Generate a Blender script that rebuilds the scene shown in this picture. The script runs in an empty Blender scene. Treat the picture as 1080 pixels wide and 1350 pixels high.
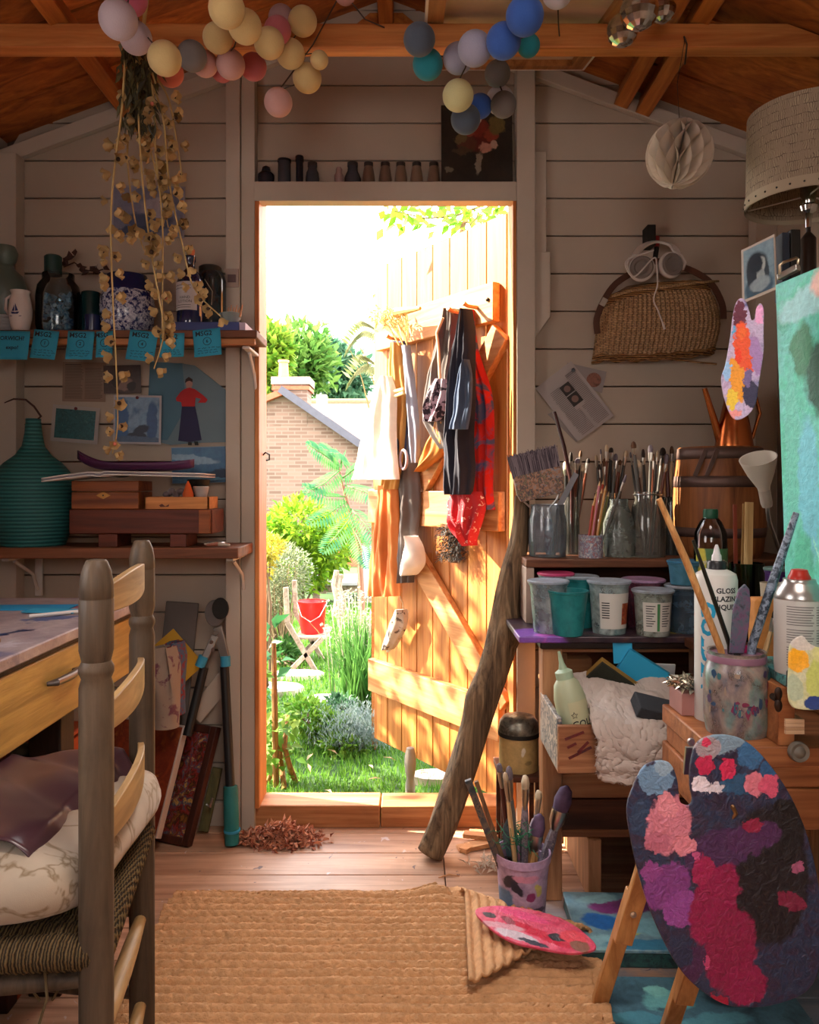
import bpy, math, random
from mathutils import Vector, Matrix, Euler, noise
PI = math.pi
R = random.Random(7)
FOC, EYE, CX, CY = 1040.0, 1.03, 540.0, 640.0      # focal length in photo pixels, eye height, principal point
WALL = 2.40                                        # distance to the back wall
sc = bpy.context.scene
COL = sc.collection
def P(u, v, Y):
 """Point of the place seen at photo pixel (u, v) at distance Y."""
 return Vector(((u - CX) * Y / FOC, Y, EYE - (v - CY) * Y / FOC))
def lerp(a, b, t):
 return a + (b - a) * t
def hx(s):
 s = s.lstrip('#')
 o = []
 for i in (0, 2, 4):
  c = int(s[i:i + 2], 16) / 255
  o.append(c / 12.92 if c <= .04045 else ((c + .055) / 1.055) ** 2.4)
 return tuple(o) + (1.0,)
ORG = {}
def tag(o, label, cat, group=None, kind=None):
 if label:
  o['label'] = label
 if cat:
  o['category'] = cat
 if group:
  o['group'] = group
 if kind:
  o['kind'] = kind
 return o
def thing(name, label, cat, loc=(0, 0, 0), group=None, M=None, kind=None):
 o = bpy.data.objects.new(name, None)
 COL.objects.link(o)
 o.empty_display_size = .02
 if M is not None:
  o.matrix_basis = M
  ORG[o.name] = Vector((0, 0, 0))
 else:
  o.location = loc
  ORG[o.name] = Vector(loc)
 return tag(o, label, cat, group, kind)
def kids(o):
 return [c for c in bpy.data.objects if c.parent == o]
def copy_tree(o, parent=None):
 c = o.copy()
 COL.objects.link(c)
 ORG[c.name] = ORG.get(o.name, Vector((0, 0, 0))).copy()
 if parent is not None:
  c.parent = parent
 for ch in kids(o):
  copy_tree(ch, c)
 return c
class MB:
 def __init__(s):
  s.v, s.f, s.mi, s.cur = [], [], [], 0
 def add(s, vs, fs):
  b = len(s.v)
  s.v += [Vector(x) for x in vs]
  for f in fs:
   s.f.append([b + i for i in f])
   s.mi.append(s.cur)
  return s
 def box(s, c, size, M=None):
  c = Vector(c)
  h = [x / 2 for x in size]
  vs = []
  for x in (-1, 1):
   for y in (-1, 1):
    for z in (-1, 1):
     p = Vector((x * h[0], y * h[1], z * h[2]))
     if M is not None:
      p = M @ p
     vs.append(c + p)
  return s.add(vs, [(0, 1, 3, 2), (4, 6, 7, 5), (0, 4, 5, 1), (2, 3, 7, 6), (0, 2, 6, 4), (1, 5, 7, 3)])
 def span(s, a, b):
  a, b = Vector(a), Vector(b)
  return s.box((a + b) / 2, [abs(x) for x in (b - a)])
 def bar(s, p, q, w, h, up=(0, 0, 1)):
  p, q = Vector(p), Vector(q)
  d = (q - p)
  L = d.length
  d.normalize()
  up = Vector(up)
  x = d.cross(up)
  if x.length < 1e-5:
   x = d.cross(Vector((1, 0, 0)))
  x.normalize()
  z = x.cross(d)
  M = Matrix((x, d, z)).transposed()
  return s.box((p + q) / 2, (w, L, h), M)
 def tube(s, pts, rad, n=8, cap=True):
  pts = [Vector(p) for p in pts]
  if not hasattr(rad, '__len__'):
   rad = [rad] * len(pts)
  vs, fs = [], []
  prev = None
  for i, p in enumerate(pts):
   d = (pts[min(i + 1, len(pts) - 1)] - pts[max(i - 1, 0)])
   if d.length < 1e-9:
    d = Vector((0, 0, 1))
   d.normalize()
   if prev is None:
    a = Vector((0, 0, 1)) if abs(d.z) < .9 else Vector((1, 0, 0))
    x = d.cross(a).normalized()
   else:
    x = (prev - d * prev.dot(d)).normalized()
   prev = x
   y = d.cross(x)
   for k in range(n):
    t = 2 * PI * k / n
    vs.append(p + (x * math.cos(t) + y * math.sin(t)) * rad[i])
  for i in range(len(pts) - 1):
   for k in range(n):
    fs.append((i * n + k, i * n + (k + 1) % n, (i + 1) * n + (k + 1) % n, (i + 1) * n + k))
  if cap:
   fs.append(tuple(range(n - 1, -1, -1)))
   fs.append(tuple(range((len(pts) - 1) * n, len(pts) * n)))
  return s.add(vs, fs)
 def lathe(s, prof, n=28, c=(0, 0, 0), M=None, cap=True, sx=1, sy=1):
  c = Vector(c)
  vs, fs = [], []
  for r, z in prof:
   for k in range(n):
    t = 2 * PI * k / n
    p = Vector((r * math.cos(t) * sx, r * math.sin(t) * sy, z))
    if M is not None:
     p = M @ p
    vs.append(c + p)
  m = len(prof)
  for i in range(m - 1):
   for k in range(n):
    fs.append((i * n + k, i * n + (k + 1) % n, (i + 1) * n + (k + 1) % n, (i + 1) * n + k))
  if cap:
   fs.append(tuple(range(n - 1, -1, -1)))
   fs.append(tuple(range((m - 1) * n, m * n)))
  return s.add(vs, fs)
 def ball(s, c, r, nu=20, nv=12, sc3=(1, 1, 1), M=None):
  prof = [(max(1e-4, math.sin(PI * i / nv)) * r, -math.cos(PI * i / nv) * r) for i in range(nv + 1)]
  S = Matrix.Diagonal(Vector(sc3))
  return s.lathe(prof, nu, c, (M @ S) if M is not None else S)
 def grid(s, fn, nu, nv, wrap=False, flip=False):
  vs = []
  for j in range(nv + 1):
   for i in range(nu if wrap else nu + 1):
    vs.append(fn(i / nu, j / nv))
  w = nu if wrap else nu + 1
  fs = []
  for j in range(nv):
   for i in range(nu):
    a, b = j * w + i, j * w + (i + 1) % w
    f = (a, b, b + w, a + w)
    fs.append(f[::-1] if flip else f)
  return s.add(vs, fs)
 def prism(s, poly, fn, t):
  """poly: 2D points; fn(x, y, d) -> 3D with d in (0, t)."""
  n = len(poly)
  vs = [fn(x, y, 0) for x, y in poly] + [fn(x, y, t) for x, y in poly]
  fs = [tuple(range(n - 1, -1, -1)), tuple(range(n, 2 * n))]
  fs += [(i, (i + 1) % n, n + (i + 1) % n, n + i) for i in range(n)]
  return s.add(vs, fs)
 def leaf(s, p, d, up, L, W, fold=.25):
  """One pointed leaf of four faces."""
  d = Vector(d).normalized()
  x = d.cross(Vector(up))
  if x.length < 1e-4:
   x = d.cross(Vector((1, .3, 0)))
  x.normalize()
  n = x.cross(d)
  p = Vector(p)
  m = p + d * L * .45
  s.add([p, m + x * W / 2 + n * W * fold, p + d * L - n * L * .12, m - x * W / 2 + n * W * fold, m],
              [(0, 1, 4), (1, 2, 4), (2, 3, 4), (3, 0, 4)])
 def build(s, name, mats, parent=None, smooth=True, bevel=0, segs=2, M=None, base=True, angle=38, sub=0, solid=0, org=None):
  if not isinstance(mats, (list, tuple)):
   mats = [mats]
  if parent is not None:
   o0 = ORG.get(parent.name, Vector((0, 0, 0)))
  elif M is not None:
   o0 = Vector((0, 0, 0))
  elif org is not None:
   o0 = Vector(org)
  elif base and s.v:
   lo = [min(v[i] for v in s.v) for i in range(3)]
   hi = [max(v[i] for v in s.v) for i in range(3)]
   o0 = Vector(((lo[0] + hi[0]) / 2, (lo[1] + hi[1]) / 2, lo[2]))
  else:
   o0 = Vector((0, 0, 0))
  me = bpy.data.meshes.new(name)
  me.from_pydata([tuple(v - o0) for v in s.v], [], s.f)
  for m in mats:
   me.materials.append(m)
  if len(mats) > 1:
   me.polygons.foreach_set('material_index', s.mi)
  if smooth:
   me.polygons.foreach_set('use_smooth', [True] * len(me.polygons))
   me.set_sharp_from_angle(angle=math.radians(angle))
  me.update()
  o = bpy.data.objects.new(name, me)
  COL.objects.link(o)
  if parent is not None:
   o.parent = parent
   ORG[o.name] = o0.copy()
  elif M is not None:
   o.matrix_basis = M
   ORG[o.name] = Vector((0, 0, 0))
  else:
   o.location = o0
   ORG[o.name] = o0.copy()
  if bevel:
   b = o.modifiers.new('bevel', 'BEVEL')
   b.width, b.segments, b.limit_method, b.angle_limit = bevel, segs, 'ANGLE', math.radians(35)
  if solid:
   q = o.modifiers.new('solid', 'SOLIDIFY')
   q.thickness = solid
  if sub:
   q = o.modifiers.new('sub', 'SUBSURF')
   q.levels = q.render_levels = sub
  return o
def ordinal(i):
 return ('leftmost', 'second from left', 'third from left', 'fourth from left', 'fifth from left', 'sixth from left',
   'seventh from left', 'eighth from left', 'ninth from left', 'tenth from left', 'eleventh from left',
   'twelfth from left', 'thirteenth from left', 'fourteenth from left')[i]
_txt = {}
def text_geo(body, size=1.0, align='CENTER', bold=0.0, res=2):
 cu = bpy.data.curves.new('tmp_text', 'FONT')
 cu.body, cu.size, cu.align_x, cu.align_y = body, size, align, 'CENTER'
 cu.offset, cu.resolution_u = bold, res
 o = bpy.data.objects.new('tmp_text', cu)
 COL.objects.link(o)
 dg = bpy.context.evaluated_depsgraph_get()
 me = bpy.data.meshes.new_from_object(o.evaluated_get(dg))
 vs = [v.co.copy() for v in me.vertices]
 fs = [tuple(p.vertices) for p in me.polygons]
 bpy.data.objects.remove(o)
 bpy.data.curves.remove(cu)
 bpy.data.meshes.remove(me)
 return vs, fs
def add_text(mb, body, size, fn, align='CENTER', bold=0.0):
 vs, fs = text_geo(body, size, align, bold)
 mb.add([fn(v.x, v.y) for v in vs], fs)
 return mb
def frameM(o, x, z):
 x, z = Vector(x).normalized(), Vector(z)
 y = z.cross(x).normalized()
 z = x.cross(y).normalized()
 M = Matrix((x, y, z)).transposed().to_4x4()
 M.translation = Vector(o)
 return M
def quadM(TL, TR, BL):
 """Matrix of an upright flat item (local x right, z up, faces -y) from three of its corners; returns M, width, height."""
 X, Z = TR - TL, TL - BL
 return frameM((BL + (BL + X)) / 2, X, Z), X.length, Z.length
MATS = {}
LEAFK = [1.0]
def _new(name):
 m = bpy.data.materials.new(name)
 m.use_nodes = True
 nt = m.node_tree
 b = nt.nodes['Principled BSDF']
 MATS[name] = m
 return m, nt, b
def N(nt, t, **kw):
 n = nt.nodes.new('ShaderNode' + t)
 for k, v in kw.items():
  setattr(n, k, v)
 return n
def mixc(nt, fac, a, b, mode='MIX'):
 n = N(nt, 'Mix', data_type='RGBA', blend_type=mode)
 for s, x in ((0, fac), (6, a), (7, b)):
  if hasattr(x, 'is_output'):
   nt.links.new(x, n.inputs[s])
  else:
   n.inputs[s].default_value = x
 return n.outputs[2]
def objco(nt, scale=(1, 1, 1)):
 tc = N(nt, 'TexCoord')
 mp = N(nt, 'Mapping')
 mp.inputs['Scale'].default_value = scale
 nt.links.new(tc.outputs['Object'], mp.inputs['Vector'])
 return mp.outputs[0]
def noisetex(nt, co, scale, detail=4, rough=.55, dist=0):
 n = N(nt, 'TexNoise')
 n.inputs['Scale'].default_value = scale
 n.inputs['Detail'].default_value = detail
 n.inputs['Roughness'].default_value = rough
 n.inputs['Distortion'].default_value = dist
 nt.links.new(co, n.inputs['Vector'])
 return n
def ramp(nt, fac, stops, interp='LINEAR'):
 r = N(nt, 'ValToRGB')
 r.color_ramp.interpolation = interp
 els = r.color_ramp.elements
 while len(els) < len(stops):
  els.new(.5)
 for e, (p, c) in zip(els, stops):
  e.position = p
  e.color = c
 nt.links.new(fac, r.inputs[0])
 return r.outputs[0]
def bump(nt, b, height, strength, dist=.01):
 n = N(nt, 'Bump')
 n.inputs['Strength'].default_value = strength
 n.inputs['Distance'].default_value = dist
 nt.links.new(height, n.inputs['Height'])
 nt.links.new(n.outputs[0], b.inputs['Normal'])
def shade(c, k):
 return tuple(min(1, max(0, x * k)) for x in c[:3]) + (1.0,)
def plain(name, col, rough=.6, metal=0, var=.18, vs=9, bmp=0, bs=60, spec=.4, sheen=0, isl=0, coat=0):
 if name in MATS:
  return MATS[name]
 m, nt, b = _new(name)
 c = hx(col)
 co = objco(nt)
 n = noisetex(nt, co, vs, 5)
 out = ramp(nt, n.outputs['Fac'], [(.25, shade(c, 1 - var)), (.75, shade(c, 1 + var))])
 if isl:
  g = N(nt, 'NewGeometry')
  r2 = ramp(nt, g.outputs['Random Per Island'], [(0, (1 - isl,) * 3 + (1,)), (1, (1 + isl,) * 3 + (1,))])
  out = mixc(nt, 1.0, out, r2, 'MULTIPLY')
 nt.links.new(out, b.inputs['Base Color'])
 b.inputs['Roughness'].default_value = rough
 b.inputs['Metallic'].default_value = metal
 b.inputs['Specular IOR Level'].default_value = spec
 if sheen:
  b.inputs['Sheen Weight'].default_value = sheen
 if coat:
  b.inputs['Coat Weight'].default_value = coat
 if bmp:
  bump(nt, b, noisetex(nt, co, bs, 3).outputs['Fac'], bmp, .004)
 return m
def wood(name, dark, light, axis='X', sc=1.0, rough=.62, isl=.18, bmp=.25, stain=0, stcol='#5a4030'):
 if name in MATS:
  return MATS[name]
 m, nt, b = _new(name)
 s = [14.0 * sc] * 3
 s['XYZ'.index(axis)] = .9 * sc
 g = N(nt, 'NewGeometry')
 tc = N(nt, 'TexCoord')
 ad = N(nt, 'VectorMath', operation='MULTIPLY_ADD')
 nt.links.new(g.outputs['Random Per Island'], ad.inputs[0])
 ad.inputs[1].default_value = (7, 5, 3)
 nt.links.new(tc.outputs['Object'], ad.inputs[2])
 mp = N(nt, 'Mapping')
 mp.inputs['Scale'].default_value = s
 nt.links.new(ad.outputs[0], mp.inputs['Vector'])
 n1 = noisetex(nt, mp.outputs[0], 1.6, 6, .6, 1.2)
 n2 = noisetex(nt, mp.outputs[0], 6.0, 3, .6, .4)
 out = ramp(nt, n1.outputs['Fac'], [(.3, hx(dark)), (.68, hx(light))])
 fine = ramp(nt, n2.outputs['Fac'], [(.3, (.72, .7, .68, 1)), (.6, (1, 1, 1, 1))])
 out = mixc(nt, .7, out, fine, 'MULTIPLY')
 if isl:
  r2 = ramp(nt, g.outputs['Random Per Island'], [(0, (1 - isl, 1 - isl * 1.1, 1 - isl * 1.2, 1)), (1, (1 + isl, 1 + isl, 1 + isl, 1))])
  out = mixc(nt, 1.0, out, r2, 'MULTIPLY')
 if stain:
  n3 = noisetex(nt, tc.outputs['Object'], 5, 6, .65, .6)
  k = ramp(nt, n3.outputs['Fac'], [(.5, (0, 0, 0, 1)), (.72, (stain, stain, stain, 1))])
  out = mixc(nt, k, out, hx(stcol))
 nt.links.new(out, b.inputs['Base Color'])
 b.inputs['Roughness'].default_value = rough
 b.inputs['Specular IOR Level'].default_value = .3
 if bmp:
  bump(nt, b, n2.outputs['Fac'], bmp, .003)
 return m
def blotch(name, base, blobs, rough=.45, amp=.02, ns=22, bmp=.3, bs=40, edge=.12, spec=.5, var=.15, axis='Y', gain=1):
 """Shapes of colour on one face. base: colour or list of colours; blobs: (x, z, rx, rz, rot_deg, colour) in local metres."""
 if name in MATS:
  return MATS[name]
 m, nt, b = _new(name)
 tc = N(nt, 'TexCoord')
 co = tc.outputs['Object']
 n = noisetex(nt, co, ns, 5, .6)
 sub = N(nt, 'VectorMath', operation='SUBTRACT')
 nt.links.new(n.outputs['Color'], sub.inputs[0])
 sub.inputs[1].default_value = (.5, .5, .5)
 ma = N(nt, 'VectorMath', operation='MULTIPLY_ADD')
 nt.links.new(sub.outputs[0], ma.inputs[0])
 ma.inputs[1].default_value = (amp * 2.4,) * 3
 nt.links.new(co, ma.inputs[2])
 dco = ma.outputs[0]
 bs_list = base if isinstance(base, (list, tuple)) else [base]
 if len(bs_list) == 1:
  c = hx(bs_list[0])
  out = ramp(nt, n.outputs['Fac'], [(.3, shade(c, 1 - var)), (.7, shade(c, 1 + var))])
 else:
  nb = noisetex(nt, co, ns * .5, 5, .6, .5)
  k = len(bs_list)
  out = ramp(nt, nb.outputs['Fac'], [(.3 + .4 * i / (k - 1), shade(hx(c), gain)) for i, c in enumerate(bs_list)])
 for (x, z, rx, rz, rot, colr) in blobs:
  mp = N(nt, 'Mapping', vector_type='TEXTURE')
  if axis == 'Y':
   mp.inputs['Location'].default_value = (x, 0, z)
   mp.inputs['Rotation'].default_value = (0, -math.radians(rot), 0)
   mp.inputs['Scale'].default_value = (rx, 1000, rz)
  else:
   mp.inputs['Location'].default_value = (x, z, 0)
   mp.inputs['Rotation'].default_value = (0, 0, math.radians(rot))
   mp.inputs['Scale'].default_value = (rx, rz, 1000)
  nt.links.new(dco, mp.inputs['Vector'])
  ln = N(nt, 'VectorMath', operation='LENGTH')
  nt.links.new(mp.outputs[0], ln.inputs[0])
  mr = N(nt, 'MapRange')
  mr.inputs['From Min'].default_value = 1 + edge
  mr.inputs['From Max'].default_value = 1 - edge
  nt.links.new(ln.outputs['Value'], mr.inputs['Value'])
  out = mixc(nt, mr.outputs[0], out, shade(hx(colr), gain))
 fl = noisetex(nt, co, ns * 2.2, 5, .7)
 out = mixc(nt, .55, out, ramp(nt, fl.outputs['Fac'], [(.3, (.62, .62, .66, 1)), (.62, (1.15, 1.12, 1.12, 1))]), 'MULTIPLY')
 nt.links.new(out, b.inputs['Base Color'])
 b.inputs['Roughness'].default_value = rough
 b.inputs['Specular IOR Level'].default_value = spec
 if bmp:
  bump(nt, b, noisetex(nt, co, bs, 6, .6, .8).outputs['Fac'], bmp, .006)
 return m
def splat(name, cols, scale=14, rough=.5, bmp=.2, dist=.6, metal=0):
 """Paint-spattered surface: several colours in irregular patches."""
 if name in MATS:
  return MATS[name]
 m, nt, b = _new(name)
 co = objco(nt)
 k = len(cols)
 n = noisetex(nt, co, scale, 5, .62, dist)
 st = [(.30 + .42 * i / max(1, k - 1), hx(c)) for i, c in enumerate(cols)]
 a = ramp(nt, n.outputs['Fac'], st)
 mp2 = objco(nt, (1.3, .8, 1.1))
 n2 = noisetex(nt, mp2, scale * 1.9, 5, .6, dist)
 bb = ramp(nt, n2.outputs['Fac'], [(p, c) for (p, _), (_, c) in zip(st, st[::-1])])
 n3 = noisetex(nt, co, scale * .7, 4)
 f = ramp(nt, n3.outputs['Fac'], [(.47, (0, 0, 0, 1)), (.55, (1, 1, 1, 1))])
 nt.links.new(mixc(nt, f, a, bb), b.inputs['Base Color'])
 b.inputs['Roughness'].default_value = rough
 b.inputs['Metallic'].default_value = metal
 if bmp:
  bump(nt, b, n2.outputs['Fac'], bmp, .004)
 return m
def glass(name, col='#ffffff', rough=.03, mix=0.0, dirt='#8a8f90'):
 """Thin clear glass: see-through with a Fresnel reflection; mix > 0 adds a film of dried paint or dust."""
 if name in MATS:
  return MATS[name]
 m, nt, b = _new(name)
 out = nt.nodes['Material Output']
 co = objco(nt)
 tr = N(nt, 'BsdfTransparent')
 c = hx(col)
 tr.inputs['Color'].default_value = tuple(x ** .5 for x in c[:3]) + (1,)
 gl = N(nt, 'BsdfGlossy')
 gl.inputs['Roughness'].default_value = rough
 fr = N(nt, 'Fresnel')
 fr.inputs['IOR'].default_value = 1.45
 ms = N(nt, 'MixShader')
 nt.links.new(fr.outputs[0], ms.inputs[0])
 nt.links.new(tr.outputs[0], ms.inputs[1])
 nt.links.new(gl.outputs[0], ms.inputs[2])
 last = ms.outputs[0]
 if mix:
  n = noisetex(nt, co, 26, 6, .65, .5)
  n2 = noisetex(nt, objco(nt, (1, 1, .6)), 19, 5, .6, .3)
  f = ramp(nt, n.outputs['Fac'], [(.30, (mix * .45,) * 3 + (1,)), (.66, (min(1, mix * 1.6),) * 3 + (1,))])
  dl = dirt if isinstance(dirt, (list, tuple)) else [dirt]
  k = len(dl)
  dc = ramp(nt, n2.outputs['Fac'], [(.32 + .36 * q / max(1, k - 1), hx(d)) for q, d in enumerate(dl)])
  nt.links.new(dc, b.inputs['Base Color'])
  b.inputs['Roughness'].default_value = .35
  m2 = N(nt, 'MixShader')
  nt.links.new(f, m2.inputs[0])
  nt.links.new(last, m2.inputs[1])
  nt.links.new(b.outputs[0], m2.inputs[2])
  last = m2.outputs[0]
 nt.links.new(last, out.inputs[0])
 return m
def leafmat(name, c1, c2, trans=.45, rough=.5):
 if name in MATS:
  return MATS[name]
 m, nt, b = _new(name)
 g = N(nt, 'NewGeometry')
 col = ramp(nt, g.outputs['Random Per Island'], [(0, shade(hx(c1), LEAFK[0])), (1, shade(hx(c2), LEAFK[0]))])
 nt.links.new(col, b.inputs['Base Color'])
 b.inputs['Roughness'].default_value = rough
 b.inputs['Specular IOR Level'].default_value = .25
 tr = N(nt, 'BsdfTranslucent')
 nt.links.new(col, tr.inputs['Color'])
 ms = N(nt, 'MixShader')
 ms.inputs[0].default_value = trans
 nt.links.new(b.outputs[0], ms.inputs[1])
 nt.links.new(tr.outputs[0], ms.inputs[2])
 nt.links.new(ms.outputs[0], nt.nodes['Material Output'].inputs[0])
 return m
def cloth(name, col, col2=None, rough=.9, weave=900, bmp=.3, patt=None, var=.2, trans=0):
 if name in MATS:
  return MATS[name]
 m, nt, b = _new(name)
 co = objco(nt)
 c = hx(col)
 n = noisetex(nt, co, 7, 5)
 out = ramp(nt, n.outputs['Fac'], [(.3, shade(c, 1 - var)), (.7, shade(c, 1 + var))])
 if patt:
  sc_, lo, hi = patt
  n2 = noisetex(nt, co, sc_, 4, .55, .8)
  if lo < 0:
   st = [(-lo - hi, (0, 0, 0, 1)), (-lo, (1, 1, 1, 1)), (-lo + hi, (0, 0, 0, 1))]
  else:
   st = [(lo, (0, 0, 0, 1)), (hi, (1, 1, 1, 1))]
  f = ramp(nt, n2.outputs['Fac'], st)
  out = mixc(nt, f, out, hx(col2))
 nt.links.new(out, b.inputs['Base Color'])
 b.inputs['Roughness'].default_value = rough
 b.inputs['Specular IOR Level'].default_value = .15
 b.inputs['Sheen Weight'].default_value = .2
 bump(nt, b, noisetex(nt, co, weave, 2).outputs['Fac'], bmp, .001)
 if trans:
  tr = N(nt, 'BsdfTranslucent')
  nt.links.new(out, tr.inputs['Color'])
  ms = N(nt, 'MixShader')
  ms.inputs[0].default_value = trans
  nt.links.new(b.outputs[0], ms.inputs[1])
  nt.links.new(tr.outputs[0], ms.inputs[2])
  nt.links.new(ms.outputs[0], nt.nodes['Material Output'].inputs[0])
 return m
def stripes(name, c1, c2, axis='X', freq=60, rough=.8, bmp=.4, noise_amt=1.5, lo=.35, hi=.6):
 """Bands (rush, wicker, ribs) along one local axis."""
 if name in MATS:
  return MATS[name]
 m, nt, b = _new(name)
 co = objco(nt)
 w = N(nt, 'TexWave', bands_direction=axis)
 w.inputs['Scale'].default_value = freq
 w.inputs['Distortion'].default_value = noise_amt
 w.inputs['Detail'].default_value = 2
 w.inputs['Detail Scale'].default_value = 3
 nt.links.new(co, w.inputs['Vector'])
 nt.links.new(ramp(nt, w.outputs['Fac'], [(lo, hx(c1)), (hi, hx(c2))]), b.inputs['Base Color'])
 b.inputs['Roughness'].default_value = rough
 b.inputs['Specular IOR Level'].default_value = .25
 bump(nt, b, w.outputs['Fac'], bmp, .003)
 return m
def mapped(mb_fn, M):
 return lambda x, y: M @ Vector((x, 0, y))
XL, XR, YB, RX = -1.235, 1.095, -0.80, -0.07       # left wall, right wall, wall behind the camera, ridge
OL, OR_, OB, OT = -0.4615, 0.3185, 0.067, 1.908    # door opening
def roof_z(x):
 return 2.507 - .37 * abs(x - RX)
m_white = plain('white_painted_boards', '#aa9b8c', .62, var=.07, vs=4, bmp=.08, bs=30, isl=.05)
m_trim = plain('white_painted_trim', '#b4a799', .6, var=.07, vs=6, bmp=.08, bs=40, isl=.03)
m_groove = plain('board_groove', '#4a3a34', .8)
m_roof = wood('roof_boards', '#7a3e1c', '#b5692f', 'X', 1.0, .6, .22)
m_beam = wood('pine_beam', '#a5582a', '#cf8c50', 'X', 1.0, .5, .08)
m_purlin = wood('purlin_pine', '#8e4a20', '#c47a3a', 'Y', 1.0, .5, .08)
m_lining = wood('door_lining_pine', '#b0622c', '#dd9656', 'Z', 1.0, .55, .1)
m_sill = wood('sill_pine', '#9a5c34', '#d59a66', 'X', 1.0, .6, .12, stain=.3)
m_floor = wood('floor_boards', '#96705a', '#cfa88c', 'X', .8, .42, .12, .2, stain=.35, stcol='#7c5a44')
nt = m_floor.node_tree
b = nt.nodes['Principled BSDF']
cur = b.inputs['Base Color'].links[0].from_socket
co = objco(nt)
nz = noisetex(nt, co, 9, 6, .65, .6)
for (x, y, rx, ry, amt, colr) in ((.72, 1.50, .42, .24, .75, '#3f6d84'), (.42, 1.86, .17, .12, .55, '#6c7f92'), (.85, 1.75, .3, .16, .6, '#55707c')):
 mp = N(nt, 'Mapping', vector_type='TEXTURE')
 mp.inputs['Location'].default_value = (x, y, 0)
 mp.inputs['Scale'].default_value = (rx, ry, 1000)
 nt.links.new(co, mp.inputs['Vector'])
 ln = N(nt, 'VectorMath', operation='LENGTH')
 nt.links.new(mp.outputs[0], ln.inputs[0])
 ad = N(nt, 'Math', operation='MULTIPLY_ADD')
 nt.links.new(nz.outputs['Fac'], ad.inputs[0])
 ad.inputs[1].default_value = 2.6
 nt.links.new(ln.outputs['Value'], ad.inputs[2])
 mr = N(nt, 'MapRange')
 mr.inputs['From Min'].default_value = 2.6
 mr.inputs['From Max'].default_value = 1.9
 mr.inputs['To Max'].default_value = amt
 nt.links.new(ad.outputs[0], mr.inputs['Value'])
 cur = mixc(nt, mr.outputs[0], cur, hx(colr))
nz2 = noisetex(nt, co, 34, 3, .5, 1.0)
cur = mixc(nt, ramp(nt, nz2.outputs['Fac'], [(.70, (0, 0, 0, 1)), (.74, (.6, .6, .6, 1))]), cur, hx('#c8c0c4'))
cur = mixc(nt, ramp(nt, nz2.outputs['Fac'], [(.27, (.8, .8, .8, 1)), (.30, (0, 0, 0, 1))]), cur, hx('#3c3a4c'))
nt.links.new(cur, b.inputs['Base Color'])
mb = MB()
bw, y = .125, 2.46
while y > YB:
 for a, c in ((XL - .05, .092), (.095, XR + .05)):
  mb.span((a, y - bw + .003, -.03), (c, y, 0))
 y -= bw
mb.span((XL - .05, YB, -.06), (XR + .05, 2.46, -.031))
fl = mb.build('floor', m_floor, bevel=.0015, segs=1, org=(0, 0, 0))
fl['kind'] = 'structure'
mb = MB()
z0s = [2.018 - .1145 * k for k in range(-5, 19)]
zs = sorted(z0s)
def clad(a, c, zlo, zhi):
 for z in zs:
  lo, hi = max(zlo, z + .002), min(zhi, z + .1125)
  if hi - lo < .01:
   continue
  def lim(x, zz):
   w = (2.507 + .03 - zz) / .37
   return min(max(x, RX - w), RX + w)
  pts = [(lim(a, lo), lo), (lim(c, lo), lo), (lim(c, hi), hi), (lim(a, hi), hi)]
  if pts[1][0] - pts[0][0] < .02:
   continue
  if pts[2][0] - pts[3][0] < .005:
   pts = pts[:3]
  mb.prism(pts, lambda x, z_, d: Vector((x, 2.40 + d, z_)), .02)
clad(XL, OL, 0, 3)
clad(OR_, XR, 0, 3)
clad(OL, OR_, OT, 3)
mb.cur = 1
for a, c, lo in ((XL, OL, 0), (OR_, XR, 0), (OL, OR_, OT)):
 mb.prism([(a, lo), (c, lo), (c, roof_z(c) + .01)] + ([(RX, roof_z(RX) + .01)] if a < RX < c else []) + [(a, roof_z(a) + .01)], lambda x, z_, d: Vector((x, 2.421 + d, z_)), .05)
bwall = mb.build('wall_back', [m_white, m_groove], bevel=.0012, segs=1, org=(0, 0, 0))
bwall['kind'] = 'structure'
def wall_with_window(name, fn, a0, a1, zt, win):
 mb = MB()
 (wa, wb, wz0, wz1) = win
 for lo, hi, z_0, z_1 in ((a0, wa, 0, zt), (wb, a1, 0, zt), (wa, wb, 0, wz0), (wa, wb, wz1, zt)):
  mb.span(fn(lo, 0, z_0), fn(hi, 1, z_1))
 o = mb.build(name, m_white, smooth=False, org=(0, 0, 0))
 o['kind'] = 'structure'
WL = (.25, 1.0, 1.0, 1.6)
WF = (-.42, .34, 1.1, 1.7)
wall_with_window('wall_left', lambda a, d, z: (XL - .04 * d, a, z), YB, 2.47, 2.10, WL)
wall_with_window('wall_front', lambda a, d, z: (a, YB - .04 * d, z), XL - .04, XR + .04, 2.10, WF)
mb = MB()
mb.span((XR, YB, 0), (XR + .04, 2.47, 2.10))
mb.build('wall_right', m_white, smooth=False, org=(0, 0, 0))['kind'] = 'structure'
mb = MB()
mb.prism([(XL, 2.10), (XR, 2.10), (RX, 2.53)], lambda x, z_, d: Vector((x, YB - .04 + d, z_)), .04)
mb.build('wall_gable', m_white, smooth=False, org=(0, 0, 0))['kind'] = 'structure'
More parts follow.
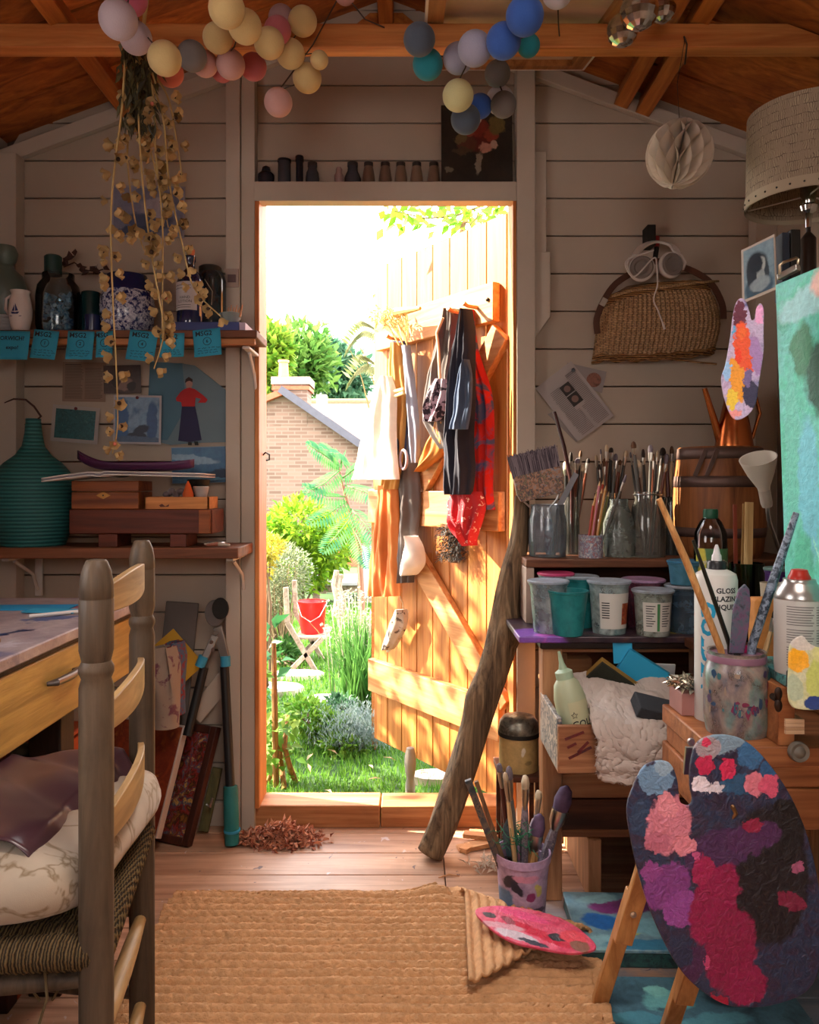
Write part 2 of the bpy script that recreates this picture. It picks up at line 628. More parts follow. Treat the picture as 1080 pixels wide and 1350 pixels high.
for k, (nm, win, fn) in enumerate((('window_1', WL, lambda a, d, z: (XL - .04 * d, a, z)), ('window_2', WF, lambda a, d, z: (a, YB - .04 * d, z)))):
 mb = MB()
 wa, wb, z_0, z_1 = win
 t = .035
 for lo, hi, q0, q1 in ((wa, wa + t, z_0, z_1), (wb - t, wb, z_0, z_1), (wa, wb, z_0, z_0 + t), (wa, wb, z_1 - t, z_1), ((wa + wb) / 2 - .012, (wa + wb) / 2 + .012, z_0, z_1)):
  mb.span(fn(lo, .1, q0), fn(hi, .9, q1))
 mb.build(nm, m_trim, smooth=False, org=(0, 0, 0))['kind'] = 'structure'
mb = MB()
n_b = 27
for sgn in (-1, 1):
 xe = (XL - .10) if sgn < 0 else (XR + .10)
 for k in range(n_b):
  ya = 2.62 - k * .128
  yb_ = ya - .123
  vs = []
  for yy in (ya, yb_):
   for xx in (RX, xe):
    zz = roof_z(xx)
    vs += [(xx, yy, zz + (.004 if k % 2 else 0)), (xx, yy, zz + .022)]
  mb.add(vs, [(0, 1, 3, 2), (4, 6, 7, 5), (0, 4, 5, 1), (2, 3, 7, 6), (0, 2, 6, 4), (1, 5, 7, 3)])
for sgn in (-1, 1):
 xe = (XL - .12) if sgn < 0 else (XR + .12)
 q = [Vector((x, y_, roof_z(x) + .024)) for x, y_ in ((RX, 2.64), (xe, 2.64), (xe, YB - .06), (RX, YB - .06))]
 mb.add(q + [p + Vector((0, 0, .02)) for p in q], [(0, 1, 2, 3), (7, 6, 5, 4), (0, 4, 5, 1), (1, 5, 6, 2), (2, 6, 7, 3), (3, 7, 4, 0)])
mb.build('ceiling', m_roof, smooth=False, org=(0, 0, 0))['kind'] = 'structure'
mb = MB()
n3 = Vector((-.37, 0, -1)).normalized() * -1
X3 = Vector((1, 0, -.37)).normalized()
M3 = Matrix((X3, Vector((0, 1, 0)), X3.cross(Vector((0, 1, 0))))).transposed()
c3 = Vector((.30, .62, roof_z(.30) - .016))
for dx, dy, sx_, sy_ in ((-.37, 0, .04, .72), (.37, 0, .04, .72), (0, -.34, .70, .04), (0, .34, .70, .04)):
 mb.box(c3 + M3 @ Vector((dx, dy, 0)), (sx_, sy_, .03), M3)
mb.build('window_3', m_trim, smooth=False)['kind'] = 'structure'
mb = MB()
mb.span((RX - .022, YB, 2.40), (RX + .022, 2.40, 2.506))
mb.build('ridge_beam', m_purlin, bevel=.003)['kind'] = 'structure'
for x in (-.87, .66, .725):
 sg = 1 if x > RX else -1
 ang = math.atan(.37)
 ax = Vector((math.cos(ang), 0, -sg * math.sin(ang)))
 az = Vector((sg * math.sin(ang), 0, math.cos(ang)))
 mb = MB()
 c = Vector((x, (YB + 2.40) / 2, roof_z(x))) - az * .036
 mb.box(c, (.045, 2.40 - YB, .07), Matrix((ax, Vector((0, 1, 0)), az)).transposed())
 mb.build('purlin_beam', m_purlin, bevel=.003)['kind'] = 'structure'
mb = MB()
zb, zt_ = 2.086, 2.144
xs = [(RX - (2.507 - zz) / .37, RX + (2.507 - zz) / .37) for zz in (zb, zt_)]
xs[0] = (max(xs[0][0], XL + .01), min(xs[0][1], XR - .01))
mb.prism([(xs[0][0], zb), (xs[0][1], zb), (xs[1][1], zt_), (xs[1][0], zt_)], lambda x, z_, d: Vector((x, 1.90 + d, z_)), .045)
tie = mb.build('tie_beam', m_beam, bevel=.003)
tie['kind'] = 'structure'
def trim(nm, a, c, mat=None, bev=.002):
 mb = MB()
 mb.span(a, c)
 o = mb.build(nm, mat or m_trim, bevel=bev)
 o['kind'] = 'structure'
 return o
for k, sgn in enumerate((-1, 1)):
 xe = XL if sgn < 0 else XR
 mb = MB()
 x0 = RX + sgn * .16
 pts = [(x0, roof_z(x0) - .034), (xe, roof_z(xe) - .034), (xe, roof_z(xe) - .080), (x0, roof_z(x0) - .080)]
 if sgn < 0:
  pts = pts[::-1]
 mb.prism(pts, lambda x, z_, d: Vector((x, 2.375 + d, z_)), .024)
 mb.build('trim_%d' % (k + 1), m_trim, bevel=.002)['kind'] = 'structure'
mb = MB()
mb.prism([(RX - .17, 2.36), (RX + .17, 2.36), (RX + .05, 2.46), (RX - .05, 2.46)], lambda x, z_, d: Vector((x, 2.385 + d, z_)), .014)
mb.build('trim_10', m_purlin, bevel=.002)['kind'] = 'structure'
ux = lambda u, Y: (u - CX) * Y / FOC
zv = lambda v, Y: EYE - (v - CY) * Y / FOC
trim('trim_3', (-.548, 2.350, 0), (-.505, 2.398, 2.33))
trim('trim_4', (-.503, 2.356, 0), (OL - .001, 2.398, 2.345))
trim('trim_5', (OR_ + .001, 2.350, 0), (.375, 2.398, 2.34))
trim('trim_6', (OL - .001, 2.350, 1.878), (OR_ + .001, 2.399, 1.936))
trim('trim_7', (XL + .001, 2.345, 0), (XL + .065, 2.398, 2.02))
trim('trim_8', (XR - .065, 2.345, 0), (XR - .001, 2.398, 1.99))
trim('trim_9', (.376, 2.378, zv(333, 2.38)), (.413, 2.399, zv(200, 2.38)))
mb = MB()
q = [(.376, zv(333, 2.38)), (.424, zv(333, 2.38)), (.424, zv(418, 2.38)), (.376, zv(447, 2.38))]
mb.prism(q, lambda x, z_, d: Vector((x, 2.372 + d, z_)), .026)
mb.build('trim_11', m_trim, bevel=.002)['kind'] = 'structure'
mb = MB()
mb.bar(P(256, 945, 2.385), P(320, 868, 2.385), .014, .055, up=(.6, 0, .7))
mb.build('trim_12', m_trim, bevel=.002)['kind'] = 'structure'
mb = MB()
mb.span((OL, 2.352, OB), (OL + .013, 2.475, OT + .012))
mb.span((OR_ - .010, 2.352, OB), (OR_, 2.475, OT + .012))
mb.span((OL + .013, 2.400, OT), (OR_ - .010, 2.475, OT + .012))
mb.build('door_lining', m_lining, bevel=.0015)['kind'] = 'structure'
mb = MB()
mb.span((-.50, 2.372, 0), (-.089, 2.478, OB))
mb.span((-.086, 2.374, 0), (.345, 2.478, OB - .001))
mb.build('door_sill', m_sill, bevel=.004)['kind'] = 'structure'
mb = MB()
h = P(341, 601, 2.42)
mb.tube([h, h + Vector((.012, -.004, 0)), h + Vector((.022, -.006, .010)), h + Vector((.034, -.006, .004)), h + Vector((.034, -.006, -.012)), h + Vector((.024, -.006, -.014))], .0025, 8)
tag(mb.build('cabin_hook', plain('dark_iron', '#3a2c26', .5, .8)), 'small curled dark iron hook screwed into the left door lining', 'hook')
mb = MB()
mb.span(P(326, 440, 2.352) + Vector((0, -.004, -.012)), P(343, 440, 2.352) + Vector((0, 0, .006)))
mb.tube([P(331, 440, 2.346), P(338, 440, 2.346)], .006, 8)
tag(mb.build('hasp', plain('rust', '#8a4a26', .7, .5), bevel=.001), 'small rusty hasp on the white post at the left of the doorway', 'hasp')
HX, HY = .305, 2.475
DD = Vector((-.575, .818, 0)).normalized()
DN = Vector((-.818, -.575, 0)).normalized()
DM = Matrix((DD, -DN, Vector((0, 0, 1)))).transposed().to_4x4()     # local x along the door, y away from the room side, z up
DM.translation = Vector((HX, HY, 0))
DW = .775
def D(s, z, n=0.0):
 return Vector((HX, HY, 0)) + DD * s + DN * n + Vector((0, 0, z))
def dpx(u, v, n=0.0):
 """Where the sight line through (u, v) meets the door's face, n in front of it: (s, z)."""
 k = (u - CX) / FOC
 bx, by = HX + DN.x * n, HY + DN.y * n
 s = (k * by - bx) / (DD.x - k * DD.y)
 Y = by + DD.y * s
 return s, EYE - (v - CY) * Y / FOC
m_door = wood('door_planks', '#9c5420', '#cf8e4a', 'Z', 1.0, .55, .12, .25)
m_batten = wood('door_battens', '#a8622e', '#d6a068', 'X', 1.0, .55, .1, .25)
door = thing('door_1', None, None, M=DM, kind='structure')
mb = MB()
npl = 8
for k in range(npl):
 a, c = DW * k / npl, DW * (k + 1) / npl
 mb.span((a + .0015, 0, .035), (c - .0015, .02, 1.885))
mb.build('planks', m_door, door, bevel=.002, segs=1)
for zc in (.290, .948, 1.610):
 mb = MB()
 mb.span((.03 if zc > 1 else .005, -.030, zc - .0625), (DW - .004 if zc < 1.5 else DW - .06, -.001, zc + .0625))
 mb.build('batten', m_batten, door, bevel=.003)
for (s0, z0, s1, z1) in (dpx(664, 935, .014) + dpx(551, 738, .014), dpx(662, 438, .014) + dpx(556, 640, .014)):
 mb = MB()
 mb.bar((s0, -.014, z0), (s1, -.014, z1), .026, .085, up=(-(z1 - z0), 0, (s1 - s0)))
 mb.build('brace', m_batten, door, bevel=.003)
mb = MB()
mb.box((.075, -.022, .29), (.05, .03, .07))
mb.build('hinge_block', m_batten, door, bevel=.003)
mb = MB()
mb.lathe([(.001, 0), (.006, 0), (.007, -.004), (.003, -.007), (.001, -.007)], 12, (.055, -.030, 1.62), Matrix.Rotation(-PI / 2, 3, 'X'))
mb.build('bolt_head', plain('dark_iron', '#3a2c26'), door)
cam = bpy.data.cameras.new('camera')
co_ = bpy.data.objects.new('camera', cam)
COL.objects.link(co_)
co_.location = (0, 0, EYE)
co_.rotation_euler = (PI / 2, 0, 0)
cam.sensor_fit = 'AUTO'
cam.sensor_width = 36
cam.lens = FOC / 1350 * 36
cam.shift_y = -(675 - CY) / 1350
cam.clip_start = .02
cam.clip_end = 300
sc.camera = co_
w = bpy.data.worlds.new('sky')
sc.world = w
w.use_nodes = True
wn = w.node_tree
bg = wn.nodes['Background']
tcw = N(wn, 'TexCoord')
sep = N(wn, 'SeparateXYZ')
wn.links.new(tcw.outputs['Generated'], sep.inputs[0])
skc = ramp(wn, sep.outputs['Z'], [(0, (1.0, .90, .84, 1)), (.35, (1.0, .93, .89, 1)), (1, (.80, .88, 1.0, 1))])
wn.links.new(skc, bg.inputs['Color'])
bg.inputs['Strength'].default_value = 9.0
su = bpy.data.lights.new('sun', 'SUN')
su.energy = 36.0
su.angle = math.radians(.6)
su.color = (1.0, .86, .66)
so = bpy.data.objects.new('sun', su)
COL.objects.link(so)
sdir = Vector((-.78, .22, .59)).normalized()
so.rotation_euler = sdir.to_track_quat('Z', 'Y').to_euler()
so.location = (-4, 3, 5)
def area(name, loc, d, w_, h_, power, colr):
 l = bpy.data.lights.new(name, 'AREA')
 l.shape, l.size, l.size_y, l.energy, l.color = 'RECTANGLE', w_, h_, power, colr
 o = bpy.data.objects.new(name, l)
 COL.objects.link(o)
 o.location = loc
 o.rotation_euler = Vector(d).to_track_quat('-Z', 'Y').to_euler()
 return o
sl = area('roof_window_daylight', (.28, .62, 2.30), (-.12, .42, -1), .7, .6, 7, (1, .86, .76))
sl.data.spread = math.radians(85)
sc.view_settings.view_transform = 'Standard'
sc.view_settings.look = 'None'
sc.view_settings.gamma = 1
sc.view_settings.exposure = 0.22
try:
 sc.view_settings.use_curve_mapping = False
except Exception:
 pass
sc.cycles.use_denoising = True
sc.cycles.max_bounces = 10
sc.cycles.transmission_bounces = 10
sc.cycles.transparent_max_bounces = 12
sc.cycles.caustics_reflective = False
sc.cycles.caustics_refractive = False
sc.cycles.sample_clamp_indirect = 6
def pxprof(u, Y, zb, prof):
 """Profile in photo pixels -> metres. prof: (half width px, v) from the base up; v None = zb."""
 return [(max(.0005, r * Y / FOC), (zb if v is None else zv(v, Y))) for r, v in prof]
def pot(name, label, cat, u, Y, zb, prof, mat, group=None, parent=None, n=32, smooth_angle=45, hollow=0, sx=1, sy=1):
 pr = pxprof(u, Y, zb, prof)
 if hollow:
  r, z = pr[-1]
  pr = pr + [(r - hollow, z)] + [(max(.0005, a - hollow), max(c_, zb + hollow)) for a, c_ in pr[-2::-1]]
 c = Vector((ux(u, Y), Y, 0))
 mb = MB()
 mb.lathe(pr, n, c, cap=True, sx=sx, sy=sy)
 if parent is not None:
  return mb.build(name, mat, parent, angle=smooth_angle)
 o = mb.build(name, mat, org=(c.x, c.y, zb), angle=smooth_angle)
 return tag(o, label, cat, group)
def glass_prof(pr, t=.0022):
 """Outer profile (from the base up) -> closed double wall."""
 inner = [(max(.0005, r - t), z + (t if i == 0 else 0)) for i, (r, z) in enumerate(pr)]
 return [(.0005, pr[0][1])] + pr + inner[::-1] + [(.0005, pr[0][1] + t)]
def sheet(name, label, cat, TL, TR, BL, mat, t=.0012, group=None, parent=None, bevel=0):
 M, w_, h_ = quadM(TL, TR, BL)
 mb = MB()
 mb.span((-w_ / 2, 0, 0), (w_ / 2, t, h_))
 if parent is not None:
  return mb.build(name, mat, parent), M, w_, h_
 o = mb.build(name, mat, M=M, smooth=False, bevel=bevel)
 tag(o, label, cat, group)
 return o, M, w_, h_
def pxsheet(name, label, cat, Y, tl, tr, bl, mat, **k):
 Ys = Y if hasattr(Y, '__len__') else (Y, Y, Y)
 return sheet(name, label, cat, P(*tl, Ys[0]), P(*tr, Ys[1]), P(*bl, Ys[2]), mat, **k)
m_shelf = wood('shelf_board', '#54301f', '#8a553a', 'X', 1, .6, .1, stain=.3)
m_iron_w = plain('white_enamel_bracket', '#c3bcb8', .5)
m_dark = plain('near_black', '#15130f', .6)
m_steel = plain('steel', '#b9b7b4', .3, 1.0)
m_whitepaper = plain('white_paper', '#d9d4d0', .8, var=.05)
m_ink = plain('ink', '#20242c', .8)
def bracket(label, u, Y0, zt):
 """L-shaped shelf bracket: x from u, running from the wall to Y0 under a shelf at zt."""
 x = ux(u, Y0 + .05)
 t = thing('shelf_bracket', label, 'bracket', (x, 2.37, zt - .11), 'white metal shelf brackets')
 mb = MB()
 mb.span((x - .011, 2.364, zt - .13), (x + .011, 2.374, zt))
 mb.build('wall_plate', m_iron_w, t, bevel=.002)
 mb = MB()
 mb.span((x - .010, Y0 + .02, zt - .008), (x + .010, 2.366, zt))
 mb.build('shelf_arm', m_iron_w, t, bevel=.002)
 mb = MB()
 mb.tube([(x, 2.36, zt - .11), (x, 2.33, zt - .06), (x, Y0 + .07, zt - .012)], .005, 8)
 mb.build('strut', m_iron_w, t)
ZU = 1.463
YU = 2.195
mb = MB()
mb.span((XL + .002, YU, ZU - .022), (-.425, 2.352, ZU))
tag(mb.build('wall_shelf', m_shelf, bevel=.003), 'upper brown wooden wall shelf with blue sticky notes hung on its edge', 'shelf', 'plank shelves on the left')
mb = MB()
mb.span((XL + .002, YU + .004, ZU - .040), (-.432, YU + .022, ZU - .023))
tag(mb.build('shelf_rail', wood('rail_wood', '#8a5232', '#c98a58', 'X'), bevel=.002), 'thin wooden rail under the front edge of the upper left shelf', 'rail')
ZL = .860
YLf = 2.15
mb = MB()
mb.span((XL + .002, YLf, ZL - .030), (-.467, 2.352, ZL))
tag(mb.build('wall_shelf', m_shelf, bevel=.003), 'lower dark plank shelf carrying the turquoise vase and wooden boxes', 'shelf', 'plank shelves on the left')
bracket('white shelf bracket at the right end under the upper shelf', 327, YU, ZU - .041)
bracket('white shelf bracket at the right end under the lower shelf', 306, YLf, ZL - .031)
bracket('white shelf bracket near the left corner under the lower shelf', 14, YLf, ZL - .031)
m_vgreen = plain('grey_green_glaze', '#5c6a62', .35, var=.15)
pot('vase', 'grey green double bellied vase at the far left of the upper shelf', 'vase', 7, 2.29, ZU,
 [(13, None), (20, 424), (25, 400), (26, 378), (22, 364), (12, 355), (10, 350), (14, 343), (16, 334), (13, 327), (12, 325)], m_vgreen)
for k in range(5):
 pot('saucer', 'one of the small pale saucers stacked before the grey green vase', 'saucer', 5, 2.222, ZU + .0095 * k,
  [(6, None), (11, zv and (CY - (ZU + .0095 * k + .006 - EYE) * FOC / 2.235)), (12.5, CY - (ZU + .0095 * k + .0085 - EYE) * FOC / 2.235)], plain('saucer_glaze', '#b6b8bd', .3), 'stacked saucers')
t = thing('jug', 'small white jug with a blue sailing boat painted on it', 'jug', (ux(27, 2.225), 2.225, ZU))
m_jug = plain('white_glaze', '#cfc6c2', .25, var=.04)
pot('body', None, None, 27, 2.225, ZU, [(9, None), (11, 434), (14, 420), (15, 408), (13, 395), (11, 388), (13, 384)], m_jug, parent=t, hollow=.003)
mb = MB()
c = Vector((ux(27, 2.225), 2.225, 0))
hz = lambda v: zv(v, 2.225)
mb.tube([c + Vector((-.026, .0, hz(390))), c + Vector((-.040, 0, hz(394))), c + Vector((-.042, 0, hz(408))), c + Vector((-.029, 0, hz(416)))], .0045, 8)
mb.build('handle', m_jug, t)
mb = MB()
r = 15.3 * 2.225 / FOC
def on_jug(x, y):
 a = x / r
 return c + Vector((math.sin(a) * r, -math.cos(a) * r, y))
z0 = hz(414)
for poly in ([(-.012, 0), (.012, 0), (.008, -.006), (-.009, -.006)], [(-.009, .002), (-.001, .002), (-.001, .020)], [(.001, .002), (.009, .003), (.001, .024)], [(-.018, -.010), (.018, -.010), (.016, -.012), (-.016, -.012)]):
 mb.add([on_jug(x, z0 + y) for x, y in poly], [tuple(range(len(poly)))])
mb.build('boat_decoration', plain('cobalt', '#1f2f63', .3), t)
t = thing('glass_jar', 'large glass jar of blue bits with a dark teal lid', 'jar', (ux(77, 2.28), 2.28, ZU))
jp = pxprof(77, 2.28, ZU, [(25, None), (28, 430), (28, 392), (26, 378), (20, 370), (20, 362)])
mb = MB()
mb.lathe(glass_prof(jp), 32, (ux(77, 2.28), 2.28, 0))
m_glass = glass('clear_glass', '#f4f8f8', .02)
m_glass_blue = glass('bluish_glass', '#c8dde6', .05)
mb.build('glass', m_glass_blue, t)
mb = MB()
rr = random.Random(3)
for k in range(90):
 a, rad = rr.uniform(0, 2 * PI), .048 * math.sqrt(rr.random())
 z = ZU + .012 + rr.random() * .105
 mb.box((ux(77, 2.28) + math.cos(a) * rad, 2.28 + math.sin(a) * rad, z), (rr.uniform(.006, .022), rr.uniform(.004, .012), rr.uniform(.006, .025)),
           Euler((rr.random() * 3, rr.random() * 3, rr.random() * 3)).to_matrix())
bits = mb.build('sea_glass_pieces', splat('sea_glass', ['#1c4a86', '#6aa4c4', '#c8d4da', '#2a6494', '#9fb0ba'], 25, .4), t, bevel=.001)
bits['kind'] = 'stuff'
mb = MB()
mb.lathe(pxprof(70, 2.28, ZU, [(11, 363), (11, 339), (9, 337)]), 28, (ux(70, 2.28), 2.28, 0))
mb.build('lid', plain('dark_teal_lid', '#123634', .5), t)
mb = MB()
pts = [P(u, v, 2.33) for u, v in ((84, 352), (98, 346), (112, 356), (126, 358), (136, 355))]
mb.tube(pts, .002, 6)
for (u, v) in ((94, 342), (99, 338), (90, 350), (110, 352), (118, 358), (128, 352), (133, 360), (136, 352), (104, 356)):
 for q in range(2):
  mb.leaf(P(u, v, 2.33), (rr.uniform(-1, 1), rr.uniform(-.4, .2), rr.uniform(-.5, 1)), (0, -1, .2), .026, .017)
tag(mb.build('dried_sprig', plain('dark_dry_leaf', '#3a1f1a', .7)), 'dried sprig of dark leaves lying behind the big glass jar', 'sprig')
pot('jar', 'dark teal glazed jar between the big glass jar and ginger jar', 'jar', 120, 2.315, ZU, [(12, None), (13, 440), (13, 392), (12, 386), (10, 385)], plain('dark_teal_glaze', '#0f3033', .25))
pot('cup', 'small navy blue cup in front of the dark teal jar', 'cup', 122, 2.245, ZU, [(9, None), (10, 434), (10.5, 416)], plain('navy_glaze', '#161f4a', .25), hollow=.002)
t = thing('ginger_jar', 'blue and white patterned ginger jar with plain navy top band', 'jar', (ux(168, 2.28), 2.28, ZU))
m_gj = blotch('blue_white_china', '#8f9cc0', [], .25, bmp=0)
m_gj = splat('blue_white_china2', ['#141d52', '#18235c', '#c3c7d8', '#1b2a66'], 60, .2, 0)
pot('body', None, None, 168, 2.28, ZU, [(26, None), (33, 430), (35, 410), (34, 395), (31, 386)], m_gj, parent=t)
pot('band', None, None, 168, 2.28, ZU, [(31.2, 387), (30, 380), (26, 368), (25, 364)], plain('navy_glaze'
, '#161f4a', .25), parent=t)
t = thing('box_file', 'flat blue box lying along the right end of the upper shelf', 'box', (ux(277, 2.25), 2.25, ZU))
mb = MB()
mb.span((ux(222, 2.25), 2.222, ZU), (ux(318, 2.25), 2.345, ZU + .028))
mb.build('cover', plain('blue_card', '#39447a', .6), t, bevel=.002)
mb = MB()
mb.span((ux(318, 2.25), 2.224, ZU + .001), (ux(326, 2.25), 2.343, ZU + .027))
mb.build('end_label', plain('lilac_card', '#b9a9bd', .7), t, bevel=.001)
zt2 = ZU + .0285
t = thing('bottle', 'dark blue bottle with a white label and orange stopper', 'bottle', (ux(251, 2.27), 2.27, zt2))
m_navyglass = plain('navy_glass', '#101a44', .08, spec=.8)
pot('body', None, None, 251, 2.27, zt2, [(17, None), (17.5, 425), (17, 372), (13, 362), (6, 355), (6, 346), (7, 345), (7, 338), (5, 338)], m_navyglass, parent=t)
pot('stopper', None, None, 252, 2.27, zt2, [(4, 339), (4.5, 334), (5, 330), (3, 327)], plain('orange_cork', '#c2683c', .6), parent=t)
mb = MB()
bc = Vector((ux(251, 2.27), 2.27, 0))
br_ = 17.9 * 2.27 / FOC
mb.grid(lambda a, b_: bc + Vector((math.sin(lerp(-1.3, .75, a)) * br_, -math.cos(lerp(-1.3, .75, a)) * br_, lerp(zv(412, 2.27), zv(375, 2.27), b_))), 14, 1)
mb.build('label', plain('label_paper', '#b8b2b4', .8, var=.05), t)
mb = MB()
for k, (tx, vv) in enumerate((('HAND', 396), ('LOTION', 401))):
 add_text(mb, tx, .011, lambda x, y, vv=vv: bc + Vector((math.sin((x - .006) / br_) * (br_ + .0006), -math.cos((x - .006) / br_) * (br_ + .0006), zv(vv, 2.27) + y)))
for vv in (406, 409, 380, 384):
 mb.grid(lambda a, b_, vv=vv: bc + Vector((math.sin(lerp(-1.1, .3, a)) * (br_ + .0006), -math.cos(lerp(-1.1, .3, a)) * (br_ + .0006), zv(vv, 2.27) + b_ * .0012)), 10, 1)
mb.build('lettering', m_ink, t)
t = thing('glass_jar', 'dark glass jar with black lid standing behind the label bottle', 'jar', (ux(279, 2.335), 2.335, zt2))
pot('body', None, None, 279, 2.335, zt2, [(18, None), (19, 424), (19, 372), (17, 363), (14, 359)], plain('dark_green_glass', '#1c2c34', .1, spec=.8), parent=t)
pot('lid', None, None, 277, 2.335, zt2, [(14.5, 360), (14.5, 353), (12, 351)], m_dark, parent=t)
mb = MB()
mb.tube([P(270, 368, 2.27), P(280, 384, 2.265), P(279, 402, 2.268)], .0012, 6)
mb.build('string_tie', plain('string', '#8d7d66', .8), t)
t = thing('urchin_dish', 'small grey dish of orange tipped shells on the blue box', 'dish', (ux(306, 2.26), 2.26, zt2))
pot('dish', None, None, 304, 2.26, zt2, [(8, None), (13, 420), (14.5, 414), (12, 413)], plain('grey_shell', '#7d8786', .7), parent=t)
for k in range(6):
 mb = MB()
 u0 = 300 + k * 3.2
 mb.tube([P(u0, 418, 2.25), P(u0 + 1.5 + k * .5, 405 - (k % 2) * 3, 2.25)], [.0035, .0012], 7)
 mb.build('shell_spine', plain('orange_shell', '#c98d66', .6), t)
t = thing('picture_card', 'tiny framed card fixed to the white post above the shelf', 'picture', P(306, 378, 2.348))
mb = MB()
mb.span(P(297, 378, 2.343), P(315, 355, 2.350))
mb.build('mount', plain('card_mount', '#9c8a80', .7), t)
mb = MB()
mb.span(P(300, 372, 2.341), P(311, 362, 2.343))
mb.build('print', plain('card_dark', '#574040', .6), t)
m_note = plain('blue_note', '#2e93b4', .75, var=.05)
notes = [((-16, 436), (35, 437), (-14, 474), ['NORWICH?', 'expo!'], 'sticky note at the far left asking a question in two lines'),
         ((46, 434), (79, 437), (40, 472), ['MSG2', '1'], 'second sticky note from left on the shelf edge'),
         ((88, 436), (123, 437), (87, 474), ['MSG2', '2'], 'third sticky note from left on the shelf edge'),
         ((128, 437), (150, 436), (127, 472), ['MSG', '3'], 'sticky note half hidden behind the dried flower strand'),
         ((165, 434), (202, 438), (166, 474), ['MSG2', '4'], 'sticky note between the two long dried flower strands'),
         ((216, 440), (248, 439), (211, 472), ['MSG2', '5'], 'sticky note tilted clockwise under the dried flower strand'),
         ((253, 436), (289, 432), (257, 472), ['MSG2', '6'], 'rightmost sticky note, tilted, nearest the doorway')]
for k, (tl, tr, bl, tx, lb) in enumerate(notes):
 M, w_, h_ = quadM(P(*tl, 2.186), P(*tr, 2.186), P(*bl, 2.178))
 t = thing('sticky_note', 'blue ' + lb, 'note', M=M, group='blue sticky notes on the shelf edge')
 mb = MB()
 mb.grid(lambda a, b_: Vector(((a - .5) * w_, -.006 * (1 - b_) ** 2, b_ * h_)), 4, 6)
 mb.build('paper', m_note, t, solid=.0004)
 mb = MB()
 f = lambda x, y: Vector((x, -.0012 - .006 * max(0, 1 - y / h_) ** 2, y))
 if k == 0:
  add_text(mb, tx[0], .015, lambda x, y: f(x, y * 1.1 + h_ * .74), bold=.0003)
  add_text(mb, tx[1], .015, lambda x, y: f(x + .008, y + h_ * .42), bold=.0003)
 else:
  add_text(mb, tx[0], .019, lambda x, y: f(x - .008, y + h_ * .84), bold=.0004)
  add_text(mb, tx[1], .013, lambda x, y: f(x, y + h_ * .55), bold=.0003)
  mb.tube([f(math.cos(q / 16 * 2 * PI) * .011, h_ * .55 + math.sin(q / 16 * 2 * PI) * .011) for q in range(17)], .0008, 5, cap=False)
  for ln_ in range(3):
   xa = -w_ * .36
   while xa < w_ * .34:
    L = R.uniform(.005, .014)
    mb.tube([f(xa + L * q / 5, h_ * (.30 - .09 * ln_) + R.uniform(-.0018, .0018)) for q in range(6)], .0006, 4)
    xa += L + .004
 mb.build('handwriting', m_ink, t)
m_news = plain('old_news', '#8d7668', .85, var=.08)
o, M, w_, h_ = pxsheet('newspaper_cutting', None, None, 2.392, (83, 477), (140, 478), (82, 529), m_news)
tag(o, 'tan newspaper cutting with fine print pinned below the shelf', 'paper')
mb = MB()
for k in range(22):
 z = h_ * (.92 - .04 * k)
 for a, c in ((.06, .48), (.52, .94)):
  if k < 2 and a > .3:
   continue
  mb.span(((a - .5) * w_, -.0006, z), (((c - R.random() * .06) - .5) * w_, -.0002, z + .0014 * (2 if k == 0 else 1)))
mb.build('print_lines', plain('news_ink', '#54443c', .9), o)
pxsheet('photo_print', 'dark brown photograph pinned beside the tan newspaper cutting', 'photo', 2.388, (137, 482), (186, 481), (137, 519),
  blotch('brown_photo', ['#3a2a28', '#4a3530'], [(.0, .03, .03, .022, 0, '#7d6258'), (-.02, .035, .012, .02, 0, '#2a1d1d'), (.028, .02, .014, .014, 0, '#241a1a')], amp=.008, ns=40, bmp=0))
def bordered(label, tl, tr, bl, bcol, pm, Y, mgn=.008, pin=None, cat='print', group='pinned prints on the left wall'):
 M, w_, h_ = quadM(P(*tl, Y), P(*tr, Y), P(*bl, Y))
 t = thing('art_print', label, cat, M=M, group=group)
 mb = MB()
 mb.span((-w_ / 2, 0, 0), (w_ / 2, .0015, h_))
 mb.build('border', plain('print_border_' + bcol[1:], bcol, .7, var=.04), t, smooth=False)
 mb = MB()
 mb.span((-w_ / 2 + mgn, -.0008, mgn), (w_ / 2 - mgn, 0, h_ - mgn))
 mb.build('picture', pm, t, smooth=False)
 if pin:
  mb = MB()
  mb.ball((pin[0] * w_, -.004, pin[1] * h_), .005, 12, 8, (1, .8, 1))
  mb.build('pin', plain('pin_red', '#5e2026', .4), t)
 return t, w_, h_
bordered('teal abstract print with white border and dark red pin', (70, 533), (132, 538), (66, 581), '#aaa19e',
         splat('teal_abstract', ['#123a42', '#2a6268', '#1c4a50', '#4c7c7c'], 40, .5, 0), 2.388, .011, (.0, .93))
bordered('blue print of a whale tail above water with white border', (156, 521), (219, 522), (149, 585), '#b5b0b4',
         blotch('whale_print', ['#35608a', '#7a9ab8', '#4a7aa0'], [(-.045, .05, .02, .09, 0, '#2f5f92'), (.045, .06, .016, .07, 0, '#2c5484'), (.0, .025, .03, .012, 0, '#1c2c44'), (.012, .045, .024, .014, 12, '#1d2d46'), (.0, .012, .09, .012, 0, '#46607e')], amp=.01, ns=30, bmp=0), 2.384, .006, (.0, .95))
M, w_, h_ = quadM(P(193, 477, 2.394), P(299, 482, 2.394), P(193, 581, 2.394))
t = thing('torn_poster', 'torn grey blue poster of a woman in red top and dark skirt', 'poster', M=M)
mb = MB()
pts = [(-.5, .02), (-.2, -.04), (.1, .0), (.5, .03), (.5, .66), (.28, .82), (.06, .98), (-.1, 1.0), (-.5, 1.0)]
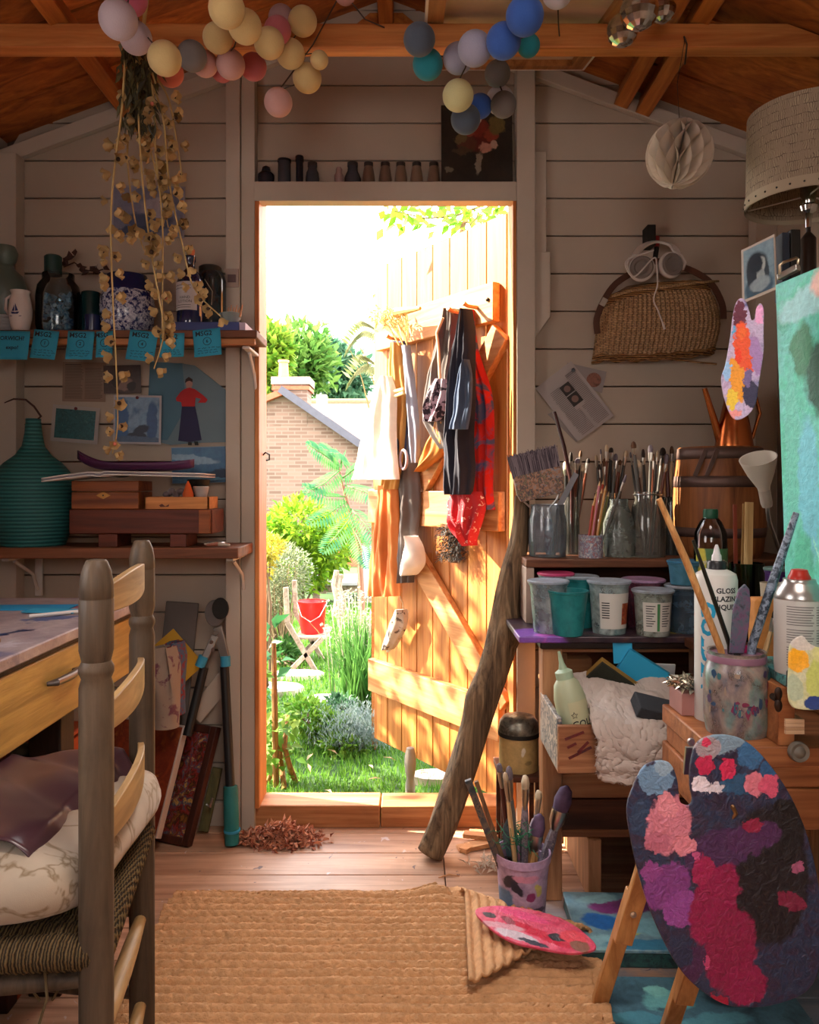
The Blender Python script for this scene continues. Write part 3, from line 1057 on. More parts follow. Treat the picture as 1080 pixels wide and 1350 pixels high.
mb.prism([(x * w_, z * h_) for x, z in pts], lambda x, z, d: Vector((x, d, z)), .001)
mb.build('paper', plain('blue_grey_paper', '#6b7f8a', .8, var=.10, vs=6), t, smooth=False)
mb = MB()
mb.prism([(x * w_, z * h_) for x, z in [(-.5, 1.0), (-.1, 1.0), (-.02, .45), (-.24, .02), (-.5, .02)]], lambda x, z, d: Vector((x, -.0006 - d, z)), .0006)
mb.build('torn_strip', plain('blue_strip_paper', '#4f7285', .8, var=.08), t, smooth=False)
toP = lambda u, v: (lambda q: (M.inverted() @ q))(P(u, v, 2.392))
def flat(parent, nm, pts, mat, d=.0022):
 mb = MB()
 L = [toP(u, v) for u, v in pts]
 mb.prism([(q.x, q.z) for q in L][::-1], lambda x, z, k: Vector((x, -d - .0004 + k, z)), .0004)
 return mb.build(nm, mat, parent, smooth=False)
flat(t, 'skirt', [(240, 535), (257, 534), (261, 553), (266, 580), (250, 583), (235, 581), (238, 555)], plain('print_navy', '#26264a', .7))
flat(t, 'red_top', [(243, 513), (250, 511), (257, 513), (268, 521), (274, 527), (271, 531), (261, 531), (265, 526), (258, 524), (257, 536), (240, 536), (239, 530), (233, 529), (232, 525), (238, 517)], plain('print_red', '#b3262a', .7), .0026)
flat(t, 'head', [(246, 512), (245, 505), (247, 500), (250, 499), (254, 502), (254, 508), (252, 512)], plain('print_skin', '#a9837a', .7), .0024)
flat(t, 'hair', [(244, 505), (245, 500), (249, 497), (254, 500), (254, 504), (250, 502), (247, 503)], plain('print_hair', '#3a2a2a', .7), .003)
flat(t, 'shoes', [(248, 583), (253, 583), (253, 587), (248, 587)], m_dark, .0024)
flat(t, 'shoes', [(256, 582), (261, 582), (262, 587), (257, 587)], m_dark, .0024)
bordered('blue seascape print hung with a clip, right of the vase', (227, 590), (299, 588), (227, 638), '#7d8fa0',
         blotch('seascape', ['#2c5c84', '#3f7296'], [(.05, .02, .05, .018, 10, '#1d3550'), (-.03, .075, .09, .012, -8, '#7fa0b8'), (0, .012, .1, .006, 0, '#4f7f9c')], amp=.01, ns=30, bmp=0), 2.386, .002)
bordered('pale blue print hidden behind the hanging dried flowers', (145, 244), (241, 246), (147, 312), '#8a8a98',
         blotch('pale_print', ['#646c86', '#7d7f92'], [(.0, .05, .07, .03, 0, '#3f4c6a'), (.03, .09, .05, .03, 0, '#9a97a4'), (-.03, .02, .06, .014, 0, '#33415e')], amp=.02, ns=20, bmp=0), 2.392, .006)
m_vase = stripes('turquoise_ribbed_glaze', '#1d4a4c', '#2f6a68', 'Z', 30, .55, .5, .4, .2, .8)
t = thing('vase', 'big turquoise ribbed vase with a narrow neck holding a twig', 'vase', (ux(44, 2.24), 2.24, ZL))
pot('body', None, None, 44, 2.24, ZL, [(32, None), (38, 722), (48, 695), (53, 668), (53, 645), (47, 625), (36, 611), (22, 600), (14, 588), (11, 572), (9.5, 556), (9.5, 552)], m_vase, parent=t, hollow=.004, n=48)
mb = MB()
mb.tube([P(44, 600, 2.24), P(45, 556, 2.235), P(54, 549, 2.23), P(45, 536, 2.23), P(34, 527, 2.23), P(18, 526, 2.235), P(6, 531, 2.24)], [.003, .003, .0035, .003, .003, .0025, .0015], 8)
mb.build('twig', plain('dark_twig', '#3a201a', .7), t)
m_box = wood('wooden_box', '#6a351c', '#a8602f', 'X', 1, .5, .08)
m_boxd = wood('dark_drawer_wood', '#3d1a12', '#6e3320', 'X', 1, .5, .1)
m_boxl = wood('light_box_wood', '#9a5a2c', '#d08c4c', 'X', 1, .5, .06)
ZD0, ZD1 = zv(703, 2.2), zv(671, 2.2)
t = thing('wooden_plinth_box', 'long dark brown drawer box raised on two wooden blocks', 'box', (ux(191, 2.2), 2.2, ZL))
mb = MB()
mb.span((ux(98, 2.2), 2.165, ZD0), (ux(284, 2.2), 2.30, ZD1))
mb.build('body', m_boxd, t, bevel=.003)
mb = MB()
mb.span((ux(267, 2.2), 2.160, ZD0 + .002), (ux(282, 2.2), 2.166, ZD1 - .002))
mb.build('end_face', m_box, t, bevel=.001)
for a, c in ((135, 160), (228, 250)):
 mb = MB()
 mb.span((ux(a, 2.2), 2.17, ZL), (ux(c, 2.2), 2.28, ZD0))
 mb.build('foot', m_boxd, t, bevel=.002)
t = thing('wooden_box', 'lidded brown wooden box with a brass keyhole plate', 'box', (ux(143, 2.22), 2.22, ZD1))
za, zb_, zc_ = ZD1 + .0005, zv(648, 2.2), zv(634, 2.2)
mb = MB()
mb.span((ux(99, 2.2), 2.175, za), (ux(187, 2.2), 2.29, zb_ - .001))
mb.build('body', m_box, t, bevel=.002)
mb = MB()
mb.span((ux(99, 2.2), 2.175, zb_ + .001), (ux(187, 2.2), 2.29, zc_))
mb.build('lid', m_box, t, bevel=.002)
mb = MB()
kz = zv(653, 2.2)
kx = ux(141, 2.2)
mb.prism([(-.020, 0), (0, .010), (.020, 0), (0, -.010)][::-1], lambda x, z, d: Vector((kx + x, 2.1735 + d, kz + z)), .0016)
mb.build('keyhole_plate', plain('old_brass', '#a9763a', .4, .6), t, smooth=False)
mb = MB()
mb.lathe([(.002, 0), (.0025, 0.001)], 10, (kx, 2.1732, kz), Matrix.Rotation(PI / 2, 3, 'X'))
mb.build('keyhole', m_dark, t)
t = thing('wooden_tray_box', 'small open light wood box holding a cone and bowl', 'box', (ux(234, 2.2), 2.2, ZD1))
x0, x1, y0, y1 = ux(191, 2.18), ux(277, 2.18), 2.17, 2.27
zb0, zb1 = ZD1 + .0005, zv(655, 2.18)
for a, c in (((x0, y0, zb0), (x1, y0 + .006, zb1)), ((x0, y1 - .006, zb0), (x1, y1, zb1)), ((x0, y0, zb0), (x0 + .006, y1, zb1)), ((x1 - .006, y0, zb0), (x1, y1, zb1))):
 mb = MB()
 mb.span(a, c)
 mb.build('side', m_boxl, t, bevel=.001)
mb = MB()
mb.span((x0 + .003, y0 + .003, zb0), (x1 - .003, y1 - .003, zb1 - .018))
mb.build('floor_board', m_box, t)
mb = MB()
mb.prism([(-.014, 0), (-.006, .004), (.003, -.003), (.014, .003), (.012, -.004), (-.010, -.005)][::-1], lambda x, z, d: Vector((ux(218, 2.18) + x, 2.1695 + d, zv(666, 2.18) + z)), .0008)
mb.build('dark_mark', m_boxd, t, smooth=False)
zin = zb1 - .0178
pot('incense_cone', 'bright orange cone standing in the light wood box', 'cone', 248, 2.195, zin, [(7, None), (7, 651), (5, 645), (3, 639), (.6, 634)], plain('orange_cone', '#d8632c', .7))
pot('bowl', 'small white bowl in the light wood box beside the cone', 'bowl', 265, 2.225, zin, [(5, None), (9, 650), (10.5, 642), (9.5, 641)], plain('white_bowl', '#a8a09c', .5))
mb = MB()
for k in range(5):
 mb.ball(P(220 + k * 6, 652 - (k % 2) * 4, 2.205), .012, 10, 7, (1, .8, .75), Euler((k, k * 2, 0)).to_matrix())
tag(mb.build('crumpled_cloth', cloth('grey_rag', '#6f6264')), 'crumpled grey rag lying in the light wood box', 'rag')
zm = zc_ + .0005
t = thing('magazine', 'open magazine lying across the lidded wooden box', 'magazine', (ux(150, 2.2), 2.2, zm))
def mag(a, b_, off):
 x = lerp(ux(71, 2.17), ux(270, 2.17), a)
 s = abs(a - .36)
 z = zm + .018 + off - .055 * max(0, .36 - a) ** 1.2 * 1.2 - (.006 * math.exp(-(s / .03) ** 2)) - .010 * max(0, a - .36)
 if a < .14:
  z -= 0
 return Vector((x, lerp(2.095, 2.29 if a > .2 else lerp(2.11, 2.29, a / .2), b_), max(z, zm + off * .6) if a > .14 and a < .58 else z))
for k, (off, mt) in enumerate(((0, m_whitepaper), (.004, plain('mag_page', '#8d8590', .5)), (.008, m_whitepaper))):
 mb = MB()
 mb.grid(lambda a, b_: mag(a, b_, off), 40, 2)
 mb.build('page', mt, t, solid=.0025)
t = thing('boat_dish', 'purple boat shaped dish lying on the open magazine', 'dish', (ux(178, 2.2), 2.2, zm + .03))
def boat(a, b_):
 s = lerp(-1, 1, a)
 x = lerp(ux(101, 2.2), ux(254, 2.2), a)
 hw = .034 * (1 - abs(s) ** 2.6) ** .5 if abs(s) < 1 else 0
 rise = .034 * max(0, -s) ** 4 + .010 * max(0, s) ** 4
 th = lerp(-PI / 2, PI / 2, b_) * 1.0
 return Vector((x, 2.21 + math.sin(th) * hw, zm + .029 + rise + .022 * (1 - math.cos(th) ** .8)))
mb = MB()
mb.grid(boat, 30, 12)
mb.build('hull', plain('purple_glaze', '#43163f', .4, var=.2), t, solid=.0025)
pot('bowl', 'dark bowl under the right end of the magazine', 'bowl', 262, 2.255, zb1 - .0175, [(8, None), (13, 640), (15, 633), (13, 632)], m_dark)
t = thing('pliers', 'small metal pliers lying at the right end of the lower shelf', 'pliers', (ux(286, 2.17), 2.17, ZL))
for k, (a, c) in enumerate((((270, 2.20), (303, 2.165)), ((272, 2.165), (303, 2.19)))):
 mb = MB()
 mb.tube([Vector((ux(a[0], a[1]), a[1], ZL + .006)), Vector((ux(288, 2.18), 2.18, ZL + .008)), Vector((ux(c[0], c[1]), c[1], ZL + .006))], [.003, .006, .003], 8)
 mb.build('handle', plain('worn_red' if k else 'worn_steel', '#8a4a32' if k else '#b5a898', .5), t)
pot('tin_lid', 'small shallow tin lid behind the pliers', 'lid', 287, 2.26, ZL, [(12, None), (13, 715), (12, 714)], m_steel)
def lopper():
 t = thing('loppers', 'long handled loppers with blue bands and teal grips leaning on wall', 'loppers', (-.50, 2.25, 0))
 m_blk = plain('black_tube', '#16181a', .45)
 m_teal = plain('teal_grip', '#1d6f70', .55)
 m_blue = plain('blue_band', '#2f8fb5', .5)
 top = P(288, 830, 2.36)
 mb = MB()
 mb.tube([P(296, 878, 2.345), P(300, 960, 2.32), P(304, 1046, 2.272)], .0135, 12)
 mb.build('handle', m_blk, t)
 mb = MB()
 mb.tube([P(269, 880, 2.33), P(258, 925, 2.31), P(247, 970, 2.28)], .0135, 12)
 mb.build('handle', m_blk, t)
 mb = MB()
 mb.tube([P(304, 1036, 2.275), P(305, 1075, 2.262), P(306, 1113, 2.255)], [.020, .0215, .020], 14)
 mb.build('grip', m_teal, t, bevel=.002)
 mb = MB()
 mb.tube([P(306, 1093, 2.258), P(306, 1096, 2.258)], .0235, 14)
 mb.build('grip_band', m_blue, t)
 for a, c, Y in ((297, 876, 2.345), (269, 876, 2.33)):
  mb = MB()
  d = Vector((-.012, -.004, -.03)) if a < 280 else Vector((.002, -.004, -.03))
  mb.tube([P(a, c - 11, Y), P(a, c - 11, Y) + d], .015, 12)
  mb.build('band', m_blue, t)
 m_al = plain('lopper_alloy', '#8d8884', .4, .7)
 mb = MB()
 mb.bar(P(297, 868, 2.345), P(287, 826, 2.35), .028, .012, up=(0, -1, 0))
 mb.build('jaw_arm', m_al, t, bevel=.003)
 mb = MB()
 mb.bar(P(270, 868, 2.33), P(284, 838, 2.345), .022, .012, up=(0, -1, 0))
 mb.build('jaw_arm', m_al, t, bevel=.003)
 mb = MB()
 q = P(284, 808, 2.35)
 mb.prism([(math.cos(k / 20 * 2 * PI) * .030, math.sin(k / 20 * 2 * PI) * .040) for k in range(20)], lambda x, z, d: q + Vector((x, -d, z)), .008)
 mb.build('hook_jaw', plain('grey_jaw', '#6a6664', .5, .5), t, bevel=.002)
 mb = MB()
 q = P(291, 802, 2.34)
 mb.prism([(math.cos(k / 20 * 2 * PI) * .025, math.sin(k / 20 * 2 * PI) * .032) for k in range(20)], lambda x, z, d: q + Vector((x, -d, z)), .006)
 mb.build('blade', m_dark, t, bevel=.002)
 mb = MB()
 for u, v in ((285, 834), (279, 846), (281, 856)):
  mb.lathe([(.001, 0), (.006, 0), (.006, .006), (.001, .006)], 10, P(u, v, 2.335), Matrix.Rotation(PI / 2, 3, 'X'))
 mb.build('pivot_bolts', m_steel, t)
lopper()
pxsheet('grey_board', 'plain grey board leaning on the wall behind the chair', 'board', (2.375, 2.375, 2.33), (203, 792), (246, 795), (201, 960), plain('grey_board', '#5d5653', .8), t=.01, bevel=.003)
pxsheet('folder', 'yellow card folder leaning diagonally before the grey board', 'folder', (2.34, 2.33, 2.31), (212, 815), (253, 862), (170, 880), plain('yellow_card', '#b98a1e', .7), t=.004)
t = thing('cloth_bundle', 'folded floral cloth bundle in pink white and blue', 'cloth', (ux(219, 2.28), 2.28, 0))
def bundle(u0, u1, v0, v1, Y, nm, mat, ph):
 mb = MB()
 def fn(a, b_):
  th = a * 2 * PI
  uu = lerp(u0, u1, .5 + .5 * math.cos(th))
  wob = .012 * math.sin(th * 5 + ph + b_ * 3) * b_
  top = 1 - .35 * max(0, b_ - .8) / .2
  p = P(uu, lerp(v1, v0, b_), Y)
  cx_ = ux((u0 + u1) / 2, Y)
  return Vector((cx_ + (p.x - cx_) * top + wob * .5, Y + .035 * math.sin(th) * top + wob, p.z))
 mb.grid(fn, 36, 14, wrap=True)
 mb.build(nm, mat, t)
bundle(200, 236, 852, 958, 2.25, 'floral_layer', cloth('floral_cloth', '#8f8074', '#6a4450', patt=(30, .55, .62)), 0)
bundle(218, 244, 846, 940, 2.29, 'blue_layer', cloth('blue_check', '#4a5870', '#7c3038', patt=(50, .5, .56)), 2)
def leaning(label, BR, TR, wl, edge_mat, face_mat, margin, nm='framed_picture', thick=.02):
 """BR, TR world points of the right edge; extends wl to the left."""
 X = Vector((.92, -.38, 0)).normalized()
 BL = BR - X * wl
 M = frameM((BL + BR) / 2, X, TR - BR)
 h_ = (TR - BR).length
 t = thing(nm, label, 'picture', M=M, group='pictures leaning by the doorway')
 mb = MB()
 for a, c in (((-wl / 2, -.004, 0), (-wl / 2 + margin, thick, h_)), ((wl / 2 - margin, -.004, 0), (wl / 2, thick, h_)), ((-wl / 2 + margin, -.004, 0), (wl / 2 - margin, thick, margin)), ((-wl / 2 + margin, -.004, h_ - margin), (wl / 2 - margin, thick, h_))):
  mb.span(a, c)
 mb.build('frame', edge_mat, t, bevel=.002)
 mb = MB()
 mb.span((-wl / 2 + margin, 0, margin), (wl / 2 - margin, thick - .002, h_ - margin))
 mb.build('picture_face', face_mat, t, smooth=False)
m_floral = splat('floral_panel', ['#1c1512', '#8a5a24', '#20180f', '#8a2a20', '#2a4a60', '#c89a4a', '#3a2a20'], 24, .5, .2)
leaning('framed floral panel in a dark frame leaning by the doorway', P(248, 1117, 2.238), P(284, 958, 2.37), .27, wood('dark_frame', '#2a1510', '#54281a', 'Z'), m_floral, .022)
leaning('reddish brown canvas with white edges leaning before the floral panel', P(207, 1106, 2.19), P(246, 957, 2.30), .26, plain('white_canvas_edge', '#b5a59a', .7), splat('red_canvas', ['#5a1c10', '#8a3a1a', '#6a2416', '#a8662a'], 10, .5), .006)
t = thing('wood_scrap', 'olive green offcut of wood leaning behind the floral panel', 'offcut', P(280, 1060, 2.345))
mb = MB()
mb.bar(P(268, 1096, 2.33), P(287, 1012, 2.38), .03, .012, up=(0, -1, 0))
mb.build('board', wood('olive_wood', '#3a3a22', '#6a6238', 'Z'), t, bevel=.002)
mb = MB()
mb.tube([P(272, 1060, 2.32), P(277, 1064, 2.318), P(280, 1052, 2.325)], .004, 8)
mb.build('catch', m_steel, t)
trim('baseboard_left', (-1.17, 2.384, 0), (-.549, 2.399, .07))
mb = MB()
rr = random.Random(11)
for k in range(900):
 a, rad = rr.uniform(0, 2 * PI), rr.random() ** .7
 x = -.375 + math.cos(a) * rad * .125 + rr.gauss(0, .012)
 y = 2.285 + math.sin(a) * rad * .065
 if y > 2.36:
  y = 2.355
 z = .002 + max(0, 1 - rad) * .055 * rr.random()
 mb.leaf((x, y, z), (rr.uniform(-1, 1), rr.uniform(-1, 1), rr.uniform(-.2, .8)), (rr.uniform(-1, 1), rr.uniform(-1, 1), 1), rr.uniform(.012, .03), rr.uniform(.006, .014), .4)
o = mb.build('dried_leaves', leafmat('dry_leaf', '#7a3a2a', '#d89a78', .15), org=(-.375, 2.285, 0))
tag(o, 'heap of crumbled reddish brown dried leaves by the door sill', 'leaves', kind='stuff')
DZ = .750
m_desktop = blotch('painted_desktop', ['#7d7078', '#9a8a8e', '#b4a8a8'], [(.08, -.2, .22, .05, 20, '#2c3c6e'), (-.05, .1, .12, .03, -10, '#a04a62'), (.2, .22, .06, .03, 30, '#3a4a80'), (.18, -.05, .1, .02, 5, '#b8b0b8'), (.22, -.35, .1, .06, 0, '#28386a'), (.12, .36, .09, .02, 12, '#8a2f40'), (.2, .06, .03, .012, 40, '#24305a')], .4, .05, 18, .2, axis='Z')
m_deskw = wood('desk_drawer_wood', '#8f6c30', '#cba458', 'Y', 1, .42, .05, stain=.35, stcol='#6a5a30')
m_deskd = wood('dark_desk_leg', '#1c120c', '#38241a', 'Z', 1, .6)
desk = thing('desk', 'old wooden desk with a paint spattered top beside the chair', 'desk', (-.955, 1.44, 0))
mb = MB()
mb.span((XL + .008, .90, DZ - .022), (-.655, 1.965, DZ))
mb.build('top', [m_desktop], desk, bevel=.003)
mb = MB()
mb.span((-.676, .93, .585), (-.664, 1.90, DZ - .034))
dr = mb.build('drawer', m_deskw, desk, bevel=.003)
mb = MB()
mb.span((-.690, .92, DZ - .036), (-.668, 1.94, DZ - .022))
mb.build('top_rail', m_deskd, desk)
mb = MB()
mb.span((-1.2, .93, .60), (-.70, 1.90, DZ - .023))
mb.build('carcass', m_deskd, desk)
hp = Vector((-.664, 1.50, .666))
mb = MB()
mb.tube([hp + Vector((0, -.055, 0)), hp + Vector((.016, -.050, .002)), hp + Vector((.020, 0, .002)), hp + Vector((.016, .050, .002)), hp + Vector((0, .055, 0))], [.004, .007, .008, .007, .004], 10)
mb.build('handle', plain('tarnished_steel', '#6d6460', .35, .9), dr)
for x, y_ in ((-.735, 1.62), (-1.18, 1.62), (-.735, .96), (-1.18, .96)):
 mb = MB()
 mb.span((x - .033, y_ - .033, 0), (x + .033, y_ + .033, .599))
 mb.build('leg', m_deskd, desk, bevel=.003)
for k, (u, v, Y, sx_, sy_, rz, colr, lb) in enumerate(((20, 797, 1.80, .26, .075, .05, '#1d86b8', 'bright blue paper strip lying at the back of the desk'),
                                                     (70, 800, 1.74, .12, .05, -.12, '#2f9ac4', 'small blue paper slip lying right of the blue strip'))):
 mb = MB()
 mb.box((ux(u, Y), Y, DZ + .0015 + .002 * k), (sx_, sy_, .002), Matrix.Rotation(rz, 3, 'Z'))
 tag(mb.build('paper_slip', plain('blue_slip_%d' % k, colr, .7)), lb, 'paper')
mb = MB()
mb.prism([(-.80, 1.27), (-.735, 1.30), (-.725, 1.40), (-.78, 1.46), (-.85, 1.40)], lambda x, y_, d: Vector((x, y_, DZ + .001 + d)), .008)
tag(mb.build('wood_offcut', wood('pale_offcut', '#a87a5a', '#d8ac88', 'Y'), bevel=.002), 'pale wooden offcut at the left edge of the desk top', 'offcut')
t = thing('pen', 'thin white pen lying on the spattered desk top', 'pen', (-.75, 1.68, DZ))
mb = MB()
mb.tube([(-.80, 1.66, DZ + .005), (-.70, 1.74, DZ + .005)], .004, 8)
mb.build('barrel', m_whitepaper, t)
t = thing('orange_crate', 'orange painted chest with a dark front under the desk', 'chest', (-.90, 1.64, 0))
m_or = plain('orange_paint', '#a8431c', .5, var=.12)
mb = MB()
mb.span((-1.10, 1.535, 0), (-.782, 1.575, .449))
mb.build('front_panel', plain('dark_red_front', '#2c0f0a', .5), t, bevel=.003)
mb = MB()
mb.span((-1.10, 1.575, 0), (-.783, 1.90, .44))
mb.build('body', m_or, t, bevel=.003)
mb = MB()
mb.span((-1.105, 1.530, .450), (-.775, 1.905, .462))
mb.build('lid', m_or, t, bevel=.003)
mb = MB()
mb.ball((-.80, 1.63, .481), .02, 16, 10, (1.25, .9, .9))
sh = mb.build('shell', plain('grey_shell', '#a8968a', .7))
tag(sh, 'small grey shell lying on the orange chest under the desk', 'shell')
m_post = wood('chair_post', '#352b24', '#655443', 'Z', 1.2, .5, .06, .3, stain=.45, stcol='#2a241e')
m_slat = wood('chair_slat', '#8a6a44', '#bf9c6a', 'Y', 1, .5, .06, stain=.25, stcol='#5a4630')
m_rush = stripes('rush_seat', '#30261a', '#6e5a3a', 'X', 75, .8, .8, 2.0)
chair = thing('ladder_back_chair', 'worn wooden ladder back chair with rush seat facing the desk', 'chair', (-.60, 1.18, 0))
pA, pB = Vector((-.397, 1.00, 0)), Vector((-.458, 1.35, 0))
for p in (pA, pB):
 mb = MB()
 r = .0212
 prof = [(.020, 0), (r, .03), (r, .775), (r * .86, .786), (r * 1.02, .794), (r * 1.02, .800), (r * .84, .808), (r * 1.0, .822), (r, .885), (r * .97, .886), (r * .97, .888), (r, .889), (r * .98, .905), (r * .85, .922), (r * .62, .934), (r * .5, .936), (.001, .936)]
 mb.lathe(prof, 28, p)
 mb.build('post', m_post, chair)
fA, fB = Vector((-.745, .975, 0)), Vector((-.80, 1.41, 0))
for p in (fA, fB):
 mb = MB()
 mb.lathe([(.017, 0), (.02, .03), (.02, .44), (.014, .458), (.001, .46)], 20, p)
 mb.build('leg', m_post, chair)
bow = Vector((.018, .0, 0))
for zc, hh in ((.880, .042), (.724, .042), (.580, .045)):
 mb = MB()
 def fn(a, b_, zc=zc, hh=hh):
  q = b_ * 4
  s = 4 * a * (1 - a)
  p = pA.lerp(pB, lerp(.04, .96, a)) + bow * s
  hz_ = hh / 2 * (.72 + .28 * s)
  th = .0055
  off = [(-th, -1), (th, -1), (th, 1), (-th, 1)][int(round(q)) % 4]
  return Vector((p.x + off[0], p.y, zc + off[1] * hz_ + (.008 * s if off[1] > 0 else 0)))
 n_ = 18
 vs = [fn(i / n_, k / 4) for i in range(n_ + 1) for k in range(4)]
 fs = [(i * 4 + k, i * 4 + (k + 1) % 4, (i + 1) * 4 + (k + 1) % 4, (i + 1) * 4 + k) for i in range(n_) for k in range(4)]
 fs += [(3, 2, 1, 0), (n_ * 4, n_ * 4 + 1, n_ * 4 + 2, n_ * 4 + 3)]
 mb.add(vs, fs)
 mb.build('back_slat', m_slat, chair, bevel=.0015)
for a, c, z0_, z1_ in ((pA, pB, .315, .295), (pA, pB, .155, .150), (pA, fA, .405, .400), (pA, fA, .335, .335), (pB, fB, .30, .30), (pB, fB, .16, .16), (fA, fB, .30, .30)):
 mb = MB()
 q0, q1 = a + Vector((0, 0, z0_)), c + Vector((0, 0, z1_))
 mb.tube([q0, q0.lerp(q1, .3), q0.lerp(q1, .5), q0.lerp(q1, .7), q1], [.009, .013, .014, .013, .009], 14)
 mb.build('stretcher', m_slat if a is pA and c is pB else m_post, chair)
mb = MB()
sc0 = (pA + pB + fA + fB) / 4
def seat(a, b_):
 top = pA.lerp(pB, a)
 bot = fA.lerp(fB, a)
 p = top.lerp(bot, b_)
 e = min(a, 1 - a, b_, 1 - b_)
 z = .452 + .016 * min(1, e / .05) ** .5 - .018 * min(1, e / .5)
 z += .0035 * math.sin((p.x if min(a, 1 - a) < min(b_, 1 - b_) else p.y) * 420)
 return Vector((p.x, p.y, z))
mb.grid(seat, 60, 60)
def seatb(a, b_):
 p = seat(a, b_)
 return Vector((p.x, p.y, .425 + .012 * abs(a - .5)))
mb.grid(seatb, 10, 10, flip=True)
for e0, e1 in ((pA, pB), (pB, fB), (fB, fA), (fA, pA)):
 n_ = 70
 pts = [e0.lerp(e1, i / n_) + Vector((0, 0, .440)) for i in range(n_ + 1)]
 mb.tube(pts, [.021 + .0022 * (i % 2) for i in range(n_ + 1)], 12)
mb.build('rush_seat', m_rush, chair)
mb = MB()
rr = random.Random(5)
for k in range(26):
 x = rr.uniform(-.78, -.45)
 y_ = .985 + rr.uniform(-.01, .02)
 L = rr.uniform(.03, .11)
 mb.tube([(x, y_, .43), (x + rr.uniform(-.02, .02), y_ - .012, .43 - L * .5), (x + rr.uniform(-.03, .03), y_ + rr.uniform(-.02, .01), .43 - L)], .0018, 5)
fr = mb.build('loose_rush', plain('rush_strand', '#5a4a30', .8), chair)
fr['kind'] = 'stuff'
m_cush = cloth('leaf_cushion', '#b0a290', '#8a7860', patt=(11, -.5, .028))
mb = MB()
def cush(a, b_):
 th = lerp(-PI / 2, PI / 2, b_)
 ph = a * 2 * PI
 e = 5.0
 cx_, cy_ = math.cos(ph), math.sin(ph)
 rr_ = (abs(cx_) ** e + abs(cy_) ** e) ** (-1 / e)
 k = max(.001, math.cos(th)) ** .45
 x = -.585 + cx_ * rr_ * .175 * k
 y_ = 1.17 + cy_ * rr_ * .20 * k
 n_ = noise.noise(Vector((x * 9, y_ * 9, th))) * .012
 z = .515 + math.sin(th) * .056 + n_ * max(0, math.cos(th * .5))
 return Vector((x + .05 * (z - .46) * 1.5, y_, max(z, .4735)))
mb.grid(cush, 48, 18, wrap=True)
tag(mb.build('seat_cushion', m_cush), 'cream cushion with brown leaf pattern on the rush seat', 'cushion')
mb = MB()
def pcl(a, b_):
 x = lerp(-.672, -.455, a)
 y_ = lerp(1.02, 1.33, b_)
 n1 = noise.noise(Vector((x * 7, y_ * 9, 2.0)))
 n2 = noise.noise(Vector((x * 16 + y_ * 20, y_ * 6, 7.0)))
 ed = max(0, .16 - b_) / .16
 z = .584 + .012 * n1 + .008 * n2 - ed ** 1.5 * (.035 + .03 * math.sin(a * 7)) - .03 * max(0, a - .86) / .14
 return Vector((x + .015 * n2, y_ - .012 * ed, z))
mb.grid(pcl, 60, 50)
tag(mb.build('shiny_cloth', plain('purple_satin', '#4a3038', .28, var=.25, spec=.6), solid=.002), 'crumpled shiny purple cloth thrown over the chair cushion', 'cloth')
m_cord = plain('dark_cord', '#3a2a22', .7)
BALL = {}
def ball_mat(c):
 if c not in BALL:
  BALL[c] = cloth('thread_ball_' + c[1:], c, weave=260, bmp=.6, var=.10, trans=.25)
 return BALL[c]
CREAM, PINK, PALE, LAV, GREY, MAUVE = '#d6bd86', '#c06a70', '#d2a6a0', '#c0b0b8', '#77706e', '#b08c8c'
BLUE, TEAL, SLATE, LBLUE, LIME, WHITE = '#3f66b8', '#2f8f9e', '#566070', '#a9a7be', '#d2cc9a', '#cfc8d0'
left_balls = [(172, -2, 22, '#b25a72'), (156, 26, 25, LAV), (179, 50, 21, LAV), (217, 77, 22, CREAM), (224, 96, 18, '#c9705f'), (253, 74, 19.5, GREY),
              (270, 84, 17, PALE), (287, 50, 19.5, CREAM), (299, 12, 24, CREAM), (323, 35, 22, CREAM), (293, 93, 15, PINK), (304, 85, 19, PALE),
              (334, 88, 17.5, PINK), (355, 57, 20, CREAM), (366, 40, 18, PINK), (371, 24, 17, MAUVE), (399, 28, 19, CREAM), (383, 71, 19, CREAM),
              (421, 79, 12, CREAM), (405, 103, 19, CREAM), (367, 135, 18.5, PALE), (455, -8, 14, PALE)]
right_balls = [(553, 52, 21, SLATE), (564, 85, 20, TEAL), (604, 77, 20, LBLUE), (626, 64, 22.5, LBLUE), (604, 126, 20.5, LIME), (614, 157, 19.5, SLATE), (633, 140, 16, BLUE),
               (659, 132, 18.5, WHITE), (664, 138, 17, GREY), (656, 97, 17, GREY), (664, 54, 23, BLUE), (697, 60, 15, TEAL), (692, 21, 25, BLUE), (735, -10, 20, WHITE)]
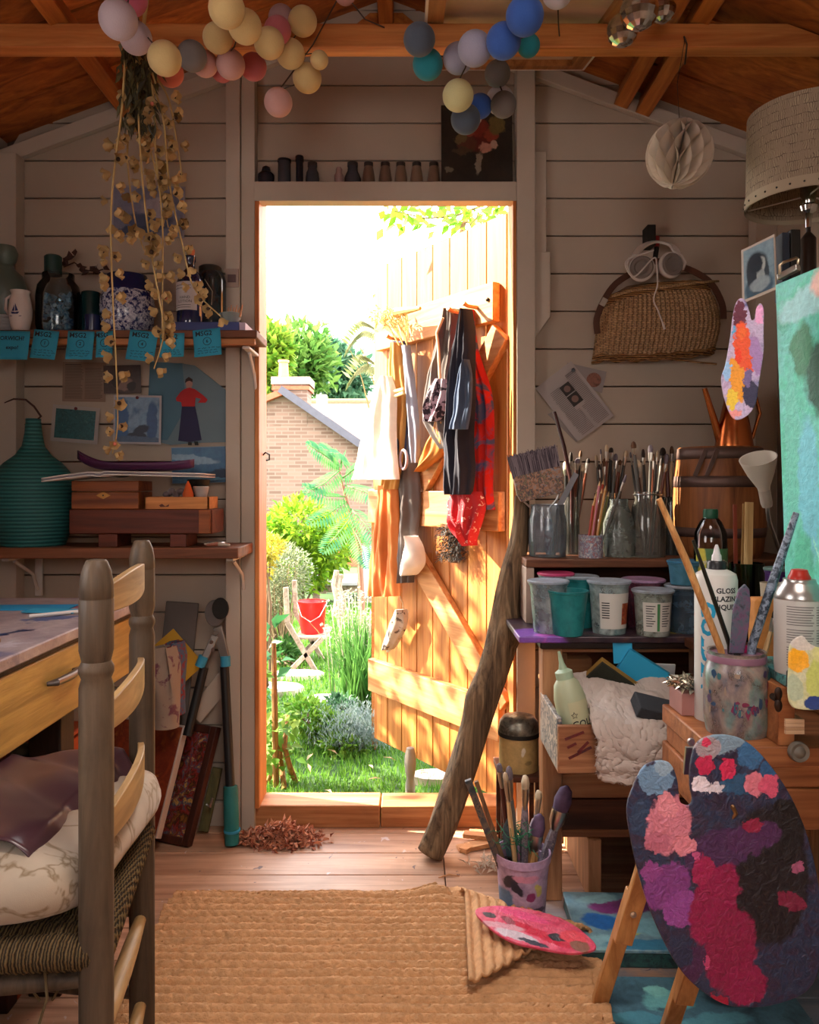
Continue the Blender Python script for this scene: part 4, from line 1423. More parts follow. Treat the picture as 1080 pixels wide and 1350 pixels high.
def string_lights(label, balls, name, group, entry, exit_):
 pts = []
 for i, (u, v, r, c) in enumerate(balls):
  Y = min(1.84, max(1.50, 37 / r * .95))
  if r < 18 and v < 78:
   Y = 1.86
  if v > 95:
   Y = min(Y + .02, 1.90)
  pts.append((P(u, v, Y), r * Y / FOC, c))
 for it in range(30):
  for i in range(len(pts)):
   for j in range(i):
    d = (pts[i][0] - pts[j][0]).length
    need = (pts[i][1] + pts[j][1]) * 1.01
    if d < need:
     a, b_ = (i, j) if pts[i][0].y >= pts[j][0].y else (j, i)
     for k, s in ((a, 1), (b_, -1)):
      p, r, c = pts[k]
      Yn = p.y + s * (need - d) * .6
      f = Yn / p.y
      q = Vector((p.x * f, Yn, EYE + (p.z - EYE) * f))
      lim = 1.865 - r * f
      if q.z + r > 2.05 and Yn > lim:
       continue
      pts[k] = (q, r * f, c)
 t = thing(name, label, 'string lights', pts[0][0] + Vector((0, 0, .03)), group)
 path = [entry]
 for i, (p, r, c) in enumerate(pts):
  mb = MB()
  mb.ball(p, r, 28, 18)
  mb.build('thread_ball', ball_mat(c), t, angle=180)
 mb = MB()
 for (p, r, c), (q, r2, c2) in zip(pts, pts[1:]):
  a, b_ = p + Vector((0, r * .2, r * .95)), q + Vector((0, r2 * .2, r2 * .95))
  mid = (a + b_) / 2 + Vector((0, .01, -.012))
  mb.tube([p, a, mid, b_, q], .0016, 6)
 a = pts[0][0]
 mb.tube([entry, (entry + a) / 2 + Vector((0, .0, -.02)), a], .0016, 6)
 a = pts[-1][0]
 mb.tube([exit_, (exit_ + a) / 2 + Vector((0, .0, -.02)), a], .0016, 6)
 mb.build('cord', m_cord, t)
 return t
string_lights('string of cream, pink and lavender thread balls looped along the beam at left', left_balls, 'string_lights', 'ball string lights on the beam',
              Vector((-.62, 1.895, 2.11)), Vector((-.06, 1.895, 2.13)))
string_lights('string of blue, teal, slate and white thread balls hung right of the ridge', right_balls, 'string_lights', 'ball string lights on the beam',
              Vector((.03, 1.895, 2.13)), Vector((.36, 1.895, 2.11)))
m_mirror = plain('silvered_glass', '#c9c6c4', .08, 1.0, var=.45, vs=40)
for k, (u, v, r, lb) in enumerate(((821, 40, 21, 'lower silvered glass bauble hanging in front of the beam, left of three'),
                                   (843, 14, 25, 'large silvered glass bauble hanging in front of the beam, middle of three'),
                                   (874, 13, 17, 'small silvered glass bauble behind the large one, right of three'))):
 Y = (1.70, 1.60, 1.78)[k]
 c = P(u, v, Y)
 rr_ = r * Y / FOC
 t = thing('glass_bauble', lb, 'bauble', c, 'silver baubles')
 mb = MB()
 mb.ball(c, rr_, 14, 9)
 mb.build('globe', m_mirror, t, smooth=True, angle=12)
 mb = MB()
 mb.lathe([(.006, rr_ * .96), (.006, rr_ + .007), (.003, rr_ + .010)], 12, c)
 mb.build('cap', m_steel, t)
 mb = MB()
 zt_r = roof_z(c.x) - .002 if k == 2 else 2.149 + (c.y - 1.90) * .26 - .001
 mb.tube([c + Vector((0, 0, rr_ + .008)), Vector((c.x + .01, c.y + .02, (c.z + rr_ + zt_r) / 2)), Vector((c.x, c.y + .005, zt_r))], .0012, 5)
 mb.build('wire', m_cord, t)
Yh = 1.80
c = P(896, 203, Yh)
rh = 43 * Yh / FOC
t = thing('paper_ball', 'white honeycomb paper ball hanging on a thread from the beam', 'paper ball', c)
mb = MB()
nl = 26
for i in range(nl):
 def fn(a, b_, i=i):
  ph = lerp(.02, PI - .02, b_)
  th = 2 * PI * i / nl + (PI / nl) * .92 * math.cos(ph * 7) * (1 if i % 2 else -1) * min(1, a * 1.1)
  rad = a * math.sin(ph) * rh
  return c + Vector((rad * math.cos(th), rad * math.sin(th), math.cos(ph) * rh * 1.03))
 mb.grid(fn, 5, 40)
tilt = Matrix.Rotation(math.radians(14), 3, 'Y') @ Matrix.Rotation(math.radians(-8), 3, 'X')
mb.v = [c + tilt @ (p - c) for p in mb.v]
m_hp = leafmat('tissue_paper', '#cdbfae', '#d8ccbc', .3, .8)
mb.build('honeycomb', m_hp, t)
mb = MB()
mb.tube([c + Vector((0, 0, rh)), Vector((c.x + .005, 1.83, c.z + rh + .1)), Vector((ux(903, 1.895), 1.895, 2.10))], .0008, 5)
mb.tube([Vector((ux(903, 1.893), 1.893, zv(85, 1.893))), Vector((ux(905, 1.893), 1.888, zv(60, 1.893))), Vector((ux(902, 1.893), 1.893, zv(48, 1.893)))], .002, 6)
mb.build('thread', m_cord, t)
th_ = .026
A = Vector((.275, 1.93, 2.150))
far = P(672, 91, 2.32)
dirn = (Vector((A.x, far.y, far.z)) - Vector((A.x, 1.90, 2.150))).normalized()
M = Matrix((Vector((1, 0, 0)), dirn, Vector((1, 0, 0)).cross(dirn))).transposed().to_4x4()
M.translation = Vector((A.x, 1.90, 2.1455))
Lf = (far.y - 1.90) / dirn.y
wl = .238
t = thing('stored_canvas', 'stretched canvas stored face up across the tie beam', 'canvas', M=M)
y0, y1 = -.42, Lf
mb = MB()
m_cv = plain('primed_canvas', '#d8d0c8', .8, var=.04)
for a, c_ in (((-wl, y0, 0), (-wl + .006, y1, th_)), ((wl - .006, y0, 0), (wl, y1, th_)), ((-wl, y0, 0), (wl, y0 + .006, th_)), ((-wl, y1 - .006, 0), (wl, y1, th_))):
 mb.span(a, c_)
mb.span((-wl, y0, th_ - .003), (wl, y1, th_))
mb.build('canvas_edge', m_cv, t)
mb = MB()
e = .006
for a, c_ in (((-wl + e, y0 + e, .001), (-wl + .045, y1 - e, th_ - .004)), ((wl - .045, y0 + e, .001), (wl - e, y1 - e, th_ - .004)), ((-wl + .045, y0 + e, .001), (wl - .045, y0 + .045, th_ - .004)), ((-wl + .045, y1 - .045, .001), (wl - .045, y1 - e, th_ - .004))):
 mb.span(a, c_)
mb.build('stretcher_bars', wood('stretcher_pine', '#7a4a28', '#b07a48', 'Y', 1, .6), t)
mb = MB()
mb.span((-wl + .045, y0 + .045, th_ - .008), (wl - .045, y1 - .045, th_ - .004))
mb.build('canvas_back', plain('raw_linen', '#b9a088', .8), t)
m_pod = leafmat('dried_bells', '#6e5636', '#c8aa78', .35, .7)
m_stem = plain('dried_stem', '#a98c58', .7)
m_seed = plain('dark_seed', '#3a2418', .7)
m_pinkpod = plain('coral_petal', '#c9705a', .7)
t = thing('dried_flower_bunch', 'long bunch of dried bell shaped flowers hanging head down from beam', 'dried flowers', P(180, 60, 1.76))
rr = random.Random(21)
pod = MB()
def podshape(a, b_):
 th = a * 2 * PI
 fl = 1 + .22 * math.cos(5 * th) * b_ ** 2
 r = (.0035 + .0085 * b_ ** .75) * fl
 return Vector((r * math.cos(th), r * math.sin(th), .015 * b_ - .004 * b_ ** 3 * math.cos(5 * th)))
pod.grid(podshape, 15, 5, wrap=True)
pod_me = None
strands = [([(165, 80), (160, 150), (150, 230), (146, 300), (149, 400), (153, 480), (155, 560), (148, 598)], 30, 180),
           ([(180, 80), (182, 140), (188, 240), (199, 330), (211, 400), (216, 440), (203, 486)], 24, 140),
           ([(195, 90), (204, 140), (205, 200), (214, 290), (214, 390), (214, 446)], 24, 130),
           ([(190, 90), (214, 150), (223, 240), (240, 320), (256, 380), (291, 417)], 26, 130),
           ([(205, 100), (222, 130), (232, 180), (240, 232)], 9, 120),
           ([(172, 70), (172, 140), (168, 210), (178, 290), (190, 330)], 12, 110),
           ([(186, 70), (192, 130), (197, 190), (212, 250), (222, 300)], 12, 110)]
def cat_pt(pts, s):
 n_ = len(pts) - 1
 x = s * n_
 i = min(int(x), n_ - 1)
 f = x - i
 p0, p1, p2, p3 = pts[max(i - 1, 0)], pts[i], pts[i + 1], pts[min(i + 2, n_)]
 return .5 * ((2 * p1) + (p2 - p0) * f + (2 * p0 - 5 * p1 + 4 * p2 - p3) * f * f + (3 * p1 - p0 - 3 * p2 + p3) * f ** 3)
n_single = 0
for si, (px, npod, vmin) in enumerate(strands):
 Yb = 1.745 + .012 * si
 pts = [P(u, v, Yb) for u, v in px]
 mb = MB()
 pl = [cat_pt(pts, k / 30) for k in range(31)]
 mb.tube(pl, [.0026 - .0012 * k / 30 for k in range(31)], 7)
 st = mb.build('flower_stem', m_stem, t)
 extra = MB()
 for k in range(npod):
  s = 1 - (k + rr.random() * .7) / npod
  if cat_pt(pts, s).z > zv(vmin, Yb):
   s = lerp(s, 1, .45)
  p = cat_pt(pts, s)
  a = rr.uniform(0, 2 * PI) if rr.random() < .3 else (PI * (k % 2) + rr.uniform(-.7, .7))
  d = Vector((math.cos(a), math.sin(a) * .7 - .35, rr.uniform(-.75, .15))).normalized()
  q = d.to_track_quat('Z', 'Y').to_matrix()
  sz = rr.uniform(.85, 1.2)
  o_ = p + d * .008
  tgt = MB() if n_single < 98 else extra
  tgt.add([o_ + q @ (v_ * sz) for v_ in pod.v], pod.f)
  tgt.cur = 1 if rr.random() > .08 else 2
  tgt.ball(o_ + d * .006, .0045 * sz, 8, 6)
  tgt.cur = 0
  if tgt is not extra:
   tgt.build('dried_bell', [m_pod, m_seed, m_pinkpod], st, angle=180)
   n_single += 1
 if extra.v:
  e_ = extra.build('dried_bells', [m_pod, m_seed, m_pinkpod], st, angle=180)
  e_['kind'] = 'stuff'
mb = MB()
for k in range(300):
 p = P(183 + max(-22, min(24, rr.gauss(0, 11))), rr.uniform(45, 165), 1.78 + rr.uniform(-.04, .04))
 mb.leaf(p, (rr.uniform(-.6, .6), rr.uniform(-.6, .6), -1), (rr.uniform(-1, 1), -1, 0), rr.uniform(.02, .05), rr.uniform(.006, .014))
lf = mb.build('shrivelled_leaves', leafmat('grey_green_dry', '#2c281e', '#5e5638', .2), t)
lf['kind'] = 'stuff'
mb = MB()
for k in range(9):
 x = 176 + k * 3
 mb.tube([P(x + rr.uniform(-8, 8), 110, 1.78 + rr.uniform(-.02, .02)), P(188, 55, 1.78), P(190 + k * .6, 2, 1.79), P(192 + k, -30, 1.80)], .0022, 6)
mb.build('stalks', m_stem, t)
mb = MB()
mb.tube([P(184, 58, 1.757), P(198, 55, 1.76), P(200, 52, 1.80), P(184, 52, 1.80), P(183, 58, 1.757)], .0025, 6)
mb.build('binding', m_cord, t)
ZLn = 1.9365
def lint(name, lb, u, prof, mat, cat='bottle', extra=None):
 Y = 2.376
 t = thing(name, lb, cat, (ux(u, Y), Y, ZLn), 'small vessels along the lintel')
 pr = [(r, None if v == 241 else v) for r, v in prof]
 pot('body', None, None, u, Y, ZLn, pr, mat, parent=t, n=20)
 if extra:
  pot('cap', None, None, u, Y, ZLn, extra[0], extra[1], parent=t, n=20)
 return t
m_bk = plain('blue_black_glass', '#23252e', .2)
m_bnk = plain('blue_grey_glass', '#3c4048', .2)
m_brn = plain('brown_glass', '#6a5448', .3)
m_tan = plain('tan_glass', '#7a6252', .3)
m_cap = plain('dark_cap', '#2a2322', .5)
lint('bottle', 'squat dark bottle with a round stopper, first on the lintel', 351, [(10, 241), (11, 236), (11, 231), (7, 227)], m_bk, extra=([(4, 228), (6, 225), (5, 221), (2, 219)], m_bk))
lint('jar', 'plain dark cylinder jar, second on the lintel from left', 375, [(8, 241), (8.5, 239), (8.5, 214), (8, 213)], m_bnk, 'jar', ([(9, 214), (9, 211)], m_bk))
lint('bottle', 'tall thin dark tube bottle on the lintel', 395, [(4.5, 241), (4.8, 238), (4.8, 212)], m_bk, extra=([(5.6, 213), (5.6, 207), (5, 206)], m_bk))
lint('bottle', 'dark bottle with short neck right of the tall tube', 412, [(9, 241), (9.2, 236), (8, 228), (6, 224), (6, 218)], m_bnk, extra=([(6.4, 220), (6.4, 215)], m_cap))
t = lint('figurine', 'small pale pink rounded ornament on the lintel', 447, [(5, 241), (6, 238), (6, 232), (4, 228), (4.5, 224), (3, 221)], plain('pale_pink_china', '#9a7f7c', .4), 'figurine')
lint('bottle', 'wide dark bottle with black cap, left of five brown bottles', 465, [(11, 241), (11.2, 236), (9, 230), (7, 226), (6.5, 219)], m_bnk, extra=([(7, 220), (7, 215)], m_cap))
for k, (u, hw) in enumerate(((486, 8.5), (508, 8.5), (528.5, 8.5), (549.5, 8.5), (572, 8.5))):
 lint('bottle', ordinal(k) + ' of the five small brown tapered bottles on the lintel', u, [(hw, 241), (hw, 237), (hw * .86, 228), (hw * .7, 221), (hw * .64, 219)], m_tan if k in (2, 3) else m_brn, extra=([(hw * .7, 220), (hw * .7, 215)], m_cap))
t = thing('painting', 'dark unframed flower painting standing above the door at right', 'painting', (ux(629, 2.37), 2.37, ZLn))
m_pt = blotch('flower_painting', ['#1a1512', '#2a211a'], [(.01, .14, .05, .04, 20, '#5e1e1a'), (.0, .175, .03, .03, 0, '#7c2a20'), (-.03, .12, .03, .025, 0, '#5a3226'), (.045, .15, .022, .02, 0, '#8a3a2a'),
              (.0, .20, .016, .014, 0, '#c9b8a8'), (-.05, .14, .02, .016, 30, '#6a5a3a'), (.06, .18, .025, .03, 0, '#6a5a30'), (.025, .11, .018, .016, 0, '#c08a7a'), (.05, .12, .012, .012, 0, '#b89a8a'), (-.02, .155, .012, .014, 0, '#8a4434'),
              (.005, .06, .010, .035, -8, '#8a8478'), (-.045, .10, .03, .012, 0, '#4a3a2a'), (-.085, .04, .012, .012, 0, '#6a6456')], .6, .015, 40, .2)
M = frameM(Vector((ux(629, 2.37), 2.362, ZLn)), (1, 0, 0), (0, .022, .24))
h_ = zv(135, 2.37) - ZLn
t.location = M.translation
t.rotation_euler = M.to_euler()
ORG[t.name] = Vector((0, 0, 0))
mb = MB()
wv = 47 * 2.365 / FOC
mb.span((-wv, 0, 0), (wv, .012, h_))
mb.build('canvas', m_pt, t, bevel=.001)
def hang(name, label, cat, rows, n0, thick, amp, folds, mat, group=None, seed=0, parent=None, edge=None, steps=5):
 """Cloth hanging before the door: rows (v, u_left, u_right) from the top down, n0 in front of the planks."""
 rw = []
 for v, a, c in rows:
  sa, za = dpx(a, v, n0)
  sc_, zc_ = dpx(c, v, n0)
  rw.append((Vector((sa, za, 0)), Vector((sc_, zc_, 0))))
 L = [r[0] for r in rw]
 Rr = [r[1] for r in rw]
 nrow = (len(rows) - 1) * steps
 NF = 36
 rnd = random.Random(seed)
 phs = [rnd.uniform(0, 6) for _ in range(4)]
 vs = []
 for j in range(nrow + 1):
  t_ = j / nrow
  a, c = cat_pt(L, t_), cat_pt(Rr, t_)
  k = min(1, .25 + t_ * 1.6)
  ring = []
  for i in range(NF):
   f = i / (NF - 1)
   p = a.lerp(c, f)
   body = math.sin(PI * f) ** .5
   wv_ = math.sin(2 * PI * folds * f + phs[0] + 1.3 * math.sin(t_ * 3 + phs[1]) + t_ * .8) * .7 + .4 * math.sin(2 * PI * folds * 2.3 * f + phs[2] - t_ * 2)
   n_ = n0 + thick * body + amp * k * wv_ * body + .006 * noise.noise(Vector((p.x * 20, p.y * 20, seed)))
   ring.append(D(p.x, p.y, n_))
  for i in range(NF - 1, -1, -3):
   f = i / (NF - 1)
   p = a.lerp(c, f)
   ring.append(D(p.x, p.y, n0 - .004))
  vs.append(ring)
 m = len(vs[0])
 mb = MB()
 mb.add([p for r in vs for p in r], [(j * m + i, j * m + (i + 1) % m, (j + 1) * m + (i + 1) % m, (j + 1) * m + i) for j in range(nrow) for i in range(m)]
           + [tuple(range(m - 1, -1, -1)), tuple(range(nrow * m, nrow * m + m))])
 if parent is not None:
  return mb.build(name, mat, parent, angle=60)
 return tag(mb.build(name, mat, angle=60), label, cat, group)
def peg(label, u, v, n0, L=.05):
 s, z = dpx(u, v, n0 - .02)
 mb = MB()
 mb.tube([D(s, z, .028), D(s, z, .028 + L * .7), D(s, z + .008, .028 + L)], [.006, .006, .008], 10)
 return tag(mb.build('coat_peg', m_batten), label, 'peg', 'pegs on the top door batten')
m_whitecl = cloth('white_cotton', '#e6ddd2', trans=.2)
m_tancl = cloth('tan_cotton', '#c08a48', var=.15, trans=.15)
m_orange = cloth('rust_cotton', '#c9753c', trans=.1)
m_navy = cloth('navy_denim', '#3a3f56', var=.25)
m_greycl = cloth('grey_brown_canvas', '#5c5350', var=.2)
m_greyl = cloth('blue_grey_denim', '#8a8d9c', var=.15)
m_blackcl = cloth('black_cotton', '#2a2a35', var=.25)
m_blue2 = cloth('slate_blue_cotton', '#4a5870', var=.15)
m_lilac = cloth('lilac_print', '#b09aa8', '#2f2530', patt=(40, .48, .53))
m_red = cloth('red_patterned', '#b3201c', '#4a4f70', patt=(16, .5, .6))
m_redb = cloth('red_bandana', '#a82830', '#d8b8b0', patt=(75, .60, .66))
m_leather = plain('tan_leather', '#a8641c', .45, var=.25)
m_strap = plain('cream_strap', '#c9ae88', .7)
hang('apron', 'white apron hanging at the free edge of the door', 'apron', [(496, 506, 516), (520, 496, 522), (560, 483, 522), (600, 473, 523), (632, 464, 526)], .10, .03, .012, 2.2, m_whitecl, 'clothes on the door', 1)
hang('apron', 'tan apron hanging between the white apron and dark overalls', 'apron', [(452, 518, 528), (490, 514, 532), (540, 512, 535), (600, 508, 531), (645, 505, 524)], .075, .02, .010, 2, m_tancl, 'clothes on the door', 2)
hang('skirt', 'rust striped cloth hanging lowest at the free edge of the door', 'cloth', [(640, 500, 524), (690, 495, 526), (740, 490, 527), (786, 486, 527)], .07, .02, .016, 2.5, m_orange, 'clothes on the door', 3)
t = thing('overalls', 'navy and grey brown overalls hanging from the straw bunch peg', 'overalls', D(.6, .75, .06), 'clothes on the door')
hang('bib', None, None, [(450, 520, 536), (490, 518, 542), (520, 518, 545), (560, 524, 548), (600, 524, 547)], .05, .025, .012, 2, m_navy, seed=4, parent=t)
hang('trousers', None, None, [(560, 526, 548), (610, 522, 551), (660, 519, 554), (710, 520, 550), (768, 526, 545)], .04, .03, .014, 2.3, m_greycl, seed=5, parent=t)
hang('side_panel', None, None, [(455, 530, 540), (500, 536, 546), (560, 541, 552), (610, 545, 553)], .058, .018, .006, 1, m_greyl, seed=6, parent=t)
s, z = dpx(532, 606, .085)
mb = MB()
mb.tube([D(s + math.cos(q / 16 * 2 * PI) * .022, z + math.sin(q / 16 * 2 * PI) * .034, .085) for q in range(17)], .005, 8, cap=False)
mb.build('pocket_edge', plain('mauve_trim', '#a08a90', .8), t)
mb = MB()
a = dpx(511, 519, .10)
c = dpx(535, 513, .09)
for dz in (0, -.022):
 mb.tube([D(a[0], a[1] + dz, .105), D(c[0], c[1] + dz * .6, .098)], .006, 8)
tag(mb.build('clothes_peg', plain('cream_wood', '#d8c08a', .6)), 'cream wooden clothes peg clipped across the tan apron', 'peg')
hang('dust_mask', 'white dust mask hanging below the grey overalls', 'mask', [(706, 545, 550), (722, 541, 558), (742, 535, 560), (755, 535, 552), (758, 538, 548)], .05, .05, .003, 1, m_whitecl, None, 8)
t = thing('canvas_shoe', 'pale canvas shoe dangling below the rust cloth', 'shoe', D(dpx(522, 850, .06)[0], dpx(522, 857, .06)[1], .06))
hang('upper', None, None, [(803, 528, 536), (815, 520, 537), (830, 513, 534), (845, 509, 526), (856, 508, 519)], .05, .03, .004, 1.4, cloth('cream_canvas', '#b8a898', '#5a4a42', patt=(30, .55, .6)), seed=9, parent=t)
mb = MB()
q = [dpx(u, v, .045) for u, v in ((536, 806), (532, 830), (522, 850), (511, 858))]
mb.tube([D(a, b_, .045) for a, b_ in q], .007, 8)
mb.build('sole', m_whitecl, t)
mb = MB()
q = [dpx(u, v, .05) for u, v in ((527, 785), (531, 795), (532, 806))]
mb.tube([D(a, b_, .05) for a, b_ in q], .003, 6)
mb.build('lace', m_strap, t)
t = thing('straw_bunch', 'bunch of pale dried seed heads hung at the top left of the door', 'dried flowers', D(dpx(518, 440, .08)[0], dpx(518, 440, .08)[1], .08))
rr = random.Random(8)
mb = MB()
for k in range(150):
 u, v = rr.gauss(514, 13), rr.gauss(419, 7)
 s, z = dpx(u, v, .09)
 p = D(s, z, .07 + rr.random() * .06)
 d = Vector((rr.uniform(-1, 1), rr.uniform(-1, 1), rr.uniform(-1, .4)))
 mb.leaf(p, d, (rr.random(), rr.random(), 1), rr.uniform(.015, .035), .010, .3)
hd = mb.build('seed_heads', leafmat('straw', '#b08a48', '#dcc590', .35), t)
hd['kind'] = 'stuff'
mb = MB()
for k in range(14):
 a = dpx(500 + k * 3, 420 - k * .8, .09)
 c = dpx(521 + k * 1.3, 446 + (k % 4) * 3, .09)
 mb.tube([D(a[0], a[1], .10), D(c[0], c[1], .085)], .0022, 5)
a = dpx(522, 412, .1)
c = dpx(551, 406, .1)
mb.tube([D(a[0], a[1], .10), D(c[0], c[1], .09)], [.018, .006], 9)
mb.build('stalks', plain('straw_stalk', '#c09a58', .7), t)
for nm, u, v in (('coat peg under the straw bunch at the free end of the door', 524, 447), ('coat peg holding the dark jacket on the door', 606, 412), ('coat peg nearest the hinges holding the red apron', 626, 405)):
 peg(nm, u, v, .06, .06)
hang('jacket', 'dark charcoal jacket with pale zip on the middle peg', 'jacket', [(408, 592, 606), (440, 583, 606), (480, 572, 604), (520, 563, 602), (556, 562, 598), (592, 590, 604)], .035, .04, .014, 2.2, m_greycl, 'clothes on the door', 11)
hang('scarf', 'lilac and black print scarf bundled below the charcoal jacket', 'scarf', [(500, 578, 594), (520, 566, 592), (540, 560, 588), (556, 564, 580)], .075, .03, .012, 2, m_lilac, 'clothes on the door', 12)
t = thing('leather_pouch', 'tan leather pouch hanging behind the black jacket', 'pouch', D(dpx(570, 620, .05)[0], dpx(570, 620, .05)[1], .05))
hang('pouch', None, None, [(545, 580, 588), (572, 572, 590), (594, 560, 588), (612, 554, 570), (622, 552, 557)], .05, .025, .008, 1.3, m_leather, seed=13, parent=t)
mb = MB()
q = [dpx(u, v, .06) for u, v in ((580, 555), (588, 500), (586, 460), (584, 440), (592, 420))]
mb.tube([D(a, b_, .085) for a, b_ in q], .005, 8)
mb.build('strap', m_strap, t)
hang('jacket', 'long black jacket with slate blue lining on the hinge side peg', 'jacket', [(408, 617, 622), (440, 608, 626), (480, 599, 626), (530, 594, 626), (580, 590, 624), (620, 589, 626), (652, 592, 622)], .085, .04, .014, 2.6, m_blackcl, 'clothes on the door', 14)
hang('scarf', 'slate blue scarf draped over the black jacket', 'scarf', [(474, 614, 618), (500, 606, 622), (540, 600, 620), (566, 595, 616)], .135, .02, .008, 2, m_blue2, 'clothes on the door', 15)
hang('apron', 'red and blue patterned apron behind the black jacket', 'apron', [(408, 618, 624), (450, 621, 628), (475, 625, 634), (520, 625, 648), (580, 624, 651), (640, 620, 649), (672, 634, 652)], .035, .03, .012, 2, m_red, 'clothes on the door', 16)
hang('bandana', 'crumpled red bandana hanging below the black jacket', 'bandana', [(648, 600, 634), (665, 594, 640), (682, 594, 637), (698, 602, 632), (712, 618, 628), (719, 626, 629)], .06, .045, .016, 2.6, m_redb, 'clothes on the door', 17)
t = thing('hand_brush', 'black bristled hand brush hanging head down on the door', 'brush', D(dpx(598, 745, .04)[0], dpx(598, 745, .04)[1], .04))
mb = MB()
rr = random.Random(31)
for k in range(1500):
 u, v = rr.uniform(583, 613), rr.uniform(690, 738)
 s, z = dpx(u, v, .035)
 p = D(s, z, .012 + rr.random() * .05)
 d = DN * rr.uniform(.2, 1) + DD * rr.uniform(-.9, .9) + Vector((0, 0, rr.uniform(-.9, .2)))
 mb.tube([p, p + d.normalized() * rr.uniform(.01, .022)], [.0008, .0004], 3, cap=False)
bz = mb.build('bristles', plain('black_bristle', '#1d1a16', .6), t)
bz['kind'] = 'stuff'
mb = MB()
a, c = dpx(598, 676, .02), dpx(598, 742, .02)
mb.bar(D(a[0], a[1], .018), D(c[0], c[1], .018), .045, .022, up=DN)
mb.build('back_board', wood('brush_back', '#5a3820', '#8a5c34', 'Z'), t, bevel=.006)
t = thing('bird_box', 'small cream box with a round dark hole beyond the apron', 'box', P(492, 684, 3.2))
mb = MB()
mb.span(P(486, 684, 3.2), P(500, 645, 3.28))
mb.build('box', plain('cream_paint', '#cfc0a8', .6), t, bevel=.003)
mb = MB()
q = P(494, 684, 3.24)
mb.span((q.x - .012, q.y - .012, -.05), (q.x + .012, q.y + .012, q.z))
mb.build('post', m_batten, t)
mb = MB()
mb.lathe([(.001, 0), (.016, 0), (.016, .004), (.001, .004)], 18, P(492, 668, 3.196), Matrix.Rotation(PI / 2, 3, 'X'))
mb.build('hole', plain('dark_brown', '#4a2a20'), t)
GZ = -.05
LEAFK[0] = .58
m_lawn = plain('lawn_soil', '#2a4818', .9, var=.4, vs=5)
mb = MB()
mb.grid(lambda a, b_: Vector((lerp(-9, 9, a), lerp(2.49, 30, b_), GZ)), 4, 4)
mb.build('ground', m_lawn, org=(0, 0, GZ), smooth=False)['kind'] = 'structure'
rr = random.Random(77)
m_grass = leafmat('grass_blade', '#4f8a28', '#8cc24a', .45)
def in_view(x, y, marg=.15):
 u = CX + FOC * x / y
 return 330 - 40 < u < 690
mb = MB()
k = 0
while k < 26000:
 y_ = 2.52 + 4.6 * rr.random() ** 1.7
 x = rr.uniform(-1.35, .35)
 if not in_view(x, y_):
  continue
 k += 1
 h_ = rr.uniform(.02, .045) * (1 + .1 * (y_ - 2.5))
 wdt = .0022 * (1 + .35 * (y_ - 2.5))
 a = rr.uniform(0, PI)
 dx, dy = math.cos(a) * wdt, math.sin(a) * wdt
 lx, ly = rr.gauss(0, .012), rr.gauss(0, .012)
 mb.add([(x - dx, y_ - dy, GZ), (x + dx, y_ + dy, GZ), (x + lx, y_ + ly, GZ + h_)], [(0, 1, 2)])
o = mb.build('lawn_grass', m_grass, smooth=False, org=(-.3, 3.5, GZ))
tag(o, 'bright green lawn running from the door sill down the garden', 'grass', kind='stuff')
mb = MB()
for k in range(16):
 x, y_ = rr.uniform(-.55, .1), rr.uniform(2.62, 3.1)
 mb.leaf((x, y_, GZ + .03), (rr.uniform(-1, 1), rr.uniform(-.4, .4), .1), (0, 0, 1), rr.uniform(.03, .07), .014)
o = mb.build('fallen_leaves', leafmat('fallen_leaf', '#b08a5a', '#dcc49a', .2), org=(-.2, 2.85, GZ))
tag(o, 'pale dry leaves scattered on the lawn by the sill', 'leaves', kind='stuff')
def foliage(mb, c, rad, n, L, W, shell=.55, up=.3, rnd=rr, zmin=None, droop=0):
 c = Vector(c)
 for _ in range(n):
  while True:
   d = Vector((rnd.uniform(-1, 1), rnd.uniform(-1, 1), rnd.uniform(-1, 1)))
   if .01 < d.length < 1:
    break
  d.normalize()
  k = (shell + (1 - shell) * rnd.random()) * (1 + .16 * noise.noise(d * 2.3 + c))
  p = c + Vector((d.x * rad[0], d.y * rad[1], d.z * rad[2])) * k
  if zmin is not None and p.z < zmin:
   continue
  dr = (d + Vector((rnd.gauss(0, .6), rnd.gauss(0, .6), rnd.gauss(0, .6) + up - droop)))
  s = rnd.uniform(.7, 1.25)
  mb.leaf(p, dr, (rnd.gauss(0, .5), rnd.gauss(0, .5), 1), L * s, W * s)
def shrub(name, label, cat, base, blobs, n, L, W, c1, c2, trans=.4, stems=6, scol='#5a4630', group=None, up=.3, srad=.012, shell=.5):
 base = Vector(base)
 t = thing(name, label, cat, base, group)
 mb = MB()
 tot = sum(r[0] * r[2] for _, r in blobs)
 for c, r in blobs:
  foliage(mb, c, r, int(n * r[0] * r[2] / tot), L, W, shell, up, zmin=GZ + .01)
 f = mb.build('foliage', leafmat('leaf_%s_%s' % (c1[1:], c2[1:]), c1, c2, trans), t, angle=180)
 mb = MB()
 for k in range(stems):
  c, r = blobs[k % len(blobs)]
  c = Vector(c)
  q = c + Vector((rr.uniform(-.5, .5) * r[0], rr.uniform(-.5, .5) * r[1], rr.uniform(0, .5) * r[2]))
  m_ = base.lerp(q, .5) + Vector((rr.gauss(0, .04), rr.gauss(0, .04), 0))
  mb.tube([base + Vector((rr.gauss(0, .02), rr.gauss(0, .02), 0)), m_, q], [srad, srad * .7, srad * .3], 7)
 mb.build('stems', plain('stem_' + scol[1:], scol, .8), t)
 return t
def G(u, v, Y):
 return P(u, v, Y)
def rpx(r, Y):
 return r * Y / FOC
def gb(u, Y):
 return Vector((ux(u, Y), Y, GZ))
